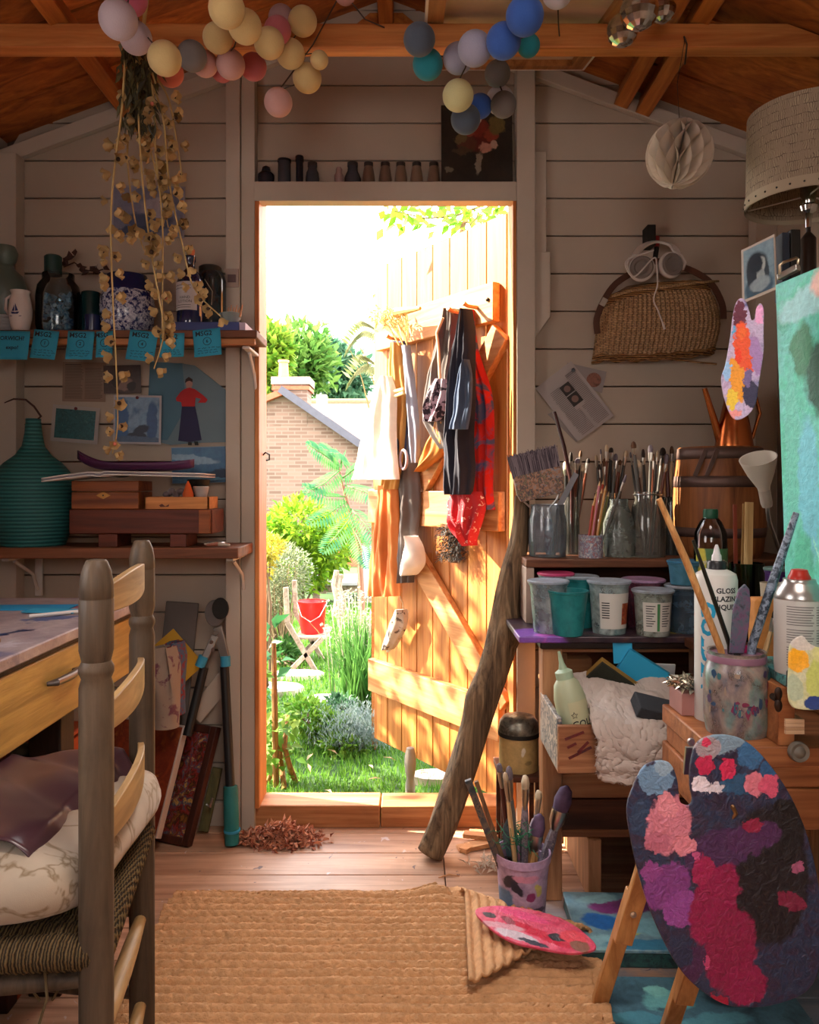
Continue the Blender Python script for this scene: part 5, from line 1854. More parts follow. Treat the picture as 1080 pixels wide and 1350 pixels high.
for k, (u, v, ru, rv, Y, c1, c2, lb) in enumerate(((352, 478, 30, 50, 19, '#5f9a2a', '#b2d24a', 'yellow green tree rising behind the left of the house'),
            (400, 482, 44, 55, 22, '#4f8a3a', '#98c25c', 'mid green tree rising directly behind the chimney'),
            (448, 498, 40, 44, 24, '#3f7a5a', '#86b48c', 'blue green tree behind the tiled roof'))):
 c = P(u, v, Y)
 a, b_ = rpx(ru, Y), rpx(rv, Y)
 blobs = [(c, (a, a, b_))]
 for q in range(5):
  blobs.append((c + Vector((rr.uniform(-.7, .7) * a, 0, rr.uniform(-.2, .8) * b_)), (a * .45, a * .45, b_ * .4)))
 t = thing('tree', lb, 'tree', (c.x, Y, GZ), 'trees behind the house')
 mb = MB()
 for cc, r in blobs:
  foliage(mb, cc, r, int(900 if r[0] == a else 330), .34, .16, .4, .5)
 mb.build('crown', leafmat('tree_leaf_%d' % k, c1, c2, .45), t, angle=180)
 mb = MB()
 mb.tube([(c.x, Y, GZ), (c.x + .2, Y, c.z * .6), (c.x, Y, c.z)], [.22, .16, .05], 9)
 mb.build('trunk', plain('bark', '#4c3c2e', .9), t)
m_brick, nt, bb = _new('yellow_stock_brick')
mp = objco(nt, (1, 1, 1))
sepx = N(nt, 'SeparateXYZ')
nt.links.new(mp, sepx.inputs[0])
cmb = N(nt, 'CombineXYZ')
ax_ = N(nt, 'Math', operation='ADD')
nt.links.new(sepx.outputs[0], ax_.inputs[0])
nt.links.new(sepx.outputs[1], ax_.inputs[1])
nt.links.new(ax_.outputs[0], cmb.inputs[0])
nt.links.new(sepx.outputs[2], cmb.inputs[1])
bt = N(nt, 'TexBrick')
bt.inputs['Scale'].default_value = 1.0
bt.inputs['Brick Width'].default_value = .23
bt.inputs['Row Height'].default_value = .066
bt.inputs['Mortar Size'].default_value = .011
bt.inputs['Color1'].default_value = hx('#7a6255')
bt.inputs['Color2'].default_value = hx('#5e483c')
bt.inputs['Mortar'].default_value = hx('#75655a')
nt.links.new(cmb.outputs[0], bt.inputs['Vector'])
nt.links.new(bt.outputs['Color'], bb.inputs['Base Color'])
bb.inputs['Roughness'].default_value = .9
m_redbrick = plain('red_brick_cap', '#a8583c', .8, var=.25, vs=30)
HYd = 14.0
house = thing('house', 'brick house with a chimney and tiled roof beyond the garden', 'house', gb(380, HYd))
hp = lambda u, v, Y=HYd: P(u, v, Y)
mb = MB()
gp = [(300, 800), (520, 800), (520, 625), (478, 588), (372, 519), (345, 531), (300, 552)]
mb.prism([(hp(u, v).x, hp(u, v).z if v < 790 else GZ) for u, v in gp], lambda x, z, d: Vector((x, HYd + d, z)), .35)
mb.build('gable_wall', m_brick, house, smooth=False)
m_lead = plain('slate_verge', '#464650', .6)
mb = MB()
mb.bar(hp(371, 514, HYd - .02), hp(525, 620, HYd - .02), .40, .13)
mb.build('verge', m_lead, house, smooth=False)
mb = MB()
mb.bar(hp(374, 518, HYd - .02), hp(296, 549, HYd - .02), .36, .10)
mb.build('verge', m_redbrick, house, smooth=False)
m_tile, nt, bb = _new('roof_tiles')
bt = N(nt, 'TexBrick')
mp2 = objco(nt)
bt.inputs['Scale'].default_value = 1
bt.inputs['Brick Width'].default_value = .22
bt.inputs['Row Height'].default_value = .16
bt.inputs['Mortar Size'].default_value = .014
bt.inputs['Color1'].default_value = hx('#705242')
bt.inputs['Color2'].default_value = hx('#5e4434')
bt.inputs['Mortar'].default_value = hx('#6a4c40')
sp = N(nt, 'SeparateXYZ')
nt.links.new(mp2, sp.inputs[0])
cb = N(nt, 'CombineXYZ')
nt.links.new(sp.outputs[0], cb.inputs[0])
nt.links.new(sp.outputs[2], cb.inputs[1])
nt.links.new(cb.outputs[0], bt.inputs['Vector'])
nt.links.new(bt.outputs[0], bb.inputs['Base Color'])
mb = MB()
q = [P(395, 534, 17), P(560, 534, 17), P(560, 615, 14.6), P(395, 615, 14.6)]
mb.add(q + [p + Vector((0, .1, .15)) for p in q], [(0, 3, 2, 1), (4, 5, 6, 7), (0, 1, 5, 4), (1, 2, 6, 5), (2, 3, 7, 6), (3, 0, 4, 7)])
mb.build('tiled_roof', m_tile, house, smooth=False)
mb = MB()
mb.tube([P(393, 533, 17), P(562, 533, 17)], .12, 10)
mb.build('ridge_tiles', m_redbrick, house)
ch = MB()
za, zb_ = hp(0, 560).z, hp(0, 500).z
ch.span((hp(361, 0).x, HYd - .01, za), (hp(405, 0).x, HYd + .6, zb_))
chm = ch.build('chimney', m_brick, house, smooth=False)
mb = MB()
mb.span((hp(358, 0).x, HYd - .06, hp(0, 507).z), (hp(409, 0).x, HYd + .66, hp(0, 497).z))
mb.build('chimney_cap', plain('mortar_grey', '#8a7a70', .9), chm, smooth=False)
mb = MB()
mb.span((hp(359, 0).x, HYd - .04, hp(0, 514).z), (hp(408, 0).x, HYd + .64, hp(0, 509).z))
mb.build('brick_band', m_redbrick, chm, smooth=False)
mb = MB()
pc = hp(374, 497, HYd + .2)
mb.lathe([(.095, 0), (.085, .15), (.08, .25), (.10, .26), (.10, .30), (.07, .30)], 20, pc)
mb.build('chimney_pot', plain('terracotta', '#c98a5c', .7), chm)
mb = MB()
mb.span((P(417, 0, 16).x, 16, P(0, 562, 16).z), (P(430, 0, 16).x, 16.3, P(0, 520, 16).z))
mb.build('vent_stack', plain('pale_render', '#b9aaa0', .8), house, smooth=False)
mb = MB()
mb.span((P(430, 0, 10.5).x, 10.5, GZ), (P(520, 0, 10.5).x, 10.7, P(0, 727, 10.5).z))
tag(mb.build('garden_wall', m_redbrick, smooth=False), 'low orange brick garden wall behind the garden table', 'wall', kind='thing')
Y = 7.2
shrub('shrub', 'bright yellow green shrub in front of the brick house', 'shrub', gb(400, Y),
      [(G(395, 690, Y), (rpx(40, Y), .5, rpx(34, Y))), (G(365, 708, Y), (rpx(26, Y), .4, rpx(30, Y))), (G(440, 715, Y), (rpx(34, Y), .45, rpx(38, Y))), (G(400, 740, Y), (rpx(48, Y), .4, rpx(40, Y)))],
      3800, .075, .04, '#5f9a1e', '#b6d83a', .5)
Y = 4.9
shrub('round_bush', 'rounded grey green bush with bare twigs above the red bucket', 'bush', gb(372, Y),
      [(G(375, 758, Y + .25), (rpx(38, Y), .2, rpx(44, Y))), (G(352, 780, Y + .1), (rpx(28, Y), .2, rpx(44, Y)))],
      4200, .030, .011, '#6f8058', '#b3ba8e', .3, 40, '#7a6a48', srad=.006)
shrub('flowering_bush', 'yellow flowering sprigs on the left of the rounded grey bush', 'bush', gb(356, 4.75),
      [(G(356, 722, 4.75), (rpx(19, 4.75), .12, rpx(16, 4.75))), (G(347, 745, 4.75), (rpx(14, 4.75), .1, rpx(18, 4.75)))],
      700, .035, .018, '#a8a830', '#f0d850', .4, 5)
Y = 3.9
shrub('leafy_plant', 'dark green large leaved bush at the left edge of the lawn, with unseen shade clumps added', 'plant', gb(330, Y),
      [(G(352, 852, Y), (rpx(20, Y), .15, rpx(32, Y))), (G(350, 890, Y), (rpx(24, Y), .15, rpx(30, Y))), (Vector((-2.28, 3.46, 2.12)), (.34, .42, .46)), (Vector((-1.7, 3.6, .7)), (.5, .3, .6))],  # last two clumps are unseen, added to throw dappled shade on the door
      1250, .085, .055, '#2f6a3c', '#5f9a58', .35)
Y = 4.6
shrub('leafy_plant', 'dense green undergrowth beneath the old garden chair', 'plant', gb(395, Y),
      [(G(372, 868, Y + .2), (rpx(24, Y), .2, rpx(22, Y))), (G(405, 874, Y + .35), (rpx(22, Y), .1, rpx(9, Y)))],
      600, .06, .03, '#35642c', '#6aa048', .35)
Y = 3.3
shrub('herb_clump', 'fresh green herb clump on the lawn left of the silver plant', 'plant', gb(420, Y),
      [(G(405, 945, Y), (rpx(28, Y), .12, rpx(22, Y))), (G(440, 962, Y), (rpx(30, Y), .1, rpx(20, Y))), (G(452, 985, Y - .12), (rpx(34, Y), .06, rpx(12, Y)))],
      1500, .035, .018, '#5a9a2c', '#a4d04c', .45, 8)
Y = 3.25
t = thing('silver_plant', 'silvery grey feathery plant beside the free edge of the door', 'plant', gb(470, Y))
mb = MB()
for k in range(1100):
 u = rr.gauss(470, 24)
 p = Vector((ux(u, Y) + 0, Y + rr.uniform(-.12, .10), GZ))
 h_ = rr.uniform(.07, .17)
 d = Vector((rr.gauss(0, .035), rr.gauss(0, .03), h_))
 a = rr.uniform(0, PI)
 for j in range(4):
  q = p + d * (.3 + .7 * j / 3)
  mb.leaf(q, (rr.uniform(-1, 1), rr.uniform(-1, 1), 1.2), (1, .3, .2), .022, .005)
mb.build('foliage', leafmat('silver_leaf', '#8fa8a0', '#c8d6d0', .3), t, angle=180)
t = thing('grass_clump', 'tall clump of arching strap leaves left of the door', 'plant', gb(468, 3.75))
mb = MB()
for k in range(300):
 b0 = gb(rr.gauss(478, 12), 3.75 + rr.uniform(-.12, .12))
 a = rr.uniform(0, 2 * PI)
 L = rr.uniform(.26, .56)
 lean = rr.uniform(.03, .24)
 pts = []
 for j in range(6):
  s = j / 5
  pts.append(b0 + Vector((math.cos(a) * lean * s ** 1.6, math.sin(a) * lean * s ** 1.6 * .7, L * (s - .28 * lean * 2 * s ** 3))))
 side = Vector((-math.sin(a), math.cos(a), 0)) * .0055
 vs, fs = [], []
 for j, p in enumerate(pts):
  wq = 1 - (j / 5) ** 2.5 * .95
  vs += [p - side * wq, p + side * wq]
 for j in range(5):
  fs.append((2 * j, 2 * j + 1, 2 * j + 3, 2 * j + 2))
 mb.add(vs, fs)
mb.build('strap_leaves', leafmat('strap_leaf', '#3f7a30', '#7fb85a', .4), t, angle=180)
mb = MB()
for k in range(70):
 b0 = gb(rr.gauss(474, 14), 3.85 + rr.uniform(-.1, .1))
 q = b0 + Vector((rr.gauss(0, .05), 0, rr.uniform(.30, .56)))
 mb.tube([b0, q], .0025, 5)
 for j in range(9):
  mb.leaf(q + Vector((rr.gauss(0, .012), rr.gauss(0, .012), rr.gauss(-.02, .02))), (rr.uniform(-1, 1), rr.uniform(-1, 1), rr.uniform(0, 1)), (0, 0, 1), .02, .012)
mb.build('flower_spikes', leafmat('pale_flower', '#a8b488', '#e0d8c0', .4), t, angle=180)
shrub('leafy_plant', 'low dark green plant at the foot of the strap leaf clump', 'plant', gb(446, 3.5),
      [(G(448, 935, 3.5), (rpx(20, 3.5), .1, rpx(16, 3.5)))], 350, .035, .02, '#3c6a48', '#6a9a6a', .35, 4)
Y = 5.6
t = thing('sumac', 'sumac with long feathered leaves in front of the brick house', 'plant', gb(470, Y))
mb = MB()
st = [gb(480, Y), P(474, 720, Y), P(462, 676, Y), P(452, 640, Y), P(446, 612, Y)]
mb.tube(st, [.022, .018, .015, .012, .006], 9)
mb.build('stem', plain('sumac_stem', '#8a5a48', .7), t)
fronds = [((446, 612), (428, 600), (405, 585)), ((448, 620), (430, 640), (402, 650)), ((456, 655), (430, 660), (400, 640)), ((458, 660), (440, 676), (406, 690)),
          ((450, 615), (455, 590), (440, 560 + 40)), ((452, 630), (476, 610), (494, 600)), ((465, 680), (445, 705), (425, 728)), ((462, 670), (484, 690), (500, 720)), ((447, 612), (440, 592), (424, 590 + 2)),
          ((455, 640), (480, 645), (505, 660)), ((468, 700), (480, 725), (484, 748))]
m_sumac = leafmat('sumac_leaf', '#3f8a58', '#86c86a', .45)
for k, (a, c, e) in enumerate(fronds):
 p0, p1, p2 = P(*a, Y), P(*c, Y - .15), P(*e, Y - .25)
 mb = MB()
 n_ = 16
 prev = p0
 for j in range(1, n_ + 1):
  s = j / n_
  p = p0 * (1 - s) ** 2 + p1 * 2 * s * (1 - s) + p2 * s * s
  tdir = (p - prev).normalized()
  side = tdir.cross(Vector((.2, -.8, .6))).normalized()
  L = .115 * math.sin(PI * min(1, .22 + s * .75)) ** .7
  for sg in (-1, 1):
   mb.leaf(p, side * sg + tdir * .5 + Vector((0, 0, -.25)), (0, -.6, 1), L, .019, .15)
  prev = p
 mb.tube([p0, p0 * .25 + p1 * .5 + p2 * .25, p2], [.006, .004, .002], 6)
 mb.build('pinnate_leaf', m_sumac, t, angle=180)
Y = 2.85
t = thing('cane_wigwam', 'rough brown stakes with a leafy climber beside the sill', 'stakes', gb(372, Y))
m_stake = wood('stake_bark', '#5a3c22', '#a87a48', 'Z', 2, .8)
for pts, r in (([(364, 1060), (363, 980), (362, 920), (361, 848)], .011), ([(390, 1060), (382, 1010), (375, 985), (379, 944)], .010), ([(375, 1062), (371, 1010), (368, 980)], .010), ([(352, 1062), (358, 1020), (366, 985)], .008)):
 mb = MB()
 pp = [P(u, v, Y + .05 * math.sin(u)) for u, v in pts]
 pp[0].z = GZ
 mb.tube(pp, [r, r, r, r * .8][:len(pp)], 8)
 mb.build('stake', m_stake, t)
mb = MB()
for (u, v, n_) in ((348, 905, 26), (352, 950, 40), (372, 960, 24), (350, 990, 36), (368, 1000, 18), (345, 1040, 16), (383, 945, 10), (378, 985, 12)):
 for _ in range(n_):
  p = P(rr.gauss(u, 9), rr.gauss(v, 12), Y + rr.uniform(-.06, .06))
  mb.leaf(p, (rr.uniform(-1, 1), rr.uniform(-1, .2), rr.uniform(-.6, .6)), (rr.uniform(-.5, .5), -.4, 1), rr.uniform(.028, .05), .030)
mb.build('climber_leaves', leafmat('climber', '#6fae3a', '#c0e070', .55), t, angle=180)
Y = 4.7
t = thing('garden_chair', 'weathered grey folding garden chair under the red bucket', 'chair', gb(402, Y))
m_old = wood('weathered_wood', '#6a5a4c', '#a89684', 'Y', 1, .8)
zs_ = zv(834, Y)
mb = MB()
for k in range(4):
 y_ = Y - .14 + .085 * k
 mb.span((ux(393, Y), y_, zs_ - .015), (ux(434, Y), y_ + .07, zs_))
mb.build('seat_slats', m_old, t, bevel=.003)
for dy in (-.15, .19):
 for a, c in (((430, 834), (385, 878)), ((384, 815), (421, 878)), ((384, 815), (382, 770))):
  mb = MB()
  p, q = P(*a, Y), P(*c, Y)
  p.y += dy
  q.y += dy
  if c[1] > 860:
   q.z = GZ
  mb.bar(p, q, .028, .028)
  mb.build('leg' if c[1] > 860 else 'back_post', m_old, t, bevel=.003)
t = thing('bucket', 'bright red bucket standing on the weathered garden chair', 'bucket', Vector((ux(412, Y), Y, zs_)))
m_redp = plain('red_plastic', '#d8161a', .35, var=.05)
pot('pail', None, None, 412, Y, zs_ + .0005, [(14.5, None), (16, 826), (18.5, 795), (19.5, 794), (19.5, 792)], m_redp, parent=t, hollow=.004)
mb = MB()
rim = P(412, 794, Y)
rw = 19.5 * Y / FOC
mb.tube([rim + Vector((-rw, -.01, 0)), rim + Vector((-rw * .6, -rw * .95, -.07)), rim + Vector((.0, -rw * 1.1, -.10)), rim + Vector((rw * .6, -rw * .95, -.07)), rim + Vector((rw, -.01, 0))], .003, 6)
mb.build('handle', m_steel, t)
Y = 7.6
t = thing('garden_table', 'grey wooden garden table at the end of the lawn', 'table', gb(450, Y))
zt3 = zv(762, Y)
mb = MB()
mb.span((ux(418, Y), Y - .35, zt3 - .03), (ux(492, Y), Y + .35, zt3))
mb.build('top', plain('pale_table', '#b5b2b6', .7), t, bevel=.005)
mb = MB()
mb.span((ux(422, Y), Y - .30, zt3 - .10), (ux(490, Y), Y - .27, zt3 - .031))
mb.build('apron_rail', m_old, t)
for u in (422, 488):
 for dy in (-.3, .3):
  mb = MB()
  mb.span((ux(u, Y) - .03, Y + dy - .03, GZ), (ux(u, Y) + .03, Y + dy + .03, zt3 - .031))
  mb.build('leg', m_old, t)
Y = 6.4
for k, (a, c, lb) in enumerate((((441, 830), (444, 752), 'left of two driftwood grey posts beside the garden table'), ((449, 832), (449, 757), 'right of two driftwood grey posts beside the garden table'))):
 mb = MB()
 p, q = P(*a, Y), P(*c, Y)
 p.z = GZ
 mb.tube([p, p.lerp(q, .4) + Vector((.02, 0, 0)), p.lerp(q, .7) - Vector((.015, 0, 0)), q], [.028, .03, .026, .022], 9)
 tag(mb.build('post', m_old), lb, 'post')
Y = 8.6
t = thing('parasol', 'folded pale grey parasol standing behind the garden table', 'parasol', gb(419, Y))
mb = MB()
c = gb(419, Y)
mb.grid(lambda a, b_: Vector((c.x, c.y, 0)) + Vector((math.cos(2 * PI * a), math.sin(2 * PI * a), 0)) * (.015 + .065 * (1 - b_) ** .7) * (1 + .25 * math.cos(2 * PI * a * 6)) + Vector((0, 0, lerp(zv(775, Y), zv(718, Y), b_))), 48, 8, wrap=True)
mb.build('folded_canopy', cloth('parasol_cloth', '#b8bcc0'), t)
mb = MB()
mb.tube([c, c + Vector((0, 0, zv(714, Y) - GZ))], .018, 10)
mb.build('pole', m_old, t)
mb = MB()
mb.lathe([(.16, 0), (.16, .05), (.03, .07)], 20, c)
mb.build('base', m_old, t)
Y = 6.9
t = thing('towel', 'lavender blue towel hanging over a line by the table', 'towel', P(483, 785, Y))
mb = MB()
mb.grid(lambda a, b_: P(lerp(475, 497, a), lerp(788, 720, b_), Y) + Vector((0, .02 * math.sin(a * 14) * (1 - b_ * .6), 0)), 24, 6)
mb.build('cloth', cloth('lavender_towel', '#9aa0c8'), t, solid=.004)
for u in (473, 500):
 mb = MB()
 q = gb(u, Y + .01)
 mb.tube([q, Vector((q.x, q.y, zv(716, Y)))], .012, 8)
 mb.build('line_post', m_old, t)
mb = MB()
mb.tube([P(472, 719, Y), P(501, 719, Y)], .005, 6)
mb.build('line', m_old, t)
m_stone = plain('path_stone', '#a89a90', .9, var=.2)
for k, (u, v, a, c, lb) in enumerate(((360, 912, .17, .12, 'grey path stone nearest the stakes at the left of the lawn'), (392, 893, .16, .09, 'grey path stone beyond the first, by the garden chair'), (428, 928, .10, .10, 'pale edging stone left of the strap leaf clump'), (574, 1030, .10, .06, 'small flat stone on the lawn below the door'))):
 Y = 1.08 * FOC / (v - CY)
 mb = MB()
 mb.lathe([(.001, 0), (1, 0), (.95, .9), (.001, 1)], 9, Vector((ux(u, Y), Y, GZ)), Matrix.Diagonal(Vector((a, c, .03))))
 tag(mb.build('path_stone', m_stone), lb, 'stone')
mb = MB()
Y = 2.72
c = Vector((ux(541, Y), Y, GZ))
mb.lathe([(.001, 0), (.016, 0), (.017, .05), (.013, .07), (.017, .09), (.020, .12), (.019, .15), (.013, .175), (.001, .18)], 20, c)
tag(mb.build('turned_post', plain('grey_turned', '#8a8278', .8)), 'short grey turned wooden post standing in the lawn', 'post')
t = thing('overhanging_branch', 'leafy branch hanging in at the top of the doorway', 'branch', P(620, 250, 2.95))
m_br = leafmat('lit_leaf', '#7fc02a', '#c4ec5c', .6)
Y = 2.95
mb = MB()
main = [P(720, 235, Y + .1), P(660, 262, Y), P(600, 285, Y - .04), P(560, 288, Y - .05), P(520, 278, Y - .05)]
mb.tube(main, [.006, .005, .004, .003, .002], 7)
mb.tube([P(660, 262, Y), P(640, 275, Y - .05), P(607, 310, Y - .08)], [.004, .003, .0015], 6)
tw = mb.build('twig', plain('green_twig', '#8a7a4a', .8), t)
mb = MB()
for _ in range(150):
 s = rr.random()
 u, v = rr.uniform(505, 670), rr.gauss(272, 13) + 12 * math.exp(-((_ % 150) / 40) ** 2)
 if u < 560:
  v = rr.gauss(281, 9)
 if 585 < u < 630 and rr.random() < .5:
  v += rr.uniform(0, 28)
 p = P(u, v, Y + rr.uniform(-.12, .12))
 mb.leaf(p, (rr.uniform(-1, 1), rr.uniform(-.6, .6), rr.uniform(-.9, .3)), (rr.uniform(-.6, .6), -1, .6), rr.uniform(.035, .06), rr.uniform(.024, .036), .12)
mb.build('leaves', m_br, t, angle=180)
mb = MB()
for _ in range(26):
 mb.leaf(P(rr.gauss(616, 5), rr.gauss(313, 8), 2.86), (rr.uniform(-1, 1), rr.uniform(-1, 0), -.5), (0, -1, .3), .03, .016)
mb.build('dead_leaves', leafmat('dead_leaf', '#b08a58', '#d8b888', .4), t, angle=180)
t = thing('arching_plant', 'arching pale leaf sprays in the air left of the door', 'plant', gb(480, 3.4))
mb = MB()
for a, c, e in (((500, 1000), (492, 560), (462, 462)), ((505, 1000), (498, 520), (466, 444))):
 p0, p1, p2 = gb(a[0], 3.4), P(*c, 3.4), P(*e, 3.4)
 mb.tube([p0, p1, p1.lerp(p2, .5) + Vector((0, 0, .04)), p2], [.006, .004, .003, .002], 6)
mb.build('stem', plain('green_twig', '#8a7a4a'), t)
mb = MB()
for (u0, v0, u1, v1) in ((500, 440, 462, 456), (500, 486, 464, 500)):
 for k in range(16):
  s = k / 15
  p = P(lerp(u0, u1, s), lerp(v0, v1, s) - 14 * math.sin(PI * s), 3.4)
  for sg in (-1, 1):
   mb.leaf(p, (-.6, -.3, sg * .8 - .3), (0, -1, .2), .06, .014)
mb.build('leaves', leafmat('pale_spray', '#7a8a50', '#c8cc98', .4), t, angle=180)
LEAFK[0] = 1.0
YW = 2.398
m_wick = stripes('wicker', '#3a2414', '#9a7448', 'X', 42, .65, 1.0, .6, .25, .7)
m_wickd = stripes('wicker_rim', '#4a2c18', '#a87c4c', 'Z', 60, .6, .6, 1.5)
m_leath = plain('brown_leather', '#4a2818', .5, var=.2)
t = thing('wicker_basket', 'brown wicker fishing basket hanging on the right of the wall', 'basket', P(870, 475, 2.34))
Yb = 2.34
bl, brt = [(786, 470), (790, 440), (795, 408), (800, 396)], [(947, 460), (954, 425), (948, 395), (938, 378)]
NB, NS = 120, 46
def basket(a, b_):
 L = cat_pt([P(u, v, Yb) for u, v in bl], b_)
 Rr = cat_pt([P(u, v, Yb) for u, v in brt], b_)
 p = L.lerp(Rr, a)
 sag = -.012 * math.sin(PI * a) * (1 - b_) + .012 * math.sin(PI * a) * b_
 dep = .062 * (1 - abs(2 * a - 1) ** 4) ** .5 * (.85 + .15 * math.sin(PI * b_))
 wv = .0022 * math.sin(a * 52 * PI) * math.sin(b_ * 46 * PI / 2)
 rib = .0028 * math.cos(a * 26 * 2 * PI)
 return Vector((p.x, 2.372 - dep - wv - rib, p.z + sag))
mb = MB()
mb.grid(basket, 156, 60)
mb.grid(lambda a, b_: Vector((basket(a, b_).x, 2.392, basket(a, b_).z)), 20, 4, flip=True)
m_wk, nt, bb = _new('wicker_weave')
tcx = N(nt, 'TexCoord')
mpx = N(nt, 'Mapping')
mpx.inputs['Scale'].default_value = (1, 1, 1)
nt.links.new(tcx.outputs['Object'], mpx.inputs[0])
sx_ = N(nt, 'SeparateXYZ')
nt.links.new(mpx.outputs[0], sx_.inputs[0])
cx_ = N(nt, 'CombineXYZ')
nt.links.new(sx_.outputs[0], cx_.inputs[0])
nt.links.new(sx_.outputs[2], cx_.inputs[1])
bk = N(nt, 'TexBrick')
bk.offset = .5
bk.inputs['Brick Width'].default_value = .014
bk.inputs['Row Height'].default_value = .0052
bk.inputs['Scale'].default_value = 1
bk.inputs['Mortar Size'].default_value = .0009
bk.inputs['Mortar Smooth'].default_value = .8
bk.inputs['Color1'].default_value = hx('#b48e64')
bk.inputs['Color2'].default_value = hx('#94724c')
bk.inputs['Mortar'].default_value = hx('#24160e')
nt.links.new(cx_.outputs[0], bk.inputs['Vector'])
nt.links.new(bk.outputs['Color'], bb.inputs['Base Color'])
bb.inputs['Roughness'].default_value = .6
bump(nt, bb, bk.outputs['Fac'], -.8, .004)
mb.build('woven_body', m_wk, t, angle=60)
mb = MB()
for dz, r in ((0, .007), (.012, .006)):
 pts = [basket(k / 30, 1) + Vector((0, -.006, dz - .004)) for k in range(31)]
 mb.tube(pts, [r + .0012 * (k % 2) for k in range(31)], 9)
mb.build('rim', m_wickd, t)
mb = MB()
for k in range(3):
 pts = [basket(j / 24, 0) + Vector((0, -.004 + k * .012, .002 - .005 * k + .003 * math.sin(j * 1.7 + k * 2))) for j in range(25)]
 mb.tube(pts, .0042, 7)
mb.tube([P(u, v, 2.33) for u, v in ((858, 466), (890, 474), (925, 478), (945, 480))], .003, 6)
mb.build('base_rim', m_wickd, t)
mb = MB()
lid = [P(u, v, 2.36) for u, v in ((800, 396), (830, 388), (870, 384), (910, 378), (938, 376), (925, 366), (880, 368), (830, 374))]
mb.add([Vector((p.x, 2.30 if k < 5 else 2.385, p.z)) for k, p in enumerate(lid)], [tuple(range(8))])
mb.build('lid', m_wk, t, solid=.006)
mb = MB()
st = [P(u, v, 2.31) for u, v in ((788, 440), (787, 420), (797, 395), (812, 374), (838, 357), (860, 345), (885, 348), (915, 358), (938, 374), (952, 400), (954, 420))]
pl = [cat_pt(st, k / 40) for k in range(41)]
for p, q in zip(pl, pl[1:]):
 mb.bar(p, q + (q - p) * .15, .018, .0035, up=(0, -1, 0))
mb.build('strap', m_leath, t)
mb = MB()
mb.box(P(796, 398, 2.303), (.018, .006, .024), Matrix.Rotation(.5, 3, 'Y'))
mb.build('buckle', m_steel, t, bevel=.002)
t = thing('wall_hook', 'black block hook above the headphones on the right wall', 'hook', P(857, 325, YW))
mb = MB()
mb.span((ux(852, 2.36), 2.345, zv(325, 2.36)), (ux(863, 2.36), 2.399, zv(298, 2.36)))
mb.build('block', m_dark, t, bevel=.002)
t = thing('marker_pen', 'black and red pen hung beside the black hook', 'pen', P(865, 335, 2.36))
mb = MB()
mb.tube([P(866, 312, 2.365), P(866, 326, 2.362)], .0085, 10)
mb.build('cap', plain('red_cap', '#8a1f22', .4), t)
mb = MB()
mb.tube([P(866, 326, 2.362), P(864, 340, 2.36)], .0075, 10)
mb.build('barrel', m_dark, t)
m_hp2 = plain('white_plastic', '#c3bab5', .35, var=.03)
m_pad = plain('grey_pad', '#6f6560', .8)
Y = 2.29
t = thing('headphones', 'white headphones with dangling cord hung above the basket', 'headphones', P(865, 352, Y))
for u, v, sg in ((846, 354, -1), (884, 350, 1)):
 c = P(u, v, Y)
 Mx = Matrix.Rotation(PI / 2, 3, 'X') @ Matrix.Rotation(.25 * sg, 3, 'Y')
 mb = MB()
 mb.lathe([(.001, -.018), (.028, -.016), (.036, -.008), (.038, .002), (.034, .008), (.022, .010), (.001, .010)], 28, c, Mx)
 e_ = mb.build('ear_cup', m_hp2, t)
 mb = MB()
 mb.lathe([(.024, .009), (.031, .008), (.033, .013), (.029, .018), (.022, .017), (.018, .011), (.001, .010)], 28, c, Mx)
 mb.build('ear_pad', m_pad, e_)
 mb = MB()
 mb.tube([c + Vector((sg * .036, 0, -.012)), c + Vector((sg * .043, 0, .008)), c + Vector((sg * .034, .006, .030)), c + Vector((sg * .012, .012, .045))], [.004, .005, .005, .004], 8)
 mb.build('yoke', m_hp2, e_)
mb = MB()
bp = [P(u, v, Yq) for u, v, Yq in ((838, 336, 2.30), (846, 326, 2.32), (858, 320, 2.335), (870, 319, 2.335), (886, 324, 2.32), (893, 334, 2.30))]
pl = [cat_pt(bp, k / 24) for k in range(25)]
for p, q in zip(pl, pl[1:]):
 mb.bar(p, q + (q - p) * .2, .020, .006, up=(0, -.4, 1))
mb.build('headband', m_hp2, t)
mb = MB()
cp = [P(u, v, 2.265) for u, v in ((862, 330), (828, 342), (827, 356), (838, 364), (862, 340), (866, 352), (867, 375), (862, 395), (868, 410), (876, 432))]
mb.tube([cat_pt(cp, k / 60) for k in range(61)], .0022, 7)
mb.tube([P(874, 426, 2.265), P(876.5, 434, 2.265)], .0036, 8)
mb.build('cord', m_hp2, t)
def tilted_sheet(name, label, corners, Y, mat):
 pts = [P(u, v, Y) for u, v in corners]
 o0 = sum(pts, Vector()) / 4
 mb = MB()
 mb.prism([(p.x - o0.x, p.z - o0.z) for p in pts], lambda x, z, d: Vector((o0.x + x, Y + d, o0.z + z)), .0008)
 o = mb.build(name, mat, smooth=False)
 tag(o, label, 'paper', 'sheets pinned on the right wall')
 return o
m_sh1 = plain('sheet_grey', '#a39a98', .85, var=.04)
m_sh2 = plain('sheet_grey_dark', '#8d8584', .85, var=.04)
o = tilted_sheet('printed_sheet', 'small grey sheet peeping out under the other pinned sheets', [(722, 546), (735, 540), (775, 572), (760, 583)][::-1], 2.394, m_sh2)
o = tilted_sheet('printed_sheet', 'pinned sheet with one round brown picture behind the main sheet', [(748, 478), (800, 490), (794, 518), (742, 505)][::-1], 2.392, m_sh2)
mb = MB()
c = P(783, 501, 2.390)
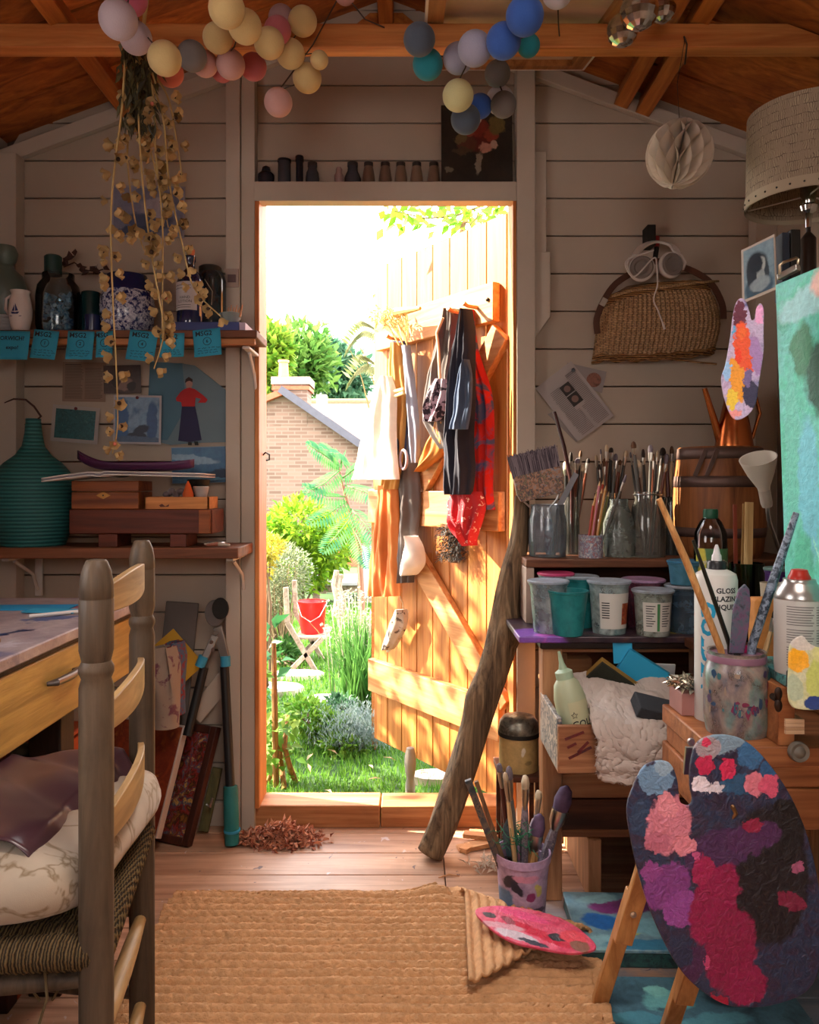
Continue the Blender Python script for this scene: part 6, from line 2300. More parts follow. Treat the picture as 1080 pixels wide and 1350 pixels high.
mb.lathe([(.0, 0), (.022, 0), (.022, .0012), (.0, .0012)], 26, c, Matrix.Rotation(PI / 2, 3, 'X'))
mb.build('round_picture', splat('round_photo', ['#3a2018', '#8a5a48', '#5a3028'], 60, .6, 0), o, smooth=False)
o = tilted_sheet('printed_sheet', 'large tilted grey sheet with two small square photographs', [(706, 512), (753, 476), (810, 548), (762, 582)][::-1], 2.388, m_sh1)
ux_, uz_ = (P(753, 476, 2.386) - P(706, 512, 2.386)).normalized(), (P(706, 512, 2.386) - P(762, 582, 2.386)).normalized()
org = P(753, 476, 2.386)
def on_sheet(a, b_):
 return org - ux_ * a - uz_ * b_
for k, (a, b_, s_) in enumerate(((.062, .060, .034), (.062, .098, .036))):
 mb = MB()
 c = on_sheet(a, b_)
 q = [c + ux_ * dx * s_ / 2 + uz_ * dz * s_ / 2 + Vector((0, -.0006, 0)) for dx, dz in ((-1, -1), (1, -1), (1, 1), (-1, 1))]
 mb.add(q, [(0, 1, 2, 3)])
 mb.cur = 1
 mb.add([c + (ux_ * math.cos(j / 16 * 2 * PI) + uz_ * math.sin(j / 16 * 2 * PI)) * s_ * .3 + Vector((0, -.0010, 0)) for j in range(16)], [tuple(range(16))])
 mb.build('photograph', [plain('photo_dark', '#2c2624', .6), plain('photo_mid', '#94887e' if k else '#7a6058', .6)], o, smooth=False)
mb = MB()
for k in range(34):
 b_ = .026 + .0052 * k
 for a0, a1 in ((.010, .048), (.080, .118)) if k < 20 else ((.010, .060), (.068, .118)):
  if k < 3 and a0 > .05:
   continue
  p0, p1 = on_sheet(a0, b_), on_sheet(a1 - R.random() * .006, b_)
  mb.bar(p0 + Vector((0, -.0004, 0)), p1 + Vector((0, -.0004, 0)), .0018 if k > 1 else .004, .0003, up=(0, 1, 0))
mb.build('print_lines', plain('print_grey', '#7c7473', .9), o, smooth=False)
mb = MB()
mb.ball(P(756, 488, 2.383), .006, 10, 8)
mb.build('pin', plain('grey_pin', '#4a5058', .4), o)
BZ = .660
m_bench = wood('bench_pine', '#8a5a3a', '#c8946a', 'Z', 1, .55, .08)
m_benchx = wood('bench_pine_x', '#7a4a30', '#b57e56', 'X', 1, .55, .08)
m_benchd = wood('bench_dark', '#3a2016', '#6a3e28', 'X', 1, .6, .08)
bench = thing('work_bench', 'paint stained wooden work bench with drawers under the tubs', 'bench', (.72, 2.13, 0))
m_bt = blotch('bench_top_paint', ['#1f1822', '#3a2a34', '#5a4234'], [(-.40, -.16, .075, .07, 0, '#7a4aa8'), (-.36, -.17, .05, .025, 10, '#b85ac0'), (-.34, -.02, .04, .06, 0, '#7090c8'), (-.06, -.14, .06, .02, 0, '#a8983a'), (.0, -.05, .12, .03, 0, '#26303a'), (-.22, -.14, .05, .02, 0, '#5a3a6a')], .35, .02, 26, .3, axis='Z')
mb = MB()
xt0 = ux(683, 1.95)
mb.span((xt0, 1.93, BZ - .016), (1.07, 2.345, BZ))
mb.build('top', m_bt, bench, bevel=.003)
mb = MB()
mb.span((ux(712, 1.95), 1.945, BZ - .034), (1.07, 2.34, BZ - .0165))
mb.build('edge_moulding', plain('dark_edge', '#2c1c18', .45, var=.3), bench, bevel=.004)
for x0, x1, y0, y1, z1 in ((ux(715, 1.96), ux(741, 1.96), 1.955, 2.01, BZ - .035), (1.0, 1.05, 1.955, 2.01, BZ - .035), (ux(722, 2.25), ux(748, 2.25), 2.28, 2.33, BZ - .035), (1.0, 1.05, 2.28, 2.33, BZ - .035)):
 mb = MB()
 mb.span((x0, y0, 0), (x1, y1, z1))
 mb.build('leg', m_bench, bench, bevel=.003)
xa, xb = ux(741, 1.96), 1.0
def slab(nm, v0, v1, Y0, Y1, mat, x0=xa, x1=xb):
 mb = MB()
 mb.span((x0, Y0, zv(v1, Y0)), (x1, Y1, zv(v0, Y0)))
 return mb.build(nm, mat, bench, bevel=.002)
slab('rail', 845, 860, 1.965, 1.985, m_benchx)
slab('shelf_board', 932, 938, 1.975, 2.32, m_benchx)
slab('back_panel', 846, 935, 2.30, 2.31, m_benchd)
slab('drawer_front', 1020, 1052, 1.97, 1.99, m_benchx)
slab('drawer_front', 1055, 1094, 1.965, 1.985, m_benchd)
slab('drawer_rail', 1094, 1104, 1.965, 1.985, m_benchx)
slab('drawer_case', 940, 1100, 1.991, 2.31, m_benchd)
slab('side_rail', 861, 930, 1.99, 2.0, m_benchx, ux(741, 1.96), ux(751, 1.96))
mb = MB()
mb.span((ux(773, 1.98), 1.955, 0), (ux(790, 1.98), 2.30, zv(1104, 1.965) - .001))
mb.build('foot', m_bench, bench, bevel=.003)
for k, (u, v0, v1, w_, lb) in enumerate(((762, 890, 931, .05, 'small wooden block stacked low in the bench compartment'), (758, 866, 889, .045, 'small wooden block lying on the lower block in compartment'))):
 mb = MB()
 Yc = 2.06
 zb0 = zv(932, 1.975) + .0005 if k == 0 else zv(932, 1.975) + .051
 mb.span((ux(u, Yc) - w_, Yc, zb0), (ux(u, Yc) + w_, Yc + .06, zb0 + .05))
 tag(mb.build('wood_block', m_benchx, bevel=.002), lb, 'block', 'blocks in the bench compartment')
US = .832
t = thing('shelf_unit', 'low brown shelf on the bench that carries the brush jars', 'shelf', (.66, 2.22, BZ))
mb = MB()
mb.span((ux(694, 2.11), 2.11, US - .022), (1.06, 2.344, US))
mb.build('board', wood('unit_board', '#4a2a1a', '#86563a', 'X', 1, .55), t, bevel=.003)
for x in (ux(694, 2.11), 1.03):
 mb = MB()
 mb.span((x, 2.115, BZ + .0005), (x + .022, 2.34, US - .0225))
 mb.build('side', plain('pale_side', '#a89080', .6), t, bevel=.002)
mb = MB()
mb.span((ux(706, 2.2), 2.33, BZ + .0005), (1.03, 2.338, US - .0225))
mb.build('back', m_benchd, t)
m_bh = wood('brush_handle_wood', '#8a5a30', '#d0a06a', 'Z', 3, .4)
HANDLES = [m_bh, plain('black_lacquer', '#1b1816', .3), plain('red_lacquer', '#4a1f1a', .3), plain('grey_handle', '#5a5854', .4), wood('pale_handle', '#b08a5c', '#dcbc8c', 'Z', 3, .4), plain('brown_lacquer', '#5a2c1a', .3)]
m_ferr = plain('ferrule', '#b9b2a8', .3, 1.0)
m_brist = [plain('brown_bristle', '#5a3c26', .8), plain('cream_bristle', '#b8a488', .8), plain('dark_bristle', '#2c2420', .8), plain('paint_bristle', '#6a6068', .8, var=.4, vs=50)]
def brush(label, base, tip, w_=.005, flat_=1.0, hm=None, bm=None, fl=.025, bl_=.022, group=None, hr=None):
 """A brush standing on its handle end: base and tip are world points."""
 base, tip = Vector(base), Vector(tip)
 d = (tip - base).normalized()
 L = (tip - base).length
 t = thing('paintbrush', label, 'paintbrush', base, group)
 hr = hr or w_ * .75
 f0, f1 = L - bl_ - fl, L - bl_
 mb = MB()
 ss = (0, .05, .3, .6, .85, 1)
 rs = (.5, .7, .85, 1.15, 1.1, .8)
 mb.tube([base + d * (f0 + .004) * s for s in ss], [hr * r for r in rs], 8)
 mb.build('handle', hm or HANDLES[0], t)
 q = d.to_track_quat('Z', 'Y').to_matrix()
 mb = MB()
 mb.lathe([(hr * .8, f0), (w_ * .9, f0 + fl * .4), (w_, f1)], 10, base, q, sx=flat_, sy=1 / max(1, flat_ ** .7))
 mb.build('ferrule', m_ferr, t)
 mb = MB()
 mb.lathe([(w_ * .9, f1 - .002), (w_ * 1.08, f1 + bl_ * .4), (w_ * .75, f1 + bl_ * .85), (w_ * .2, L)], 10, base, q, sx=flat_, sy=1 / max(1, flat_ ** .7))
 mb.build('bristles', bm or m_brist[0], t)
 return t
def jar(name, label, u, Y, zb, prof, gm, group=None, lid=None, lidmat=None, cat='jar'):
 c = Vector((ux(u, Y), Y, zb))
 t = thing(name, label, cat, c, group)
 pr = pxprof(u, Y, zb, prof)
 mb = MB()
 mb.lathe(glass_prof(pr), 32, Vector((c.x, c.y, 0)))
 mb.build('glass', gm, t)
 if lid:
  pot('lid', None, None, u, Y, zb, lid, lidmat, parent=t)
 return t
m_g1 = glass('paint_smeared_glass', '#e8eef0', .03, .2, ['#5a6478', '#8f9aa8', '#a8b4bc'])
m_g2 = glass('frosted_glass', '#cfd8d4', .18, .42, ['#5f6660', '#8a8f88'])
m_g3 = glass('clear_jar_glass', '#eef2f0', .02, .16, ['#6a6862', '#a09a90'])
m_g4 = glass('dark_jar_glass', '#7f8a88', .04, .3, ['#2a2a2a', '#4a4a48'])
jar('glass_jar', 'wide mouthed glass jar at the left end holding a wide brush', 722, 2.20, US, [(21, None), (24, 733), (25, 715), (25, 685), (22, 674), (22, 666), (23, 665)], m_g1, 'jars of brushes')
jar('glass_jar', 'narrow glass jar behind the wide mouthed jar and patterned tin', 752, 2.27, US, [(11, None), (12, 735), (12, 660), (11, 655)], m_g3, 'jars of brushes')
jar('glass_bottle', 'frosted glass bottle jar between patterned tin and clip top jar', 816, 2.20, US, [(18, None), (20, 734), (20, 690), (16, 676), (12, 666), (12, 658)], m_g2, 'jars of brushes')
tj = jar('glass_jar', 'tall clip top jar full of brushes in front of barrel', 854, 2.20, US, [(21, None), (23, 736), (23, 690), (20, 668), (17, 660), (17, 648)], m_g3, 'jars of brushes')
mb = MB()
c = P(854, 652, 2.20)
rw = 18 * 2.2 / FOC
mb.tube([c + Vector((math.cos(k / 20 * 2 * PI) * rw, math.sin(k / 20 * 2 * PI) * rw, 0)) for k in range(21)], .0018, 6, cap=False)
mb.tube([c + Vector((rw, 0, 0)), c + Vector((rw + .014, -.004, -.01)), c + Vector((rw + .012, -.004, -.035)), c + Vector((rw, 0, -.03))], .0018, 6)
mb.build('clip_wire', m_steel, tj)
jar('glass_jar', 'dark glass jar just left of the barrel', 884, 2.27, US, [(14, None), (16, 735), (16, 690), (13, 675), (13, 655)], m_g4, 'jars of brushes')
jar('glass_jar', 'tall glass jar at the back holding a cluster of brushes', 800, 2.30, US, [(15, None), (16, 735), (16, 650)], m_g3, 'jars of brushes')
t = thing('patterned_tin', 'small pale blue patterned tin holding coloured pencils', 'tin', Vector((ux(779, 2.17), 2.17, US)))
pot('can', None, None, 779, 2.17, US, [(15.5, None), (16, 738), (16, 706), (16.3, 705)], splat('tin_pattern', ['#8a9ab0', '#c8c4c0', '#6a7a94', '#a85a50', '#b8bcc4'], 90, .5, 0), parent=t, hollow=.002)
rr = random.Random(13)
jars_b = [  # centre u, Y, radius px, base lift, list of (tip u, v)
 ('in the tall glass jar at the back', 800, 2.30, 9, [(786, 600), (792, 592), (798, 604), (806, 590), (812, 598), (800, 586), (818, 606), (826, 594), (790, 612)]),
 ('in the clip top jar', 854, 2.20, 10, [(831, 596), (835, 582), (840, 606), (848, 592), (862, 598), (867, 594), (872, 604), (880, 600), (858, 586)]),
 ('in the dark jar left of barrel', 884, 2.27, 7, [(886, 588), (892, 596), (879, 598), (898, 590), (874, 590)]),
 ('in the narrow jar at left', 752, 2.27, 6, [(746, 608), (753, 596), (762, 604), (770, 612), (766, 594), (776, 604)]),
]
for nm, u, Y, rj, tips in jars_b:
 tips = sorted(tips)
 for k, (tu, tv) in enumerate(tips):
  f = (k + .5) / len(tips) - .5
  b0 = Vector((ux(u + f * 1.2 * rj, Y), Y + rr.uniform(-.012, .012), US + .004))
  tip = P(tu, tv, Y + rr.uniform(-.02, .03))
  w_ = rr.choice([.003, .004, .0055, .007])
  brush('%s of the paintbrushes standing %s' % (ordinal(k), nm), b0, tip, w_, rr.choice([1, 1.3, 1.8]), HANDLES[(k * 2 + len(nm)) % 6], m_brist[(k + len(nm)) % 4], rr.uniform(.018, .03), rr.uniform(.014, .026), 'paintbrushes ' + nm)
m_pc = [plain('red_pencil', '#a83a28', .4), plain('ochre_pencil', '#c08a48', .4), plain('olive_pencil', '#6a6a38', .4), plain('pink_pencil', '#c0707a', .4), plain('brown_pencil', '#7a4426', .4)]
tps = sorted([(791, 634), (796, 632), (799, 640), (786, 650), (794, 644), (803, 648), (783, 660), (789, 642)])
for k, (tu, tv) in enumerate(tps):
 t = thing('pencil', '%s of the coloured pencils leaning in the patterned tin' % ordinal(k), 'pencil', P(772 + k * 1.6, 736, 2.17), 'pencils in the patterned tin')
 a = Vector((ux(772 + k * 1.7, 2.17), 2.165 + .006 * (k % 3), US + .004))
 c = P(tu, tv, 2.17 + .008 * (k % 3))
 d = (c - a).normalized()
 mb = MB()
 mb.tube([a, c - d * .014], .0036, 6)
 mb.build('shaft', m_pc[k % 5], t)
 mb = MB()
 mb.tube([c - d * .014, c - d * .004, c], [.0036, .0014, .0004], 6)
 mb.build('point', HANDLES[4], t)
brush('thin paintbrush leaning right out of the patterned tin', Vector((ux(787, 2.165), 2.165, US + .004)), P(826, 626, 2.13), .004, 1, HANDLES[3], m_brist[3])
mb = MB()
mb.tube([P(754, 640, 2.23), P(744, 590, 2.24), P(731, 543, 2.25)], [.0045, .006, .005], 8)
mb.tube([P(754, 640, 2.23), Vector((ux(756, 2.25), 2.26, US + .004))], .0045, 8)
tag(mb.build('painted_stick', plain('dark_red_stick', '#3a1614', .4)), 'dark red stick leaning left against the wall behind jars', 'stick')
t = thing('wide_brush', 'very wide paint crusted brush resting bristles up in a jar', 'paintbrush', Vector((ux(722, 2.2), 2.2, US + .004)))
M = frameM(P(712, 645, 2.20), (P(745, 637, 2.20) - P(683, 652, 2.20)), (0, -.1, 1))
to_w = lambda x, y, z: M @ Vector((x, y, z))
hw = .066
mb = MB()
for k in range(900):
 x = rr.uniform(-hw, hw)
 y_ = rr.uniform(-.012, .012)
 z0 = .045
 mb.tube([to_w(x, y_, z0), to_w(x * 1.02 + rr.gauss(0, .002), y_ + rr.gauss(0, .002), .105 + rr.gauss(0, .004))], [.0014, .0009], 3, cap=False)
bz = mb.build('bristles', leafmat('grey_bristle', '#2a2030', '#8f848c', 0), t)
bz['kind'] = 'stuff'
mb = MB()
for sgn in range(1):
 vs = [to_w(x, y_, z) for z in (-.022, .0, .052) for x, y_ in ((-hw * (.9 if z < -.01 else 1), -.014), (hw * (.9 if z < -.01 else 1), -.014), (hw * (.9 if z < -.01 else 1), .014), (-hw * (.9 if z < -.01 else 1), .014))]
 fs = [(j * 4 + k, j * 4 + (k + 1) % 4, (j + 1) * 4 + (k + 1) % 4, (j + 1) * 4 + k) for j in range(2) for k in range(4)] + [(3, 2, 1, 0), (8, 9, 10, 11)]
 mb.add(vs, fs)
mb.build('ferrule', splat('crusted_ferrule', ['#4a3040', '#8a8a90', '#a87a5c', '#3a3a48', '#8f8060', '#2a2830'], 40, .5, .5), t, bevel=.002)
mb = MB()
for sg in (-1, 1):
 mb.tube([to_w(sg * hw * .9, 0, -.01), to_w(sg * hw * .6, 0, -.04), to_w(sg * .012, 0, -.06), P(724 + sg * 3, 690, 2.2)], .003, 7)
mb.build('wire_yoke', m_steel, t)
mb = MB()
mb.tube([P(723, 684, 2.2), P(724, 700, 2.2), Vector((ux(724, 2.2), 2.2, US + .006))], [.010, .013, .009], 10)
mb.build('handle', splat('painty_handle', ['#b8c4d0', '#5a3a50', '#8fb0c0', '#d0d0d0'], 30), t)
t = thing('palette_knife', 'steel palette knife leaning right in the wide mouthed jar', 'palette knife', Vector((ux(730, 2.19), 2.19, US + .004)))
mb = MB()
a, c = P(736, 670, 2.18), P(760, 624, 2.17)
mb.bar(a, c, .016, .0012, up=(0, -1, 0))
mb.build('blade', plain('paint_steel', '#8a8a92', .4, .8, var=.3), t)
mb = MB()
mb.tube([Vector((ux(730, 2.19), 2.19, US + .006)), a], [.006, .005], 8)
mb.build('handle', HANDLES[1], t)
t = thing('barrel', 'small oak barrel with dark iron hoops on the bench shelf', 'barrel', Vector((ux(948, 2.215), 2.215, US)))
Yb = 2.215
bp = [(50, None), (54, 725), (58, 690), (59, 665), (58, 640), (55, 612), (53, 592), (50, 590), (49, 596)]
m_oak = wood('barrel_oak', '#5a3018', '#9a6238', 'Z', 1, .5, .2)
pr = pxprof(948, Yb, US, bp)
mb = MB()
mb.lathe(pr, 40, (ux(948, Yb), Yb, 0))
mb.build('staves', m_oak, t)
m_hoop = plain('hoop_iron', '#66524c', .5, .6)
def brad(v):
 for (r0, v0), (r1, v1) in zip(bp, bp[1:]):
  v0 = v0 or 738
  if v1 <= v <= v0:
   return lerp(r0, r1, (v0 - v) / (v0 - v1 + 1e-6))
 return 50
for va, vb in ((606, 592), (642, 628), (706, 694)):
 mb = MB()
 mb.lathe([(p[0] + .0015, p[1]) for p in pxprof(948, Yb, US, [(brad(va), va), (brad((va + vb) / 2) + .2, (va + vb) / 2), (brad(vb), vb)])], 40, (ux(948, Yb), Yb, 0), cap=False)
 mb.build('hoop', m_hoop, t, solid=.002)
for du in (-34, -22):
 mb = MB()
 c = P(948 + du, 600, Yb)
 c.y -= math.sqrt(max(0, (55 * Yb / FOC) ** 2 - (du * Yb / FOC) ** 2))
 mb.bar(c + Vector((0, -.003, .012)), c + Vector((-.03, -.004, -.06)), .012, .003, up=(0, -1, 0))
 mb.build('iron_strap', m_hoop, t, bevel=.001)
zc0 = zv(590, Yb) + .0008
t = thing('copper_can', 'copper watering can with a long spout standing on the barrel', 'can', Vector((ux(968, Yb), Yb, zc0)))
m_cop = plain('copper', '#b8683a', .25, 1.0, var=.25, vs=6)
pot('body', None, None, 968, Yb, zc0, [(24, None), (24, 586), (19, 556), (13, 530), (12, 512)], m_cop, parent=t)
mb = MB()
p0, p1 = P(950, 582, Yb), P(929, 512, Yb - .01)
mb.tube([p0, p0.lerp(p1, .4), p1], [.013, .010, .007], 12)
mb.build('spout', m_cop, t)
mb = MB()
q = [P(u, v, Yb) for u, v in ((980, 514), (996, 520), (1002, 545), (992, 578))]
mb.tube(q, .005, 9)
mb.build('handle', m_cop, t)
Y = 1.80
t = thing('desk_lamp', 'white cone desk lamp head on a thin bent arm', 'lamp', P(1010, 690, Y))
rim, tip = P(992, 603, Y), P(1008, 648, Y)
d = (rim - tip).normalized()
d = (d + Vector((0, -.35, 0))).normalized()
q = d.to_track_quat('Z', 'Y').to_matrix()
L = .085
rimr = 23.5 * Y / FOC
prf = [(.012, 0), (.014, .012), (rimr * .72, L * .55), (rimr, L), (rimr - .002, L), (rimr * .70, L * .55), (.010, .012)]
m_shade = plain('white_enamel', '#c9c2b6', .35, var=.04)
mb = MB()
mb.lathe(prf, 32, tip, q, cap=False)
mb.build('shade', m_shade, t)
mb = MB()
mb.lathe([(.011, -.038), (.013, -.030), (.013, .010), (.010, .012)], 20, tip, q)
mb.build('socket', plain('pale_grey_plastic', '#b5aea4', .4), t)
mb = MB()
a = tip - d * .036
base = Vector((ux(1040, 1.86), 1.92, BZ))
mb.tube([a, a - d * .03 + Vector((.004, .01, -.01)), Vector((base.x, base.y - .02, a.z - .12)), Vector((base.x, base.y, BZ + .02))], .005, 8)
mb.build('arm', m_steel, t)
mb = MB()
mb.lathe([(.001, 0), (.05, 0), (.05, .012), (.012, .022), (.001, .022)], 28, base)
mb.build('base', m_shade, t)
def tub(label, u, Y, v_top, rb, rt, body, lid=None, lv=None, inside=None, lab=None, zb=BZ, group='paint tubs on the bench top'):
 c = Vector((ux(u, Y), Y, zb + .0005))
 t = thing('paint_tub', label, 'tub', c, group)
 zt_ = zv(v_top, Y)
 k = Y / FOC
 prof = [(rb * k, zb + .0005), (rb * k * 1.02, zb + .004), (rt * k * .98, zt_ - .006), (rt * k * 1.04, zt_ - .005), (rt * k * 1.05, zt_)]
 mb = MB()
 mb.lathe([(.0005, prof[0][1])] + prof + [(rt * k * .97, zt_), (rt * k * .95, zt_ - .008), (rb * k * .94, zb + .006), (.0005, zb + .006)], 32, Vector((c.x, c.y, 0)))
 mb.build('cup', body, t)
 if inside:
  m_, fr = inside
  mb = MB()
  zi = lerp(zb, zt_, fr)
  mb.lathe([(.0005, zb + .0065), (rb * k * .93, zb + .0065), (lerp(rb, rt, fr) * k * .925, zi), (.0005, zi - .003)], 28, Vector((c.x, c.y, 0)))
  mb.build('paint', m_, t)
 if lid:
  mb = MB()
  mb.lathe([(rt * k * 1.02, zt_ + .0006), (rt * k * 1.10, zt_ + .0006), (rt * k * 1.12, zt_ + .005), (rt * k * 1.05, zt_ + .007), (rt * k * .9, zt_ + .0045), (.0005, zt_ + .0045)], 32, Vector((c.x, c.y, 0)))
  mb.build('lid', lid, t)
 if lab:
  a0, a1, f0, f1, m_ = lab
  def fn(a, b_):
   th = lerp(a0, a1, a)
   f = lerp(f0, f1, b_)
   r = lerp(rb * 1.02, rt * .98, f) * k + .0007
   return Vector((c.x + math.sin(th) * r, c.y - math.cos(th) * r, lerp(zb + .004, zt_ - .006, f)))
  mb = MB()
  mb.grid(fn, 16, 2)
  lb_ = mb.build('label', m_, t)
  return t, fn, lb_
 return t
def tubplastic(nm, c, trans=.35, rough=.3):
 if nm in MATS:
  return MATS[nm]
 m, nt, b = _new(nm)
 co = objco(nt)
 n = noisetex(nt, co, 34, 5, .6, .4)
 nt.links.new(ramp(nt, n.outputs['Fac'], [(.35, shade(hx(c), .75)), (.65, shade(hx(c), 1.2))]), b.inputs['Base Color'])
 b.inputs['Roughness'].default_value = rough
 b.inputs['Transmission Weight'].default_value = trans
 b.inputs['IOR'].default_value = 1.3
 return m
m_clear = glass('clear_tub', '#dfe8ec', .12, .34, ['#7f929c', '#b8c6cc', '#8fa8ac'])
m_clid = tubplastic('clear_lid', '#b8c4d2', .45)
m_tealt = tubplastic('teal_tub', '#2f8a8e', .25)
m_pv = splat('purple_paint', ['#2a1a4a', '#5a2a6a', '#1a1a3a'], 30, .3)
m_pk = splat('pink_paint', ['#c02a6a', '#e04a8a', '#8a1a4a'], 30, .3)
m_tl = splat('teal_paint', ['#145a5e', '#2a9a96', '#0f4a50'], 30, .3)
m_nv = splat('navy_paint', ['#141c34', '#2a3450', '#1a2030'], 30, .3)
m_labw = plain('white_label', '#c3c0ba', .6, var=.05)
tub('clear tub with pink stained lid at the back left of the bench', 733, 2.09, 758, 17, 22, m_clear, plain('pink_lid', '#b8406a', .35), inside=(m_pk, .5))
tub('clear lidded tub of purple paint at the left front', 723, 1.995, 768, 19, 25, m_clear, m_clid, inside=(m_pv, .62))
tub('tall teal tub standing behind the open teal tub', 765, 2.07, 762, 17, 22, m_tealt, m_clid, inside=(m_tl, .7))
tub('open teal tub at the front edge of the bench top', 749, 1.958, 778, 19, 26, m_tealt, None, inside=(m_tl, .55))
t, fn, lo = tub('large clear tub with a product label and orange fruit picture', 803, 1.985, 768, 21, 26, glass('milky_tub', '#dfe8ec', .12, .45, ['#8aa4aa', '#b8c8c8', '#6a8a90']), m_clid, inside=(splat('grey_paint', ['#5a7a80', '#8a9a9c', '#3a5a60'], 30, .3), .45), lab=(-.75, 1.15, .10, .86, m_labw))
mb = MB()
mb.grid(lambda a, b_: fn(.66 + .36 * a * (1 if b_ else 1), .12 + .6 * b_) * 1 + Vector((0, -.0006, 0)), 6, 6)
mb.build('fruit_picture', splat('fruit', ['#c0582a', '#7a2a1a', '#d88a4a'], 40, .5, 0), lo)
mb = MB()
for k in range(7):
 mb.grid(lambda a, b_, k=k: fn(.06 + .22 * a, .72 - .07 * k + .03 * b_) + Vector((0, -.0006, 0)), 4, 1)
mb.build('print', m_ink, lo)
tub('clear tub of red paint with lilac lid behind the label tubs', 848, 2.06, 766, 20, 26, glass('pink_tub', '#e8c0d0', .12, .3, ['#a84a6a', '#c08aa0']), tubplastic('lilac_lid', '#c09ac0', .3), inside=(splat('red_paint', ['#7a1424', '#b8202a', '#5a1030'], 30, .3), .8))
t, fn, lo = tub('small clear tub with white and green label at the front', 861, 1.958, 780, 21, 25, glass('clear_tub2', '#dfe8ec', .12, .42, ['#9aa69a', '#bcc4c0']), m_clid, inside=(splat('olive_paint', ['#5a6a5a', '#8a947a', '#3a4a40'], 30, .3), .6), lab=(-.85, .85, .10, .84, m_labw))
mb = MB()
for a0, a1, n_ in ((.10, .40, 9), (.62, .92, 9)):
 for k in range(n_):
  mb.grid(lambda a, b_, k=k: fn(lerp(a0, a1 - .05 * (k % 3), a), .86 - .085 * k + .028 * b_) + Vector((0, -.0006, 0)), 4, 1)
mb.build('print', m_ink, lo)
mb = MB()
mb.grid(lambda a, b_: fn(.46 + .09 * a, .02 + .94 * b_) + Vector((0, -.0005, 0)), 3, 2)
mb.build('green_band', plain('green_band', '#3f7a4a', .5), lo)
tub('tall dark blue stained tub at the right of the tubs', 902, 2.0, 774, 20, 23, glass('blue_tub', '#b8ccd8', .12, .4, ['#4a6a84', '#7a94a8']), m_clid, inside=(m_nv, .85))
tub('short blue tub stacked on top of the dark blue tub', 902, 2.0, 742, 17, 20, tubplastic('lightblue_tub', '#5a9ab8', .4), tubplastic('blue_lid', '#4a8ab0', .3), inside=(m_nv, .3), zb=zv(774, 2.0) + .0075)
t = thing('spirit_bottle', 'clear plastic bottle with green cap and green label behind others', 'bottle', Vector((ux(937, 1.99), 1.99, BZ)))
jb = pxprof(937, 1.99, BZ, [(20, None), (21, 800), (21, 716), (20, 702), (14, 688), (9, 682), (8, 680)])
mb = MB()
mb.lathe(glass_prof(jb, .0015), 30, (ux(937, 1.99), 1.99, 0))
mb.build('body', glass('pet_plastic', '#e4e4e8', .06), t)
pot('cap', None, None, 937, 1.99, BZ, [(9, 684), (9.5, 682), (9.5, 673), (8.5, 671)], plain('green_cap', '#14523a', .4), parent=t)
cb_ = Vector((ux(937, 1.99), 1.99, 0))
rb_ = 21.3 * 1.99 / FOC
bend = lambda x, z, r=rb_, c=cb_: Vector((c.x + math.sin(x / r) * r, c.y - math.cos(x / r) * r, z))
mb = MB()
mb.grid(lambda a, b_: bend(lerp(-.055, .055, a), lerp(zv(765, 1.99), zv(722, 1.99), b_)), 16, 2)
lo = mb.build('label', blotch('green_label', ['#5a8a4a', '#3a6a4a'], [(-.035, .16, .012, .08, 0, '#c8c04a')], amp=.004, bmp=0), t)
mb = MB()
add_text(mb, 'LOW ODOUR', .015, lambda x, y: bend(x * .95, zv(738, 1.99) + y - 6 * x * x, rb_ + .0008), bold=.0004)
mb.build('lettering', m_labw, lo)
YG = 1.62
zg = .5885
EZ = .588
t = thing('paint_bottle', 'tall white bottle with black cap and big blue letters running down it', 'bottle', Vector((ux(944, 1.50), 1.50, EZ)))
YG = 1.50
pot('body', None, None, 944, YG, EZ, [(26, None), (27, 948), (27, 764), (25, 756), (18, 752), (13, 750)], plain('white_hdpe', '#c9c8c4', .35, var=.03), parent=t)
pot('cap', None, None, 945, YG, EZ, [(12, 752), (12, 741), (10, 739)], plain('black_cap', '#15151a', .4), parent=t, n=24)
pot('nozzle', None, None, 945, YG, EZ, [(6.5, 740), (6, 732), (4.5, 730), (3, 722), (1.6, 718)], plain('white_nozzle', '#c9c9cc', .35), parent=t, n=20)
cg = Vector((ux(944, YG), YG, 0))
rg = 27.2 * YG / FOC
bg_ = lambda x, z: Vector((cg.x + math.sin(x / rg) * rg, cg.y - math.cos(x / rg) * rg, z))
mb = MB()
add_text(mb, 'GOLDEN', .036, lambda x, y: bg_(-.0305 + y * 1.0, zv(848, YG) - x * 1.12), bold=.0018)
mb.build('brand_lettering', plain('label_blue', '#1f9ac8', .5), t)
mb = MB()
for k, tx in enumerate(('GLOSS', 'GLAZING', 'LIQUID')):
 add_text(mb, tx, .0135, lambda x, y, k=k: bg_(.006 + x, zv(776 + 10.5 * k, YG) + y), bold=.0004)
mb.build('lettering', m_ink, t)
t = thing('glass_holder', 'dark green glass pot holding wooden rulers', 'pot', Vector((ux(985, 1.90), 1.90, BZ)))
jp = pxprof(985, 1.90, BZ, [(20, None), (22, 800), (22, 742)])
mb = MB()
mb.lathe(glass_prof(jp, .003), 28, (ux(985, 1.9), 1.90, 0))
mb.build('glass', glass('green_glass', '#2f5a48', .05), t)
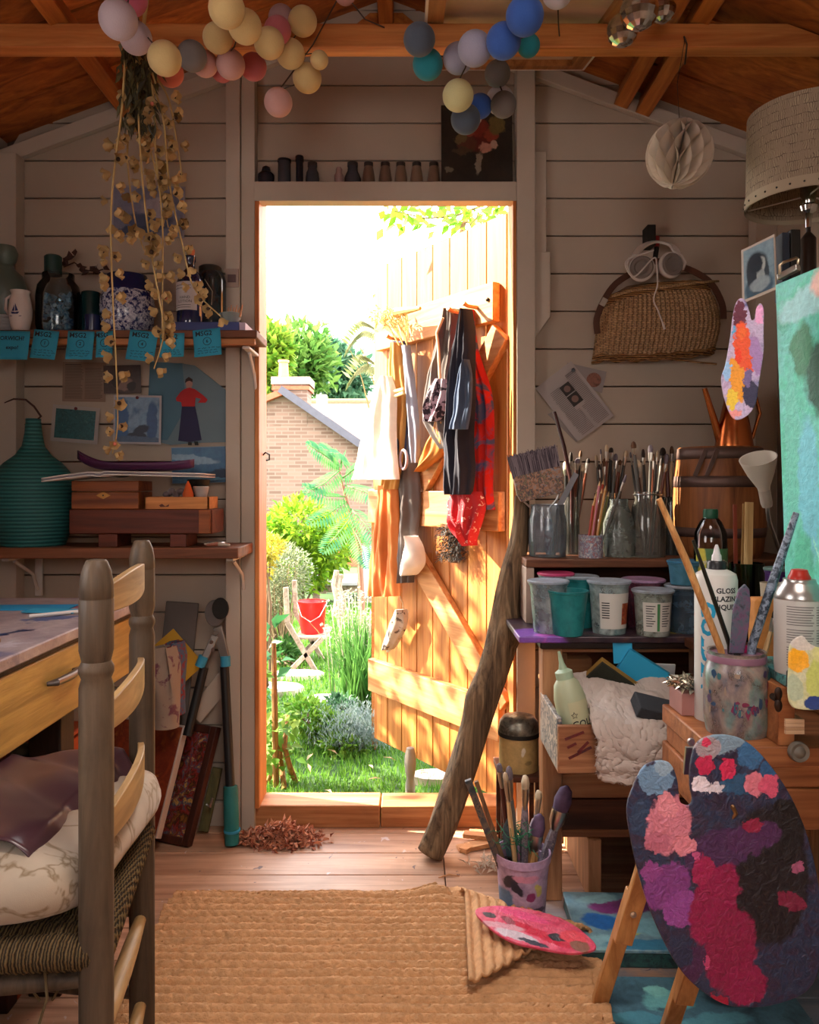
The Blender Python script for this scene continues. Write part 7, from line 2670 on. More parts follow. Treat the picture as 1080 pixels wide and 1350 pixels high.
for k, (u, ut, vt, wr, mt, lb) in enumerate(((982, 988, 662, .020, wood('ruler_wood', '#b8925c', '#e0c48c', 'Z', 2, .5), 'wide pale wooden ruler standing in the green glass pot'),
                                         (976, 981, 664, .006, wood('ruler_dark', '#8a6a3c', '#b8925c', 'Z', 2, .5), 'narrow wooden strip beside the wide ruler in the pot'),
                                         (974, 969, 665, .009, plain('red_wood', '#7a3220', .5), 'reddish wooden strip left of the rulers in the pot'))):
 mb = MB()
 mb.bar(Vector((ux(u, 1.90), 1.90 + .012 * (k - 1), BZ + .005)), P(ut, vt, 1.91 + .012 * (k - 1)), wr, .004, up=(0, -1, 0))
 tag(mb.build('ruler', mt, bevel=.0006), lb, 'ruler', 'wooden strips in the green glass pot')
tub('small tub of violet paint with grey lid behind spray can', 1028, 1.76, 752, 15, 18, tubplastic('violet_tub', '#4a2a6a', .2), plain('grey_green_lid', '#6a8a84', .4), inside=(m_pv, .7), group=None)
t = thing('cream_cup', 'small cream cup stacked before the violet tub', 'cup', Vector((ux(1018, 1.70), 1.70, BZ)))
pot('cup', None, None, 1018, 1.70, BZ, [(10, None), (13, 795), (15, 768)], plain('cream_cup', '#b8ae98', .5), parent=t, hollow=.002)
mb = MB()
mb.span((ux(992, 1.64), 1.625, BZ), (ux(1022, 1.64), 1.665, zv(788, 1.64)))
tag(mb.build('cork_block', plain('orange_cork_block', '#c08448', .8, var=.25, vs=40), bevel=.006), 'crumbly orange cork block behind the paint water jar', 'block')
t = thing('side_table', 'low brown side table between the bench and the easel', 'table', (.80, 1.775, 0))
mb = MB()
mb.span((ux(960, 1.66), 1.612, BZ - .022), (1.06, 1.925, BZ - .0005))
mb.build('top', m_benchd, t, bevel=.003)
for x, y_ in ((ux(965, 1.66), 1.635), (1.03, 1.635), (ux(965, 1.66), 1.90), (1.03, 1.90)):
 mb = MB()
 mb.span((x, y_ - .015, 0), (x + .03, y_ + .015, BZ - .0225))
 mb.build('leg', m_benchd, t)
YD0, YD1 = 1.74, 2.02
zd0, zd1 = zv(1020, YD0), zv(957, YD0)
xd0, xd1 = ux(736, YD0), ux(912, YD0)
m_drw = wood('drawer_wood', '#7a4a30', '#b98560', 'X', 1, .5, .06)
m_dside = splat('drawer_painted', ['#8fa0a8', '#b8a898', '#3a4a58', '#c8b8a8', '#5a6a78'], 22, .5, .3)
for nm, a, c, m_ in (('front', (xd0, YD0, zd0), (xd1, YD0 + .014, zd1), m_drw), ('side', (xd0, YD0 + .015, zd0), (xd0 + .012, YD1 - .04, zd1 + .012), m_dside), ('side', (xd1 - .012, YD0 + .015, zd0), (xd1, YD1 - .04, zd1 + .01), m_drw),
     ('bottom', (xd0 + .013, YD0 + .015, zd0 + .004), (xd1 - .013, YD1 - .06, zd0 + .012), m_benchd)):
 mb = MB()
 mb.span(a, c)
 o = mb.build('pulled_drawer' if nm == 'front' else nm, m_, bench if nm == 'front' else t, bevel=.002)
 if nm == 'front':
  t = o
mb = MB()
for (a, b_, c, d_) in ((745, 975, 770, 965), (750, 1000, 780, 985), (762, 992, 776, 978), (748, 986, 760, 980)):
 p, q = P(a, b_, YD0 - .0008), P(c, d_, YD0 - .0008)
 mb.bar(p, q, .006, .001, up=(0, 1, 0))
mb.build('paint_smears', splat('smear', ['#1c2230', '#6a1f1c', '#2a1c22'], 40), t, smooth=False)
zf = zd0 + .0125
t = thing('squeeze_bottle', 'pale green squeeze bottle with nozzle leaning left in the drawer', 'bottle', Vector((ux(765, 1.80), 1.80, zf)))
b0, tp = Vector((ux(768, 1.80), 1.79, zf + .006)), P(743, 885, 1.80)
d = (tp - b0).normalized()
q = d.to_track_quat('Z', 'Y').to_matrix()
Lb = (tp - b0).length
rbt = .036
m_pg = plain('pale_green_plastic', '#a9b294', .4, var=.05)
mb = MB()
mb.lathe([(.001, 0), (rbt * .9, 0), (rbt, .006), (rbt, Lb * .70), (rbt * .8, Lb * .86), (.018, Lb * .93)], 30, b0, q)
mb.build('body', m_pg, t)
mb = MB()
mb.lathe([(.020, Lb * .90), (.020, Lb), (.010, Lb + .006), (.006, Lb + .020), (.003, Lb + .046)], 24, b0, q)
mb.build('nozzle_cap', plain('sage_cap', '#9db59c', .45), t)
qi = q.inverted()
xdir = d.cross(Vector((0, -1, 0))).normalized() * -1
if xdir.x < 0:
 xdir = -xdir
ydir = d.cross(xdir)
if ydir.y < 0:
 ydir = -ydir
fnb = lambda x, y: b0 + d * (Lb * .40 + y) + xdir * math.sin((x) / rbt) * (rbt + .0006) - ydir * math.cos((x) / rbt) * (rbt + .0006)
mb = MB()
mb.grid(lambda a, b_: fnb(lerp(-.012, .045, a), lerp(-.045, .055, b_)), 12, 2)
lo = mb.build('label', plain('pale_label', '#b5b694', .6, var=.03), t)
mb = MB()
fnt = lambda x, y: b0 + d * (Lb * .40 + y) + xdir * math.sin((x) / rbt) * (rbt + .0014) - ydir * math.cos((x) / rbt) * (rbt + .0014)
add_text(mb, 'COLO', .021, lambda x, y: fnt(x + .018, y + .005), bold=.0003)
star = [(math.sin(k * PI / 5) * (.0075 if k % 2 == 0 else .0033), math.cos(k * PI / 5) * (.0075 if k % 2 == 0 else .0033)) for k in range(10)]
mb.tube([fnt(x - .003, y + .026) for x, y in star + star[:1]], .0006, 5, cap=False)
mb.tube([fnt(.004 + .003 * k, -.016 + .0012 * (k % 2)) for k in range(9)], .0007, 5)
mb.build('lettering', m_ink, lo)
def towel(a, b_):
 u = lerp(784, 918, a)
 x = ux(u, 1.70)
 s = b_ * 1.25
 n1 = noise.noise(Vector((x * 9, b_ * 4, 1.3)))
 n2 = noise.noise(Vector((x * 20, b_ * 9, 5.3)))
 top = zd1 + .012 + .012 * n1 - .014 * max(0, a - .8) / .2
 yb = lerp(1.93, YD0 - .02, min(1, s / .62))
 if s < .62:
  z = top + .050 * (1 - s / .62) ** 1.3 * (1 + .5 * n1) + .010 * n2
  y_ = yb
 else:
  k = (s - .62) / .63
  z = top - .110 * k * (1 + .20 * math.sin(a * 5 + .4) - .30 * max(0, a - .55)) + .006 * n1
  y_ = YD0 - .020 - .022 * math.sin(min(1, k * 3) * PI / 2) + .012 * math.sin(a * 13 + n1 * 2) * k
 n3 = noise.noise(Vector((x * 120, b_ * 38, 2.2))) * .0030 + noise.noise(Vector((x * 45, b_ * 14, 6.2))) * .0016
 y_ -= n3
 z += n3
 return Vector((x + .012 * n2 - .012 * (k if s > .62 else 0) * (a - .5), y_ + .008 * n2, z + .006 * n2))
mb = MB()
mb.grid(towel, 90, 90)
m_tow = cloth('terry_towel', '#b9aca4', rough=1, weave=240, bmp=1.0, var=.12)
tw = mb.build('towel', m_tow, solid=.008)
tag(tw, 'pale pinkish terry towel draped over the open drawer front', 'towel')
mb = MB()
rr2 = random.Random(4)
for k in range(16000):
 a, b_ = rr2.random(), rr2.random()
 p = towel(a, b_) + Vector((0, -.001, .001))
 d_ = Vector((rr2.gauss(0, 1), -1.2 + rr2.gauss(0, .8), rr2.gauss(.3, 1))).normalized()
 s_ = Vector((d_.z, .3, -d_.x)).normalized() * .0011
 mb.add([p - s_, p + s_, p + d_ * .0085], [(0, 1, 2)])
pl_ = mb.build('terry_pile', m_tow, tw, smooth=False)
pl_['kind'] = 'stuff'
mb = MB()
mb.box(P(862, 934, 1.75), (.088, .058, .028), Euler((.42, .26, .10)).to_matrix())
tag(mb.build('sponge', plain('charcoal_foam', '#33363c', .95, var=.2, bmp=.6, bs=300), bevel=.003), 'charcoal grey foam block lying on the pinkish towel', 'sponge')
t = thing('scourer', 'worn yellow sponge with dark green scouring layer leaning behind towel', 'sponge', P(810, 920, 1.86))
Mr = Euler((.5, .62, .1)).to_matrix()
cS = P(808, 896, 1.90)
mb = MB()
mb.box(cS, (.115, .018, .060), Mr)
mb.build('foam', plain('yellow_foam', '#8a6a2c', .95, var=.3, bmp=.6, bs=200), t, bevel=.003)
mb = MB()
mb.box(cS + Mr @ Vector((0, -.0145, 0)), (.115, .010, .060), Mr)
mb.build('scouring_layer', plain('dark_scourer', '#2c2e24', 1, var=.4, bmp=1, bs=400), t, bevel=.002)
t = thing('blue_card_box', 'bright blue folded card box standing behind the towel', 'box', P(848, 922, 1.92))
Mr = Euler((.0, .55, -.2)).to_matrix()
cS = P(846, 888, 1.93)
mb = MB()
mb.box(cS, (.112, .03, .075), Mr)
mb.build('box', plain('cyan_card', '#1d8fb8', .55, var=.04), t, bevel=.001)
mb = MB()
mb.box(cS + Mr @ Vector((-.066, 0, .022)), (.046, .004, .06), Mr @ Euler((0, -.6, 0)).to_matrix())
mb.build('flap', plain('cyan_card2', '#2aa0cc', .55, var=.04), t, bevel=.0005)
mb = MB()
mb.box(P(866, 893, 1.965), (.085, .006, .075), Euler((.25, .02, -.1)).to_matrix())
tag(mb.build('card', plain('pale_card', '#b5b8ba', .7), bevel=.0015), 'pale grey card standing behind the blue card box', 'card')
pot('plastic_dish', 'grey upturned plastic dish showing behind the squeeze bottle', 'lid', 782, 1.90, zf, [(22, None), (23, 935), (20, 912), (12, 904)], plain('grey_lid', '#8f9290', .45))
m_es = wood('easel_beech', '#7a4426', '#b5764a', 'X', 1, .45, .06)
m_esl = wood('easel_leg_beech', '#9a6234', '#d09a60', 'Z', 1, .45, .05)
ex0, ex1, ey0, ey1 = .512, .90, 1.335, 1.60
easel = thing('box_easel', 'wooden sketch box easel with splayed legs holding the green canvas', 'easel', (.70, 1.45, 0))
mb = MB()
mb.span((ex0, ey0, .552), (ex1, ey1, EZ - .0005))
mb.build('box_top', m_es, easel, bevel=.003)
mb = MB()
mb.span((ex0 + .006, ey0 + .008, .515), (ex1, ey1 - .01, .5515))
mb.build('drawer', m_es, easel, bevel=.003)
mb = MB()
mb.span((ex0, ey0 + .002, .445), (ex1, ey1, .5145))
mb.build('box_body', m_es, easel, bevel=.003)
def leg(top, foot, w_=.034, h_=.016, split=.45):
 top, foot = Vector(top), Vector(foot)
 mid = top.lerp(foot, .56)
 d = (foot - top).normalized()
 off = Vector((0, .009, 0))
 mb = MB()
 mb.bar(top, mid + d * .05, w_, h_, up=(0, -1, 0))
 a = mb.build('leg', m_esl, easel, bevel=.002)
 mb = MB()
 mb.bar(mid - d * .06 + off * 1.9, foot + off * 1.9, w_ * .9, h_, up=(0, -1, 0))
 mb.build('lower_leg', m_esl, a, bevel=.002)
 mb = MB()
 mb.lathe([(.001, 0), (.006, 0), (.006, .003), (.001, .004)], 12, mid - d * .02 + Vector((0, -h_ / 2, 0)), Matrix.Rotation(PI / 2, 3, 'X'))
 mb.build('bolt', m_steel, a)
leg(P(884, 1040, 1.40), (.370, 1.535, 0))
leg(P(944, 1190, 1.335) , P(884, 1371, 1.465))
leg((.86, 1.56, .45), (.98, 1.62, 0))
m_tray = splat('tray_paint', ['#1f4a58', '#3a8a94', '#6ab0b0', '#1a3040', '#8ab8b4', '#2a6a80'], 26, .4, .4)
tz = .708
mb = MB()
mb.prism([(ux(1006, 1.44), 1.475), (ux(1013, 1.44), 1.49), (.90, 1.49), (.90, 1.19), (ux(1076, 1.215), 1.19), (ux(1067, 1.235), 1.215)][::-1], lambda x, y_, d: Vector((x, y_, tz - .018 + d)), .018)
mb.build('paint_tray', m_tray, easel, bevel=.002)
mb = MB()
mb.span((ux(1024, 1.345), 1.338, EZ), (ux(1046, 1.345), 1.40, tz - .019))
mb.build('tray_block', m_es, easel, bevel=.002)
mb = MB()
mb.span((.80, 1.345, EZ), (.84, 1.40, tz - .019))
mb.build('tray_block', m_es, easel, bevel=.002)
mb = MB()
for k in range(4):
 mb.span((ux(1037, 1.33), 1.333, zv(968 - 5 * k, 1.333)), (ux(1062, 1.33), 1.39, zv(965 - 5 * k, 1.333) + .002))
mb.build('block_stack', wood('pale_block', '#b08a68', '#dcc0a0', 'X'), easel)
mb = MB()
c = P(1053, 991, 1.325)
mb.lathe([(.001, -.008), (.008, -.008), (.0155, -.007), (.017, -.004), (.017, .004), (.0155, .007), (.010, .005), (.006, .008), (.003, .010), (.001, .010)], 28, c, Matrix.Rotation(PI / 2, 3, 'X'))
mb.build('wheel', plain('grey_rubber_wheel', '#77746c', .5, .3), easel)
mb = MB()
c = P(1019, 918, 1.33)
mb.tube([c, c + Vector((0, -.018, 0))], .006, 10)
mb.ball(c + Vector((0, -.02, .010)), .011, 12, 8, (.6, .5, 1))
mb.ball(c + Vector((0, -.02, -.010)), .011, 12, 8, (.6, .5, 1))
mb.build('wing_nut', m_iron if 'm_iron' in globals() else plain('dark_iron', '#3a2c26'), easel)
mb = MB()
c = P(1042, 905, 1.24)
mb.tube([c, c + Vector((.0, 0, .022)), c + Vector((.008, 0, .030)), c + Vector((.028, -.004, .032))], [.006, .006, .006, .005], 9)
mb.build('clamp', m_dark, easel)
mb = MB()
mb.span((.79, 1.52, EZ), (.825, 1.55, 1.30))
mb.build('mast', m_es, easel, bevel=.002)
mb = MB()
nl_ = P(966, 1052, 1.335)
mb.tube([nl_, P(966, 1054, 1.262), P(966, 1050, 1.254)], [.004, .004, .003], 8)
mb.tube([P(961, 1058, 1.258), P(966, 1064, 1.252), P(970, 1072, 1.252), P(965, 1078, 1.254)], .004, 8)
mb.build('palette_hook', plain('brass_hook', '#8a6a4a', .35, .9), easel)
mb = MB()
mb.bar(P(911, 985, 1.35), P(908, 1020, 1.36), .018, .006, up=(0, -1, 0))
mb.lathe([(.001, 0), (.007, 0), (.006, .004), (.001, .005)], 12, P(911, 978, 1.345), Matrix.Rotation(PI / 2, 3, 'X'))
mb.build('leg_bracket', m_steel, easel)
TL, TRp, BLp = P(1005, 383, 1.56), P(1080, 352, 1.40), P(1038, 861, 1.515)
TL = Vector(TL)
U_ = (TRp - TL) * 2.2
M = frameM((BLp + BLp + U_) / 2, U_, TL - BLp)
wq, hq = U_.length, (TL - BLp).length
t = thing('canvas_painting', 'large sea green abstract canvas standing on the box easel', 'painting', M=M)
bl_ = lambda x, z: (x * wq - wq / 2, z * hq)
m_gc = blotch('sea_green_painting', ['#3fa58a', '#4cb8a0', '#5fbcb4', '#3a9a84'], [(*bl_(.20, .80), .03, .05, 0, '#2f7a5a'), (*bl_(.36, .72), .05, .07, 0, '#25584a'), (*bl_(.42, .50), .03, .10, 0, '#1f5a4a'), (*bl_(.3, .93), .10, .03, 10, '#8ac4c8'), (*bl_(.45, .96), .06, .03, 0, '#c8a8a0'),
              (*bl_(.10, .5), .02, .2, 0, '#58b8a8'), (*bl_(.22, .45), .03, .12, 0, '#62b8c8'), (*bl_(.40, .34), .012, .05, 0, '#5a6aa0'), (*bl_(.3, .12), .12, .05, 0, '#3aa58c'), (*bl_(.36, .13), .004, .14, 20, '#8ad4c4'), (*bl_(.15, .2), .03, .1, 0, '#44b090')], .55, .018, 30, .35, 60, gain=1.3)
mb = MB()
mb.span((-wq / 2, 0, 0), (wq / 2, .022, hq))
mb.build('canvas', m_gc, t, bevel=.003)
TLc, TRc, BLc = P(991, 325, 1.62), P(1036, 303, 1.55), P(979, 400, 1.62)
M = frameM((BLc + BLc + (TRc - TLc)) / 2, TRc - TLc, TLc - BLc)
wc, hc = (TRc - TLc).length, (TLc - BLc).length
t = thing('photo_card', 'old blue grey portrait photo of a long haired girl above canvas', 'photo', M=M)
mb = MB()
mb.span((-wc / 2, 0, 0), (wc / 2, .003, hc))
mb.build('mount', plain('cream_mount', '#b8aca0', .6, var=.04), t, smooth=False)
g_ = lambda x, z: ((x - .5) * wc, z * hc)
m_girl = blotch('girl_photo', ['#6f8c9c', '#86a0ac'], [(*g_(.52, .16), .034, .030, 0, '#3f5a6c'), (*g_(.48, .52), .026, .036, 8, '#2a343e'), (*g_(.36, .36), .014, .034, 10, '#2f3a44'), (*g_(.70, .40), .010, .026, 0, '#37434c'), (*g_(.58, .55), .0125, .019, 0, '#a8b0ae'), (*g_(.58, .36), .010, .014, 0, '#94a0a2'), (*g_(.55, .22), .024, .016, 0, '#8a9ba2'),
              (*g_(.55, .575), .0030, .0014, 0, '#6a7478'), (*g_(.63, .575), .0026, .0014, 0, '#6a7478'), (*g_(.60, .475), .0034, .0012, 0, '#7a7276'), (*g_(.44, .62), .016, .022, 20, '#2a343e')], .3, .0035, 40, 0, var=.1)
mb = MB()
mb.span((-wc / 2 + .006, -.001, .006), (wc / 2 - .002, .0, hc - .006))
mb.build('portrait', m_girl, t, smooth=False)
t = thing('dark_book', 'dark blue boxes behind the portrait photo on easel ledge', 'book', P(1046, 330, 1.58))
for k, (u0, u1, v0, m_) in enumerate(((1032, 1042, 306, plain('dark_blue_cloth', '#232b38', .7)), (1043, 1056, 302, m_dark))):
 mb = MB()
 mb.span((ux(u0, 1.58), 1.58, zv(395, 1.58)), (ux(u1, 1.58), 1.615, zv(v0, 1.58)))
 mb.build('cover', m_, t, bevel=.002)
t = thing('clip', 'wire bulldog clip gripping the top edge of green canvas', 'clip', P(1038, 355, 1.50))
mb = MB()
mb.tube([P(u, v, 1.495) for u, v in ((1028, 362), (1028, 350), (1033, 346), (1050, 340), (1053, 342), (1052, 350))], .0028, 8)
mb.build('wire', plain('brass_wire', '#a89880', .3, 1), t)
mb = MB()
mb.bar(P(1027, 366, 1.52), P(1053, 352, 1.48), .012, .012)
mb.build('jaw', m_steel, t, bevel=.002)
YL = 1.725
xl, rl = ux(1066, YL), 78 * YL / FOC
zl0, zl1 = zv(270, YL), zv(150, YL)
t = thing('table_lamp', 'tall lamp with brown printed fabric drum shade behind the canvas', 'lamp', (xl, YL, BZ))
m_sf, nt, bb = _new('scripted_fabric')
co = objco(nt)
wv_ = N(nt, 'TexBrick')
mpx = N(nt, 'Mapping')
nt.links.new(co, mpx.inputs[0])
sx_ = N(nt, 'SeparateXYZ')
nt.links.new(co, sx_.inputs[0])
cx_ = N(nt, 'CombineXYZ')
ad_ = N(nt, 'Math', operation='SUBTRACT')
nt.links.new(sx_.outputs[0], ad_.inputs[0])
nt.links.new(sx_.outputs[1], ad_.inputs[1])
nz_ = noisetex(nt, co, 40, 3)
ad2 = N(nt, 'Math', operation='MULTIPLY_ADD')
nt.links.new(nz_.outputs['Fac'], ad2.inputs[0])
ad2.inputs[1].default_value = .02
nt.links.new(ad_.outputs[0], ad2.inputs[2])
ad3 = N(nt, 'Math', operation='MULTIPLY_ADD')
nt.links.new(nz_.outputs['Color'], ad3.inputs[0])
ad3.inputs[1].default_value = .012
nt.links.new(sx_.outputs[2], ad3.inputs[2])
nt.links.new(ad2.outputs[0], cx_.inputs[0])
nt.links.new(ad3.outputs[0], cx_.inputs[1])
wv_.inputs['Scale'].default_value = 1
wv_.inputs['Brick Width'].default_value = .006
wv_.inputs['Row Height'].default_value = .019
wv_.inputs['Mortar Size'].default_value = .0007
wv_.inputs['Color1'].default_value = hx('#8f7f6c')
wv_.inputs['Color2'].default_value = hx('#a09078')
wv_.inputs['Mortar'].default_value = hx('#5a4a3e')
nt.links.new(cx_.outputs[0], wv_.inputs['Vector'])
nzb = noisetex(nt, co, 70, 4)
nt.links.new(mixc(nt, ramp(nt, nzb.outputs['Fac'], [(.45, (0, 0, 0, 1)), (.6, (1, 1, 1, 1))]), wv_.outputs['Color'], hx('#8f7f6c')), bb.inputs['Base Color'])
bb.inputs['Roughness'].default_value = .9
mb = MB()
mb.lathe([(rl * .985, zl0), (rl * .96, zl1), (rl * .955, zl1), (rl * .98, zl0)], 64, (xl, YL, 0), cap=False)
sh = mb.build('lamp_shade', m_sf, t)
m_band = plain('shade_band', '#a3947e', .8, var=.06)
mb = MB()
mb.lathe([(rl * 1.004, zl0 - .002), (rl * 1.0, zl0 + .022), (rl * .985, zl0 + .022), (rl * .975, zl0 - .002)], 64, (xl, YL, 0), cap=False)
mb.build('lower_band', m_band, sh)
mb = MB()
for k in range(30):
 a = 2 * PI * k / 30
 mb.ball((xl + math.cos(a) * rl * 1.003, YL + math.sin(a) * rl * 1.003, zl0 + .009), .0022, 8, 6)
mb.build('tacks', m_dark, sh)
mb = MB()
for k in range(3):
 a = 2 * PI * k / 3 + .4
 mb.tube([(xl, YL, zl0 + .02), (xl + math.cos(a) * rl * .97, YL + math.sin(a) * rl * .97, zl0 + .012)], .0018, 6)
mb.build('shade_ring', m_steel, t)
mb = MB()
mb.lathe([(.006, zl0 - .05), (.007, zl0 - .02), (.016, zl0 - .014), (.019, zl0 - .004), (.013, zl0 + .002), (.017, zl0 + .02), (.017, zl0 + .06), (.001, zl0 + .06)], 22, (xl, YL, 0))
mb.build('lamp_holder', plain('chrome', '#c8c4c0', .12, 1), t)
mb = MB()
mb.lathe([(.016, BZ + .02), (.016, zl0 - .075), (.013, zl0 - .07), (.005, zl0 - .06), (.005, zl0 - .02)], 18, (xl, YL, 0))
mb.build('pole', plain('dark_pole', '#241a14', .35), t)
mb = MB()
mb.lathe([(.001, 0), (.09, 0), (.09, .012), (.03, .03), (.001, .03)], 32, (xl, YL, BZ))
mb.build('base', plain('dark_pole', '#241a14', .35), t)
YJ = 1.42
zj = EZ
t = jar('paint_jar', 'big paint smeared glass jar of brushes on the box easel', 971, YJ, zj, [(38, None), (41, 948), (41, 890), (39, 878), (35, 869), (35, 858), (37, 857)], glass('smeared_jar', '#e4ece8', .05, .62, ['#5a6a7c', '#8f7d7c', '#a08f86', '#7a9490', '#86788a']), None)
mb = MB()
jp = pxprof(971, YJ, zj, [(36, 952), (39.2, 946), (39.2, 930)])
mb.lathe([(.001, jp[0][1] + .002)] + [(r - .001, z + .002) for r, z in jp] + [(.001, jp[-1][1] + .002)], 30, (ux(971, YJ), YJ, 0))
mb.build('paint_sludge', plain('mint_sludge', '#7a9a86', .3, var=.15), t)
mb = MB()
c0 = Vector((ux(971, YJ), YJ, 0))
rj = 41.3 * YJ / FOC
rr = random.Random(6)
m_sm = [plain('smear_a', '#2c4a6a', .35), plain('smear_b', '#7a2c4a', .35), plain('smear_c', '#3a6a70', .35), plain('smear_d', '#94806f', .4), plain('smear_e', '#4a3a5a', .35)]
for k in range(46):
 mb.cur = k % 5
 a, z = rr.uniform(-1.4, 1.4), zv(rr.choice([rr.uniform(880, 935), rr.uniform(915, 932)]), YJ)
 w_, h_ = rr.uniform(.002, .008), rr.uniform(.003, .012)
 vs = []
 for j in range(9):
  ph = 2 * PI * j / 9
  rad = rr.uniform(.6, 1.1)
  aa, zz = a + math.cos(ph) * w_ * rad / rj, z + math.sin(ph) * h_ * rad
  vs.append(c0 + Vector((math.sin(aa) * (rj + .0006), -math.cos(aa) * (rj + .0006), zz)))
 mb.add(vs, [tuple(range(9))])
sm = mb.build('dried_paint', m_sm, t)
sm['kind'] = 'stuff'
pot('painted_rim', None, None, 971, YJ, zj, [(37.4, 870), (37.6, 866), (36.8, 862)], plain('mauve_paint_rim', '#8a6278', .4, var=.2), parent=t)
def inj(label, b0, tip, **k):
 return brush(label, Vector((ux(b0[0], YJ + b0[1]), YJ + b0[1], zj + .03)), P(tip[0], tip[1], YJ + tip[2]), **k)
t = thing('wooden_stick', 'long plain wooden handle leaning left out of the paint jar', 'stick', P(968, 900, YJ))
mb = MB()
mb.tube([Vector((ux(972, YJ), YJ, zj + .03)), P(950, 855, YJ - .02), P(905, 740, YJ - .04), P(869, 658, YJ - .06)], [.005, .006, .0065, .005], 10)
mb.build('shaft', m_bh, t)
t = thing('wooden_stick', 'thin black handle rising straight from the paint jar', 'stick', P(965, 900, YJ))
mb = MB()
mb.tube([Vector((ux(968, YJ), YJ + .01, zj + .03)), P(962, 850, YJ), P(938, 780, YJ), P(914, 712, YJ)], [.004, .0045, .004, .003], 9)
mb.build('shaft', HANDLES[1], t)
t = thing('wooden_stick', 'dark blue paint specked handle leaning right out of the jar', 'stick', P(985, 900, YJ))
mb = MB()
mb.tube([Vector((ux(982, YJ), YJ, zj + .03)), P(992, 850, YJ), P(1020, 765, YJ), P(1050, 676, YJ)], [.006, .008, .0085, .0055], 10)
mb.build('shaft', splat('speckled_handle', ['#1c2430', '#2c3848', '#8a9ab0', '#1a222c'], 60, .4), t)
t = thing('palette_knife', 'flat purple paint coated spatula standing in the paint jar', 'spatula', P(976, 900, YJ))
mb = MB()
c0, c1 = P(972, 862, YJ - .02), P(981, 772, YJ - .02)
X_ = (P(992, 820, YJ) - P(966, 820, YJ)).normalized()
prof = [(-.013, 0), (.013, 0), (.017, .05), (.016, .09), (.011, .115), (.002, .125), (-.008, .115), (-.015, .08)]
Zd = (c1 - c0).normalized()
mb.prism(prof, lambda x, z, d: c0 + X_ * x + Zd * z + Vector((0, d, 0)), .005)
mb.build('blade', splat('spatula_paint', ['#3a3a4a', '#6a4a6a', '#4a5a6a', '#2a2a38'], 40, .4), t, bevel=.002)
mb = MB()
mb.tube([Vector((ux(974, YJ), YJ - .01, zj + .035)), c0], .006, 8)
mb.build('handle', HANDLES[1], t)
inj('brush with white specked handle leaning right beside spray can', (986, .01), (1026, 800, .0), w_=.006, hm=HANDLES[4], bm=m_brist[2])
mb = MB()
mb.box(P(980, 858, YJ + .01), (.025, .006, .02))
tag(mb.build('plastic_tag', plain('magenta_tag', '#b82a68', .4), bevel=.001), 'magenta plastic scrap poking out of the paint jar mouth', 'scrap')
t = thing('foil_dish', 'small shallow pink box filled with crumpled silver foil', 'box', Vector((.55, 1.55, EZ)))
x0, x1 = ux(890, 1.55), ux(932, 1.55)
zt5 = zv(899, 1.55)
t2 = MB()
t2.span((x0, 1.51, EZ), (x1, 1.585, zt5 - .012))
t2.build('box', plain('pink_box', '#a3716a', .6, var=.2), t, bevel=.002)
mb = MB()
for k in range(130):
 mb.leaf((rr.uniform(x0, x1 - .01), rr.uniform(1.515, 1.58), zt5 - .012 + rr.uniform(0, .014)), (rr.uniform(-1, 1), rr.uniform(-1, 1), rr.uniform(-.2, .5)), (rr.uniform(-1, 1), 0, 1), .022, .012, .5)
ff = mb.build('foil', plain('foil', '#c8c2b4', .25, .9), t, angle=10)
ff['kind'] = 'stuff'
YS = 1.36
t = thing('spray_can', 'aerosol can with red cap and white printed label', 'can', Vector((ux(1054, YS), YS, tz)))
pot('can', None, None, 1054, YS, tz + .0005, [(30, None), (31, 875), (31, 790), (30.5, 788)], plain('white_can', '#b9b6b2', .35, var=.03), parent=t)
pot('dome', None, None, 1054, YS, tz, [(30.8, 789), (31, 786), (27, 776), (22, 769), (20, 766), (20, 763)], plain('alu_dome', '#b8b6b4', .3, .9, var=.05), parent=t)
pot('nozzle', None, None, 1054, YS, tz, [(14, 766), (14, 760), (12, 757), (10, 751), (6, 750)], plain('red_nozzle', '#b02a1c', .35), parent=t)
cs = Vector((ux(1054, YS), YS, 0))
rs_ = 31.15 * YS / FOC
mb = MB()
for k in range(24):
 v = 797 + k * 3.3
 if k in (8, 15):
  continue
 for a0, a1 in ((-.95, .12), (.22, 1.2)):
  mb.grid(lambda a, b_: cs + Vector((math.sin(lerp(a0, a1 - .06 * ((k * 7) % 3), a)) * (rs_ + .0003), -math.cos(lerp(a0, a1 - .06 * ((k * 7) % 3), a)) * (rs_ + .0003), zv(v, YS) + .0014 * b_)), 10, 1)
mb.build('print_lines', plain('can_print', '#6f6a6c', .6), t)
def palette(name, label, pts, Mx, base, blobs, thick=.006, amp=.012, bmp=.5, cat='palette', ns=26, bs=50, edge=.10, gain=1):
 mb = MB()
 t = thing(name, label, cat, M=Mx)
 n_ = len(pts)
 cl = [cat_pt([Vector((x, 0, z)) for x, z in (pts[-1:] + pts + pts[:2])], (1 + k / 6) / (n_ + 2)) for k in range(6 * n_)]
 poly = [(p.x, p.z) for p in cl]
 mb.prism(poly, lambda x, z, d: Vector((x, d, z)), thick)
 mb.build('board', blotch('pal_' + name + str(len(MATS)), base, blobs, .32, amp, ns, bmp, bs, edge, gain=gain), t, bevel=.0015, angle=50)
 return t
Mx = frameM(P(1078, 925, 1.19), (1, -.15, .05), (0, .18, 1))
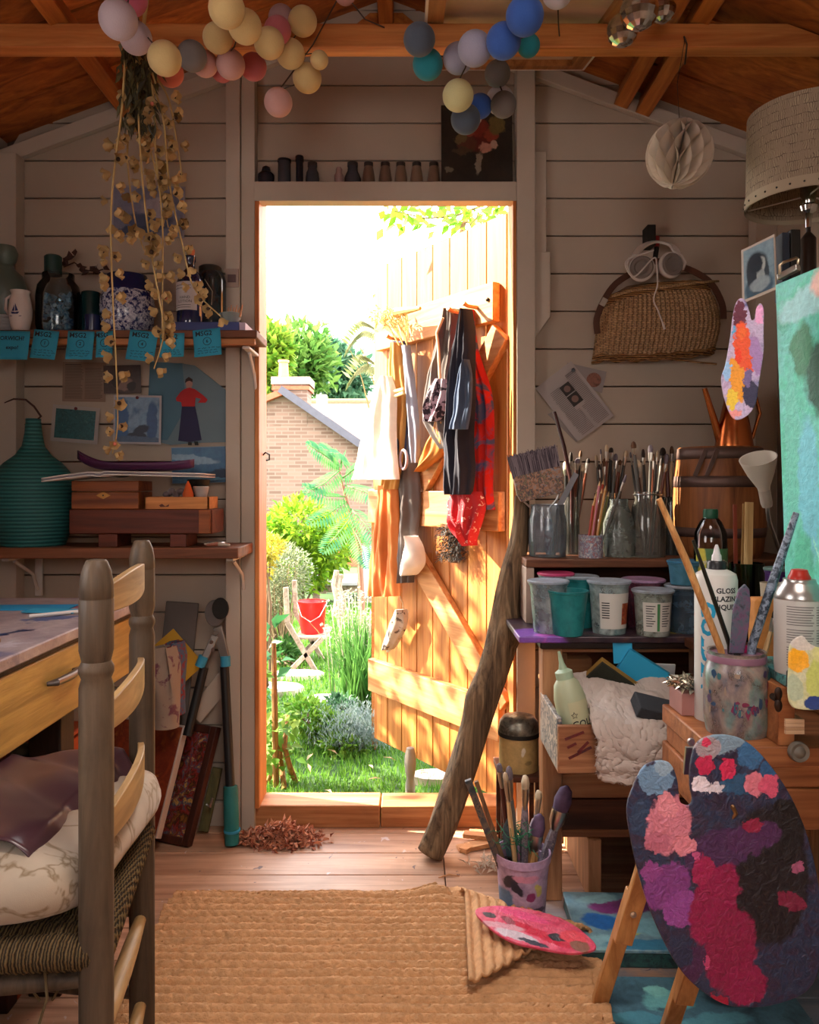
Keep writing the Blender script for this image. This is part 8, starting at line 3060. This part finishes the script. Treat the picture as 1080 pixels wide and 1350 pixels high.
palette('paint_palette', 'palette smeared yellow, white and blue propped before the spray can', [(-.040, .0), (-.036, .05), (-.030, .085), (-.012, .098), (.0, .085), (.02, .08), (.05, .10), (.09, .09), (.10, .04), (.09, -.005), (.03, -.01), (-.02, -.012)], Mx,
  ['#b8b878', '#c8ccb0'], [(-.022, .062, .017, .018, 0, '#e8a81c'), (-.01, .088, .02, .012, 0, '#c8c4bc'), (.01, .035, .022, .035, -20, '#b8c468'), (.03, .01, .025, .035, 0, '#2c5aa8'), (.03, .07, .03, .02, 0, '#c8cc88'), (-.03, .02, .012, .02, 0, '#a8b89c'), (.0, -.002, .02, .01, 0, '#1f3a78')], .005, .006, ns=80, edge=.06)
Yp = 1.50
Mx = frameM(P(978, 553, Yp), (1, -.25, 0), (0, 0, 1))
def pxp(cu, cv, Y, L):
 return [((u - cu) * Y / FOC, (cv - v) * Y / FOC) for u, v in L]
pts = pxp(978, 553, Yp, [(966, 549), (957, 525), (953, 498), (958, 480), (964, 445), (967, 418), (970, 402), (976, 393), (983, 397), (988, 412), (990, 422), (994, 420), (996, 408), (1001, 401), (1005, 410), (1005, 440), (1005, 465), (1000, 500), (996, 530), (988, 545), (976, 553)])
B = lambda u, v, ru, rv, rot, c: ((u - 978) * Yp / FOC, (553 - v) * Yp / FOC, ru * Yp / FOC, rv * Yp / FOC, rot, c)
palette('paint_palette', 'small orange and violet smeared palette hanging beside the green canvas', pts, Mx, ['#8a6a98', '#b8a8c8', '#5a5a8a'],
  [B(975, 415, 8, 18, 0, '#5a2038'), (B(971, 440, 5, 10, 0, '#4a9ac8')), B(1000, 415, 6, 14, 0, '#d89ac8'), B(981, 460, 12, 34, 8, '#e0502a'), B(972, 500, 9, 30, 10, '#f0902a'), B(966, 525, 7, 14, 0, '#f0b83a'), B(996, 470, 8, 26, 5, '#9a7ab0'), B(990, 520, 10, 20, 10, '#2c2a48'), B(970, 545, 8, 6, 0, '#d88a8a'), B(960, 490, 5, 14, 0, '#8ab0d8'), B(978, 440, 4, 8, 0, '#f0602a'), B(985, 500, 6, 12, 0, '#6a5a8a'), B(974, 470, 4, 10, 0, '#e83a1c')], .006, .012, ns=80, bs=110, edge=.06, gain=1.45)
Yq = 1.235
Mx = frameM(P(960, 1330, Yq), (1, .06, 0), (0, .05, 1))
L = [(900, 1048), (902, 1062), (913, 1066), (918, 1058), (915, 1040), (917, 1010), (925, 986), (945, 975), (975, 976), (1000, 988), (1028, 1018), (1055, 1060), (1075, 1110), (1088, 1170), (1092, 1230), (1085, 1285), (1068, 1312), (1035, 1325), (1000, 1330), (960, 1326), (925, 1306), (895, 1275), (868, 1225), (848, 1170), (834, 1110), (829, 1068), (838, 1040), (852, 1015), (870, 1007), (888, 1010), (897, 1028)]
pts = pxp(960, 1330, Yq, L)
B = lambda u, v, ru, rv, rot, c: ((u - 960) * Yq / FOC, (1330 - v) * Yq / FOC, ru * Yq / FOC, rv * Yq / FOC, rot, c)
palette('paint_palette', 'large crimson and purple painted palette hung on front of easel', pts[::-1] if False else pts, Mx, ['#141a30', '#2a2038', '#1c2c48', '#241832'],
  [B(1020, 1160, 55, 90, 0, '#120e18'), B(1045, 1100, 26, 40, 0, '#0c0a12'), B(950, 1130, 45, 30, 20, '#3a2048'), B(1000, 1110, 40, 20, 10, '#40204a'), B(868, 1030, 24, 20, 0, '#5a7a98'), B(880, 1015, 14, 10, 0, '#7a94a8'),
         B(850, 1080, 16, 26, 0, '#1f3450'), B(958, 985, 34, 14, 8, '#6a8498'), B(940, 990, 18, 14, 0, '#8a8088'), B(1000, 1000, 20, 18, 30, '#2c5a84'), B(1020, 1030, 14, 20, -30, '#1f4a74'), B(985, 1040, 30, 14, 0, '#20486a'),
         B(937, 1012, 14, 12, 0, '#a82048'), B(967, 1018, 10, 14, 0, '#b0204a'), B(938, 984, 6, 5, 0, '#b82a50'), B(930, 1038, 12, 12, 20, '#c8c0cc'), B(948, 1044, 12, 8, 0, '#b8b4c0'),
         B(1004, 1040, 15, 16, 0, '#b8687a'), B(1024, 1042, 13, 15, 0, '#b84a68'), B(885, 1090, 30, 38, -12, '#b06a7c'), B(868, 1112, 18, 14, 0, '#a05a70'), B(905, 1118, 16, 12, 0, '#b87080'), B(884, 1065, 12, 18, 10, '#c07a88'),
         B(880, 1170, 36, 26, 40, '#6a3070'), B(900, 1200, 26, 22, 40, '#7a3a80'), B(860, 1150, 14, 12, 0, '#7a3878'), B(945, 1195, 30, 55, -24, '#7a1040'), B(965, 1255, 34, 55, -14, '#74103c'), B(930, 1150, 14, 20, -20, '#8a1848'), B(985, 1300, 30, 26, 0, '#7a1040'), B(945, 1322, 16, 12, 0, '#8a0c30'),
         B(1000, 1095, 14, 9, 0, '#7a1438'), B(1050, 1195, 20, 12, -20, '#6a1838'), B(1060, 1150, 8, 7, 0, '#8a4a6a'), B(912, 1275, 16, 30, -30, '#3a1c40'), B(932, 1268, 4, 9, 0, '#a83a68'), B(922, 1130, 5, 6, 0, '#a84a7a'), B(900, 1260, 14, 14, 0, '#1c2440')], .006, .011, ns=75, bmp=.9, bs=80, edge=.05, gain=1.5)
m_jute = plain('jute', '#c4966a', .95, var=.18, vs=60, bmp=.6, bs=300, isl=0)
A2, B2 = Vector((.066, 1.968)), Vector((.405, 1.70))
fd = (B2 - A2).normalized()
fn2 = Vector((-fd.y, fd.x))
if fn2.dot(Vector((.38, 1.97)) - A2) < 0:
 fn2 = -fn2
NXr, NYr = 460, 460
rx0, rx1, ry0, ry1 = -.585, .405, 1.10, 1.968
ROW = .028
def rug(a, b_):
 y = lerp(ry0, ry1, b_)
 x = lerp(rx0, lerp(.387, .445, min(1, max(0, (y - 1.55) / .41))), a) + .004 * math.sin(b_ * 40) * (1 if a < .02 or a > .98 else 0)
 y = lerp(ry0, ry1, b_)
 x += (-.02) * (1 - b_) * (1 - a) * 0
 d = (Vector((x, y)) - A2).dot(fn2)
 rw = ROW if d <= .05 else ROW * .52
 ph = (y / rw) * 2 * PI
 cell = math.floor(y / rw)
 ph += .40 * noise.noise(Vector((x * 14, cell * 3.1, 5))) + .25 * noise.noise(Vector((x * 50, cell * 3.1, 8)))
 br = noise.noise(Vector((x * 95 + 40 * (y / rw - cell), cell * 7.3, 0)))
 h = (.0190 if d <= .05 else .010) * abs(math.sin(ph / 2)) ** .9 * (1 + .30 * br) + .001 * noise.noise(Vector((x * 150, y * 150, 0)))
 base = .003 + .003 * (noise.noise(Vector((x * 6, y * 6, 3))) + .4)
 p2 = Vector((x, y))
 d = (p2 - A2).dot(fn2)
 if d <= 0:
  k = math.exp(-((p2 - A2).length / .05) ** 2)
  return Vector((x, y, base + h + .02 * k))
 s = max(0, min(1, (p2 - A2).dot(fd) / (B2 - A2).length))
 r = .020 + .012 * s
 foot = p2 - fn2 * d
 al = d / r
 if al < PI:
  off, z, up = r * math.sin(al), r * (1 - math.cos(al)), Vector((math.sin(al), math.cos(al)))
 else:
  off, z, up = -(d - PI * r) * 2.0, 2 * r + .012 * noise.noise(Vector((x * 7, y * 7, 1))), Vector((0, -1))
 q = foot + fn2 * (off + up.x * h)
 return Vector((q.x, q.y, base + z + up.y * h))
mb = MB()
mb.grid(rug, NXr, NYr)
rg_ = mb.build('jute_rug', m_jute, org=(0, 1.6, 0), solid=.006, angle=180)
rg_.modifiers['solid'].offset = 0
tag(rg_, 'coarse tan jute rug on the floorboards with one corner folded over', 'rug')
Mx = frameM(Vector((.262, 1.690, .082)), Vector((1, -.60, -.0)), Vector((.32, .6, .10)))
pts = [(-.135, .0), (-.10, .035), (-.03, .055), (.05, .055), (.11, .03), (.140, .0), (.10, -.035), (.03, -.05), (-.02, -.055), (-.075, -.04)]
palette('paint_palette', 'pink and red smeared palette lying on the folded rug corner', pts, Mx, ['#c03050', '#d84a68', '#e06a80'],
  [(-.04, .03, .07, .012, 0, '#e0487a'), (.02, -.01, .08, .012, -8, '#c81c3c'), (-.06, -.02, .05, .010, 10, '#d0909a'), (-.02, -.035, .05, .012, 0, '#c8b4bc'), (.02, -.04, .035, .006, 0, '#2c2a3a'), (.06, -.005, .022, .010, 0, '#241a20'), (.09, .01, .03, .02, 0, '#e04a58'), (-.10, .0, .016, .008, 0, '#3a2c30'), (-.055, .002, .02, .008, -20, '#8a2c3c'), (.11, -.01, .02, .015, 0, '#8a5a48')], .006, .006, ns=60)
m_drift = wood('driftwood', '#33261c', '#947a5c', 'Z', 2.2, .75, 0, 1)
t_pts = [((566, 1131), 2.175), ((585, 1085), 2.19), ((607, 1020), 2.205), ((630, 945), 2.215), ((655, 870), 2.225), ((663, 835), 2.23), ((672, 770), 2.235), ((684, 715), 2.238), ((687, 680), 2.235), ((688, 654), 2.23)]
pts = [P(u, v, Y) for (u, v), Y in t_pts]
pts[0].z = max(pts[0].z, .012)
rad = [17, 18, 18, 19, 20, 20, 16, 13, 11, 9]
mb = MB()
n_ = 110
NA = 22
cl = [cat_pt(pts, k / n_) for k in range(n_ + 1)]
def rat(k):
 x = k / n_ * (len(rad) - 1)
 i = min(int(x), len(rad) - 2)
 return lerp(rad[i], rad[i + 1], x - i) * 2.22 / FOC
vs, fs = [], []
for k, p in enumerate(cl):
 d = (cl[min(k + 1, n_)] - cl[max(k - 1, 0)]).normalized()
 X_ = d.cross(Vector((0, 1, 0))).normalized()
 Y_ = d.cross(X_)
 for j in range(NA):
  th = 2 * PI * j / NA
  g = noise.noise(Vector((math.cos(th) * 2.2, math.sin(th) * 2.2, k * .05))) * .12 + noise.noise(Vector((math.cos(th) * 6, math.sin(th) * 6, k * .04 + 9))) * .14
  kn = .35 * math.exp(-((k - 62) / 4) ** 2) * max(0, math.cos(th - 2.6)) + .3 * math.exp(-((k - 40) / 3.5) ** 2) * max(0, math.cos(th - .2))
  r = rat(k) * (1 + g + kn)
  if k == 0:
   r *= .8
  vs.append(p + (X_ * math.cos(th) + Y_ * math.sin(th)) * r)
for k in range(n_):
 for j in range(NA):
  fs.append((k * NA + j, k * NA + (j + 1) % NA, (k + 1) * NA + (j + 1) % NA, (k + 1) * NA + j))
fs += [tuple(range(NA - 1, -1, -1)), tuple(range(n_ * NA, n_ * NA + NA))]
mb.add(vs, fs)
tag(mb.build('driftwood_stick', m_drift, angle=70), 'tall gnarled driftwood stick leaning across the right of the doorway', 'stick')
t = thing('small_stool', 'small dark wooden stool block behind the brush pot', 'stool', (ux(685, 2.2), 2.24, 0))
zs2 = zv(1022, 2.14) - .001
mb = MB()
mb.span((ux(655, 2.2), 2.13, zs2 - .016), (ux(712, 2.2), 2.29, zs2))
mb.build('top', m_benchd, t, bevel=.002)
for x in (ux(658, 2.2), ux(702, 2.2)):
 for y_ in (2.145, 2.262):
  mb = MB()
  mb.span((x, y_, 0), (x + .014, y_ + .014, zs2 - .0165))
  mb.build('leg', m_benchd, t)
t = thing('canister', 'tan metal canister with a worn silver lid by the driftwood stick', 'canister', Vector((ux(684, 2.20), 2.20, zs2)))
pot('body', None, None, 684, 2.20, zs2 + .0005, [(25, None), (26, 1012), (26, 964), (25.5, 962)], blotch('tan_enamel', ['#a58a58', '#b0945e'], [(.005, .06, .006, .012, -10, '#cfc4b0'), (.02, .03, .01, .006, 0, '#8a7448')], .4, .004, 40, 0, edge=.15), parent=t)
pot('lid', None, None, 684, 2.20, zs2, [(26.5, 967), (27, 960), (25, 950), (20, 944), (8, 941)], splat('worn_lid', ['#5a5850', '#8a8678', '#45443e', '#77746a'], 18, .35, .1, metal=.6), parent=t)
pot('lid_ring', None, None, 684, 2.20, zs2, [(27.4, 968), (27.6, 966), (27.4, 963)], m_dark, parent=t)
YP = 1.88
t = thing('brush_pot', 'lilac paint covered plastic pot of big brushes on the floor', 'pot', Vector((ux(689, YP), YP, 0)))
m_pot = blotch('lilac_pot', ['#8f7a94', '#a08aa4', '#7a6a88'], [(-.035, .11, .018, .014, 30, '#2c2634'), (-.045, .06, .018, .03, 0, '#4a6a8a'), (.012, .075, .011, .011, 0, '#7a2c5a'), (.03, .09, .008, .014, 20, '#a8a05a'), (.0, .12, .03, .008, 0, '#b07a90'), (.03, .04, .02, .008, 0, '#4a3a54'), (-.01, .03, .014, .01, 0, '#b89ac0'), (-.02, .095, .01, .02, 40, '#1f2030')], .5, .008, 40, .25, gain=1.35)
pot('pot', None, None, 689, YP, .0005, [(29, None), (33, 1150), (35.5, 1132), (37, 1131), (37, 1121)], m_pot, parent=t, hollow=.003)
rr = random.Random(17)
def pb(label, b0, tip, w_, flat_=1.0, hm=None, bm=None, fl=.03, bl_=.045, hr=None):
 dy = rr.uniform(-.02, .02)
 return brush(label, Vector((ux(b0, YP), YP + dy, .006)), P(tip[0], tip[1], YP + dy * 1.2), w_, flat_, hm, bm, fl, bl_, 'brushes in the lilac pot', hr)
m_painty = splat('painty_wood', ['#6a5a60', '#8a8088', '#4a4050', '#a89a94'], 40, .5)
m_purpb = plain('purple_stiff_bristle', '#5a4662', .7, var=.35, vs=50)
t = thing('painted_stick', 'dark flat painted stick leaning left in the lilac pot', 'stick', Vector((ux(680, YP), YP, .006)))
mb = MB()
mb.bar(Vector((ux(684, YP), YP, .008)), P(617, 1028, YP - .03), .016, .010, up=(0, -1, 0))
mb.build('shaft', splat('dark_painty', ['#1f2a30', '#2c3a44', '#6a5a4a', '#16191c'], 30, .5), t, bevel=.001)
t = thing('painted_stick', 'thin brown stick just right of the dark flat stick', 'stick', Vector((ux(686, YP), YP, .006)))
mb = MB()
mb.bar(Vector((ux(688, YP), YP + .01, .008)), P(628, 1030, YP + .0), .010, .008, up=(0, -1, 0))
mb.build('shaft', wood('brown_stick', '#5a4030', '#8a6a4c', 'Z', 3), t)
pb('flat cream bristled brush at the centre of the lilac pot', 690, (693, 1022), .012, 1.5, m_painty, m_brist[1], .05, .03)
pb('short cream bristled brush right of centre in the lilac pot', 695, (711, 1042), .010, 1.5, m_painty, m_brist[1], .04, .02)
pb('fat purple tipped round brush leaning right in the pot', 700, (748, 1036), .020, 1.0, m_painty, m_purpb, .05, .06, .012)
pb('round mauve tipped brush at the front of the pot', 692, (712, 1073), .016, 1.0, HANDLES[0], m_purpb, .04, .05, .010)
pb('white handled brush leaning left at front of pot', 688, (706, 1078), .012, 1.2, HANDLES[0], plain('pale_stiff_bristle', '#9a8a94', .7, var=.3), .04, .04, .008)
pb('tall dark ferruled brush at the back of the pot', 684, (671, 1010), .010, 1.3, HANDLES[3], m_brist[3], .05, .03)
pb('tall reddish brush behind the dark ferruled one', 682, (658, 1006), .008, 1.2, HANDLES[2], m_brist[3], .04, .02)
pb('slim pale brush beside the dark ferruled brush', 686, (666, 1018), .007, 1.2, HANDLES[4], m_brist[1], .05, .02)
t = thing('tangled_net', 'tangle of green netting stuffed among brushes in the lilac pot', 'netting', P(683, 1100, YP))
mb = MB()
for k in range(130):
 p = P(rr.gauss(682, 12), rr.gauss(1105, 8), YP + rr.uniform(-.03, .03))
 q = p + Vector((rr.uniform(-.03, .03), rr.uniform(-.02, .02), rr.uniform(-.02, .025)))
 mb.tube([p, (p + q) / 2 + Vector((0, 0, rr.uniform(-.012, .012))), q], .0009, 4, cap=False)
nn = mb.build('strands', plain('green_net', '#2f7a5a', .6, var=.4, vs=40), t)
nn['kind'] = 'stuff'
t = thing('palette_knife', 'dark broad palette knife at the left in the lilac pot', 'palette knife', Vector((ux(680, YP), YP, .006)))
mb = MB()
c0 = P(672, 1118, YP - .015)
prof = [(-.008, -.02), (.010, -.02), (.016, .03), (.014, .055), (.002, .07), (-.010, .05), (-.014, .02)]
mb.prism(prof, lambda x, z, d: c0 + Vector((x - z * .10, d, z)), .003)
mb.build('blade', splat('dark_blade', ['#26343a', '#3a5058', '#1c2428'], 40, .4), t, bevel=.001)
mb = MB()
mb.tube([Vector((ux(682, YP), YP - .008, .008)), c0 + Vector((0, .001, -.02))], .006, 8)
mb.build('handle', HANDLES[1], t)
m_fc = blotch('floor_canvas_paint', ['#6a94a4', '#7a9eaa', '#5a8698'], [(-.02, .06, .06, .03, 0, '#7a3c78'), (.03, .07, .05, .028, 0, '#6a3a6a'), (-.05, .10, .05, .02, 10, '#8ab8c0'), (-.06, .0, .05, .03, -20, '#2a6ab0'), (.0, -.04, .04, .014, 0, '#a8b05a'), (.05, -.02, .06, .04, 0, '#7ab0bc'), (-.08, -.08, .05, .03, 0, '#88b8c0'), (.02, -.09, .10, .02, 0, '#3a7a98')], .45, .016, 30, .3, axis='Z')
t = thing('floor_canvas', 'thick turquoise and plum painted canvas lying flat on the floor', 'canvas', Vector((.50, 1.79, 0)))
ang = -.03
Mz = Matrix.Rotation(ang, 3, 'Z')
mb = MB()
mb.box((.505, 1.80, .036), (.27, .24, .008), Mz)
mb.build('painted_face', m_fc, t, bevel=.002)
mb = MB()
mb.box((.505, 1.80, .0165), (.266, .236, .031), Mz)
mb.build('edge', splat('canvas_edge_paint', ['#141c24', '#1f3a40', '#2a5a58', '#12161c'], 30, .5), t, bevel=.002)
mb = MB()
mb.box((.56, 1.545, .004), (.42, .19, .008), Matrix.Rotation(-.02, 3, 'Z'))
tag(mb.build('floor_board', blotch('floor_board_paint', ['#3a6272', '#4a7482', '#2c4854'], [(-.05, .02, .05, .03, 0, '#6ab0b0'), (.02, -.04, .08, .02, 10, '#5a9aa8'), (.08, .03, .05, .03, 0, '#1f3a44'), (-.12, -.03, .05, .02, 0, '#4a8a9a'), (-.06, .05, .02, .02, 0, '#7ac0b8')], .5, .016, 30, .3, axis='Z'), bevel=.001), 'thin blue painted board on the floor in front of the canvas', 'board')
m_kin = wood('kindling', '#a86a3c', '#e0b080', 'X', 2, .6, .15)
for k, (u, v, Y, rz, L, w_, z, lb) in enumerate(((628, 1100, 2.24, .25, .11, .035, .008, 'pale wood chip lying lowest on the floor by the sill'), (634, 1094, 2.27, -.3, .10, .03, .022, 'pale wood chip lying across the lowest chip by the sill'), (618, 1103, 2.23, .9, .06, .025, .007, 'reddish short wood chip at the left of the chip heap'), (640, 1088, 2.31, .1, .09, .03, .010, 'wood chip nearest the door sill in the chip heap'))):
 mb = MB()
 mb.box((ux(u, Y), Y, z), (L, w_, .012), Matrix.Rotation(rz, 3, 'Z') @ Matrix.Rotation(.06 * (k - 1.5), 3, 'Y'))
 tag(mb.build('wood_chip', m_kin, bevel=.001), lb, 'wood chip', 'wood chips by the sill')
mb = MB()
for k in range(46):
 x, y_ = rr.gauss(.215, .03), rr.gauss(2.12, .02)
 mb.leaf((x, y_, .003), (rr.uniform(-1, 1), rr.uniform(-1, 1), rr.uniform(0, .5)), (rr.uniform(-1, 1), rr.uniform(-1, 1), 1), rr.uniform(.015, .04), .008, .5)
o = mb.build('wood_shavings', leafmat('shaving', '#c8b8a8', '#e0d4c4', .3), org=(.215, 2.12, 0))
tag(o, 'few pale curled wood shavings on the boards by the lilac pot', 'shavings', kind='stuff')
for k, (a, c, lb) in enumerate((((612, 1112), (640, 1116), 'pale splinter lying on the boards left of the shavings'), ((578, 1158), (606, 1156), 'pale splinter lying on the boards nearest the rug fold'))):
 Y0, Y1 = 1.03 * FOC / (a[1] - CY), 1.03 * FOC / (c[1] - CY)
 mb = MB()
 p, q = P(*a, Y0), P(*c, Y1)
 p.z = q.z = .002
 mb.tube([p, (p + q) / 2 + Vector((0, .006, .003)), q], [.001, .003, .001], 5)
 tag(mb.build('splinter', m_kin), lb, 'splinter', 'splinters on the floorboards')
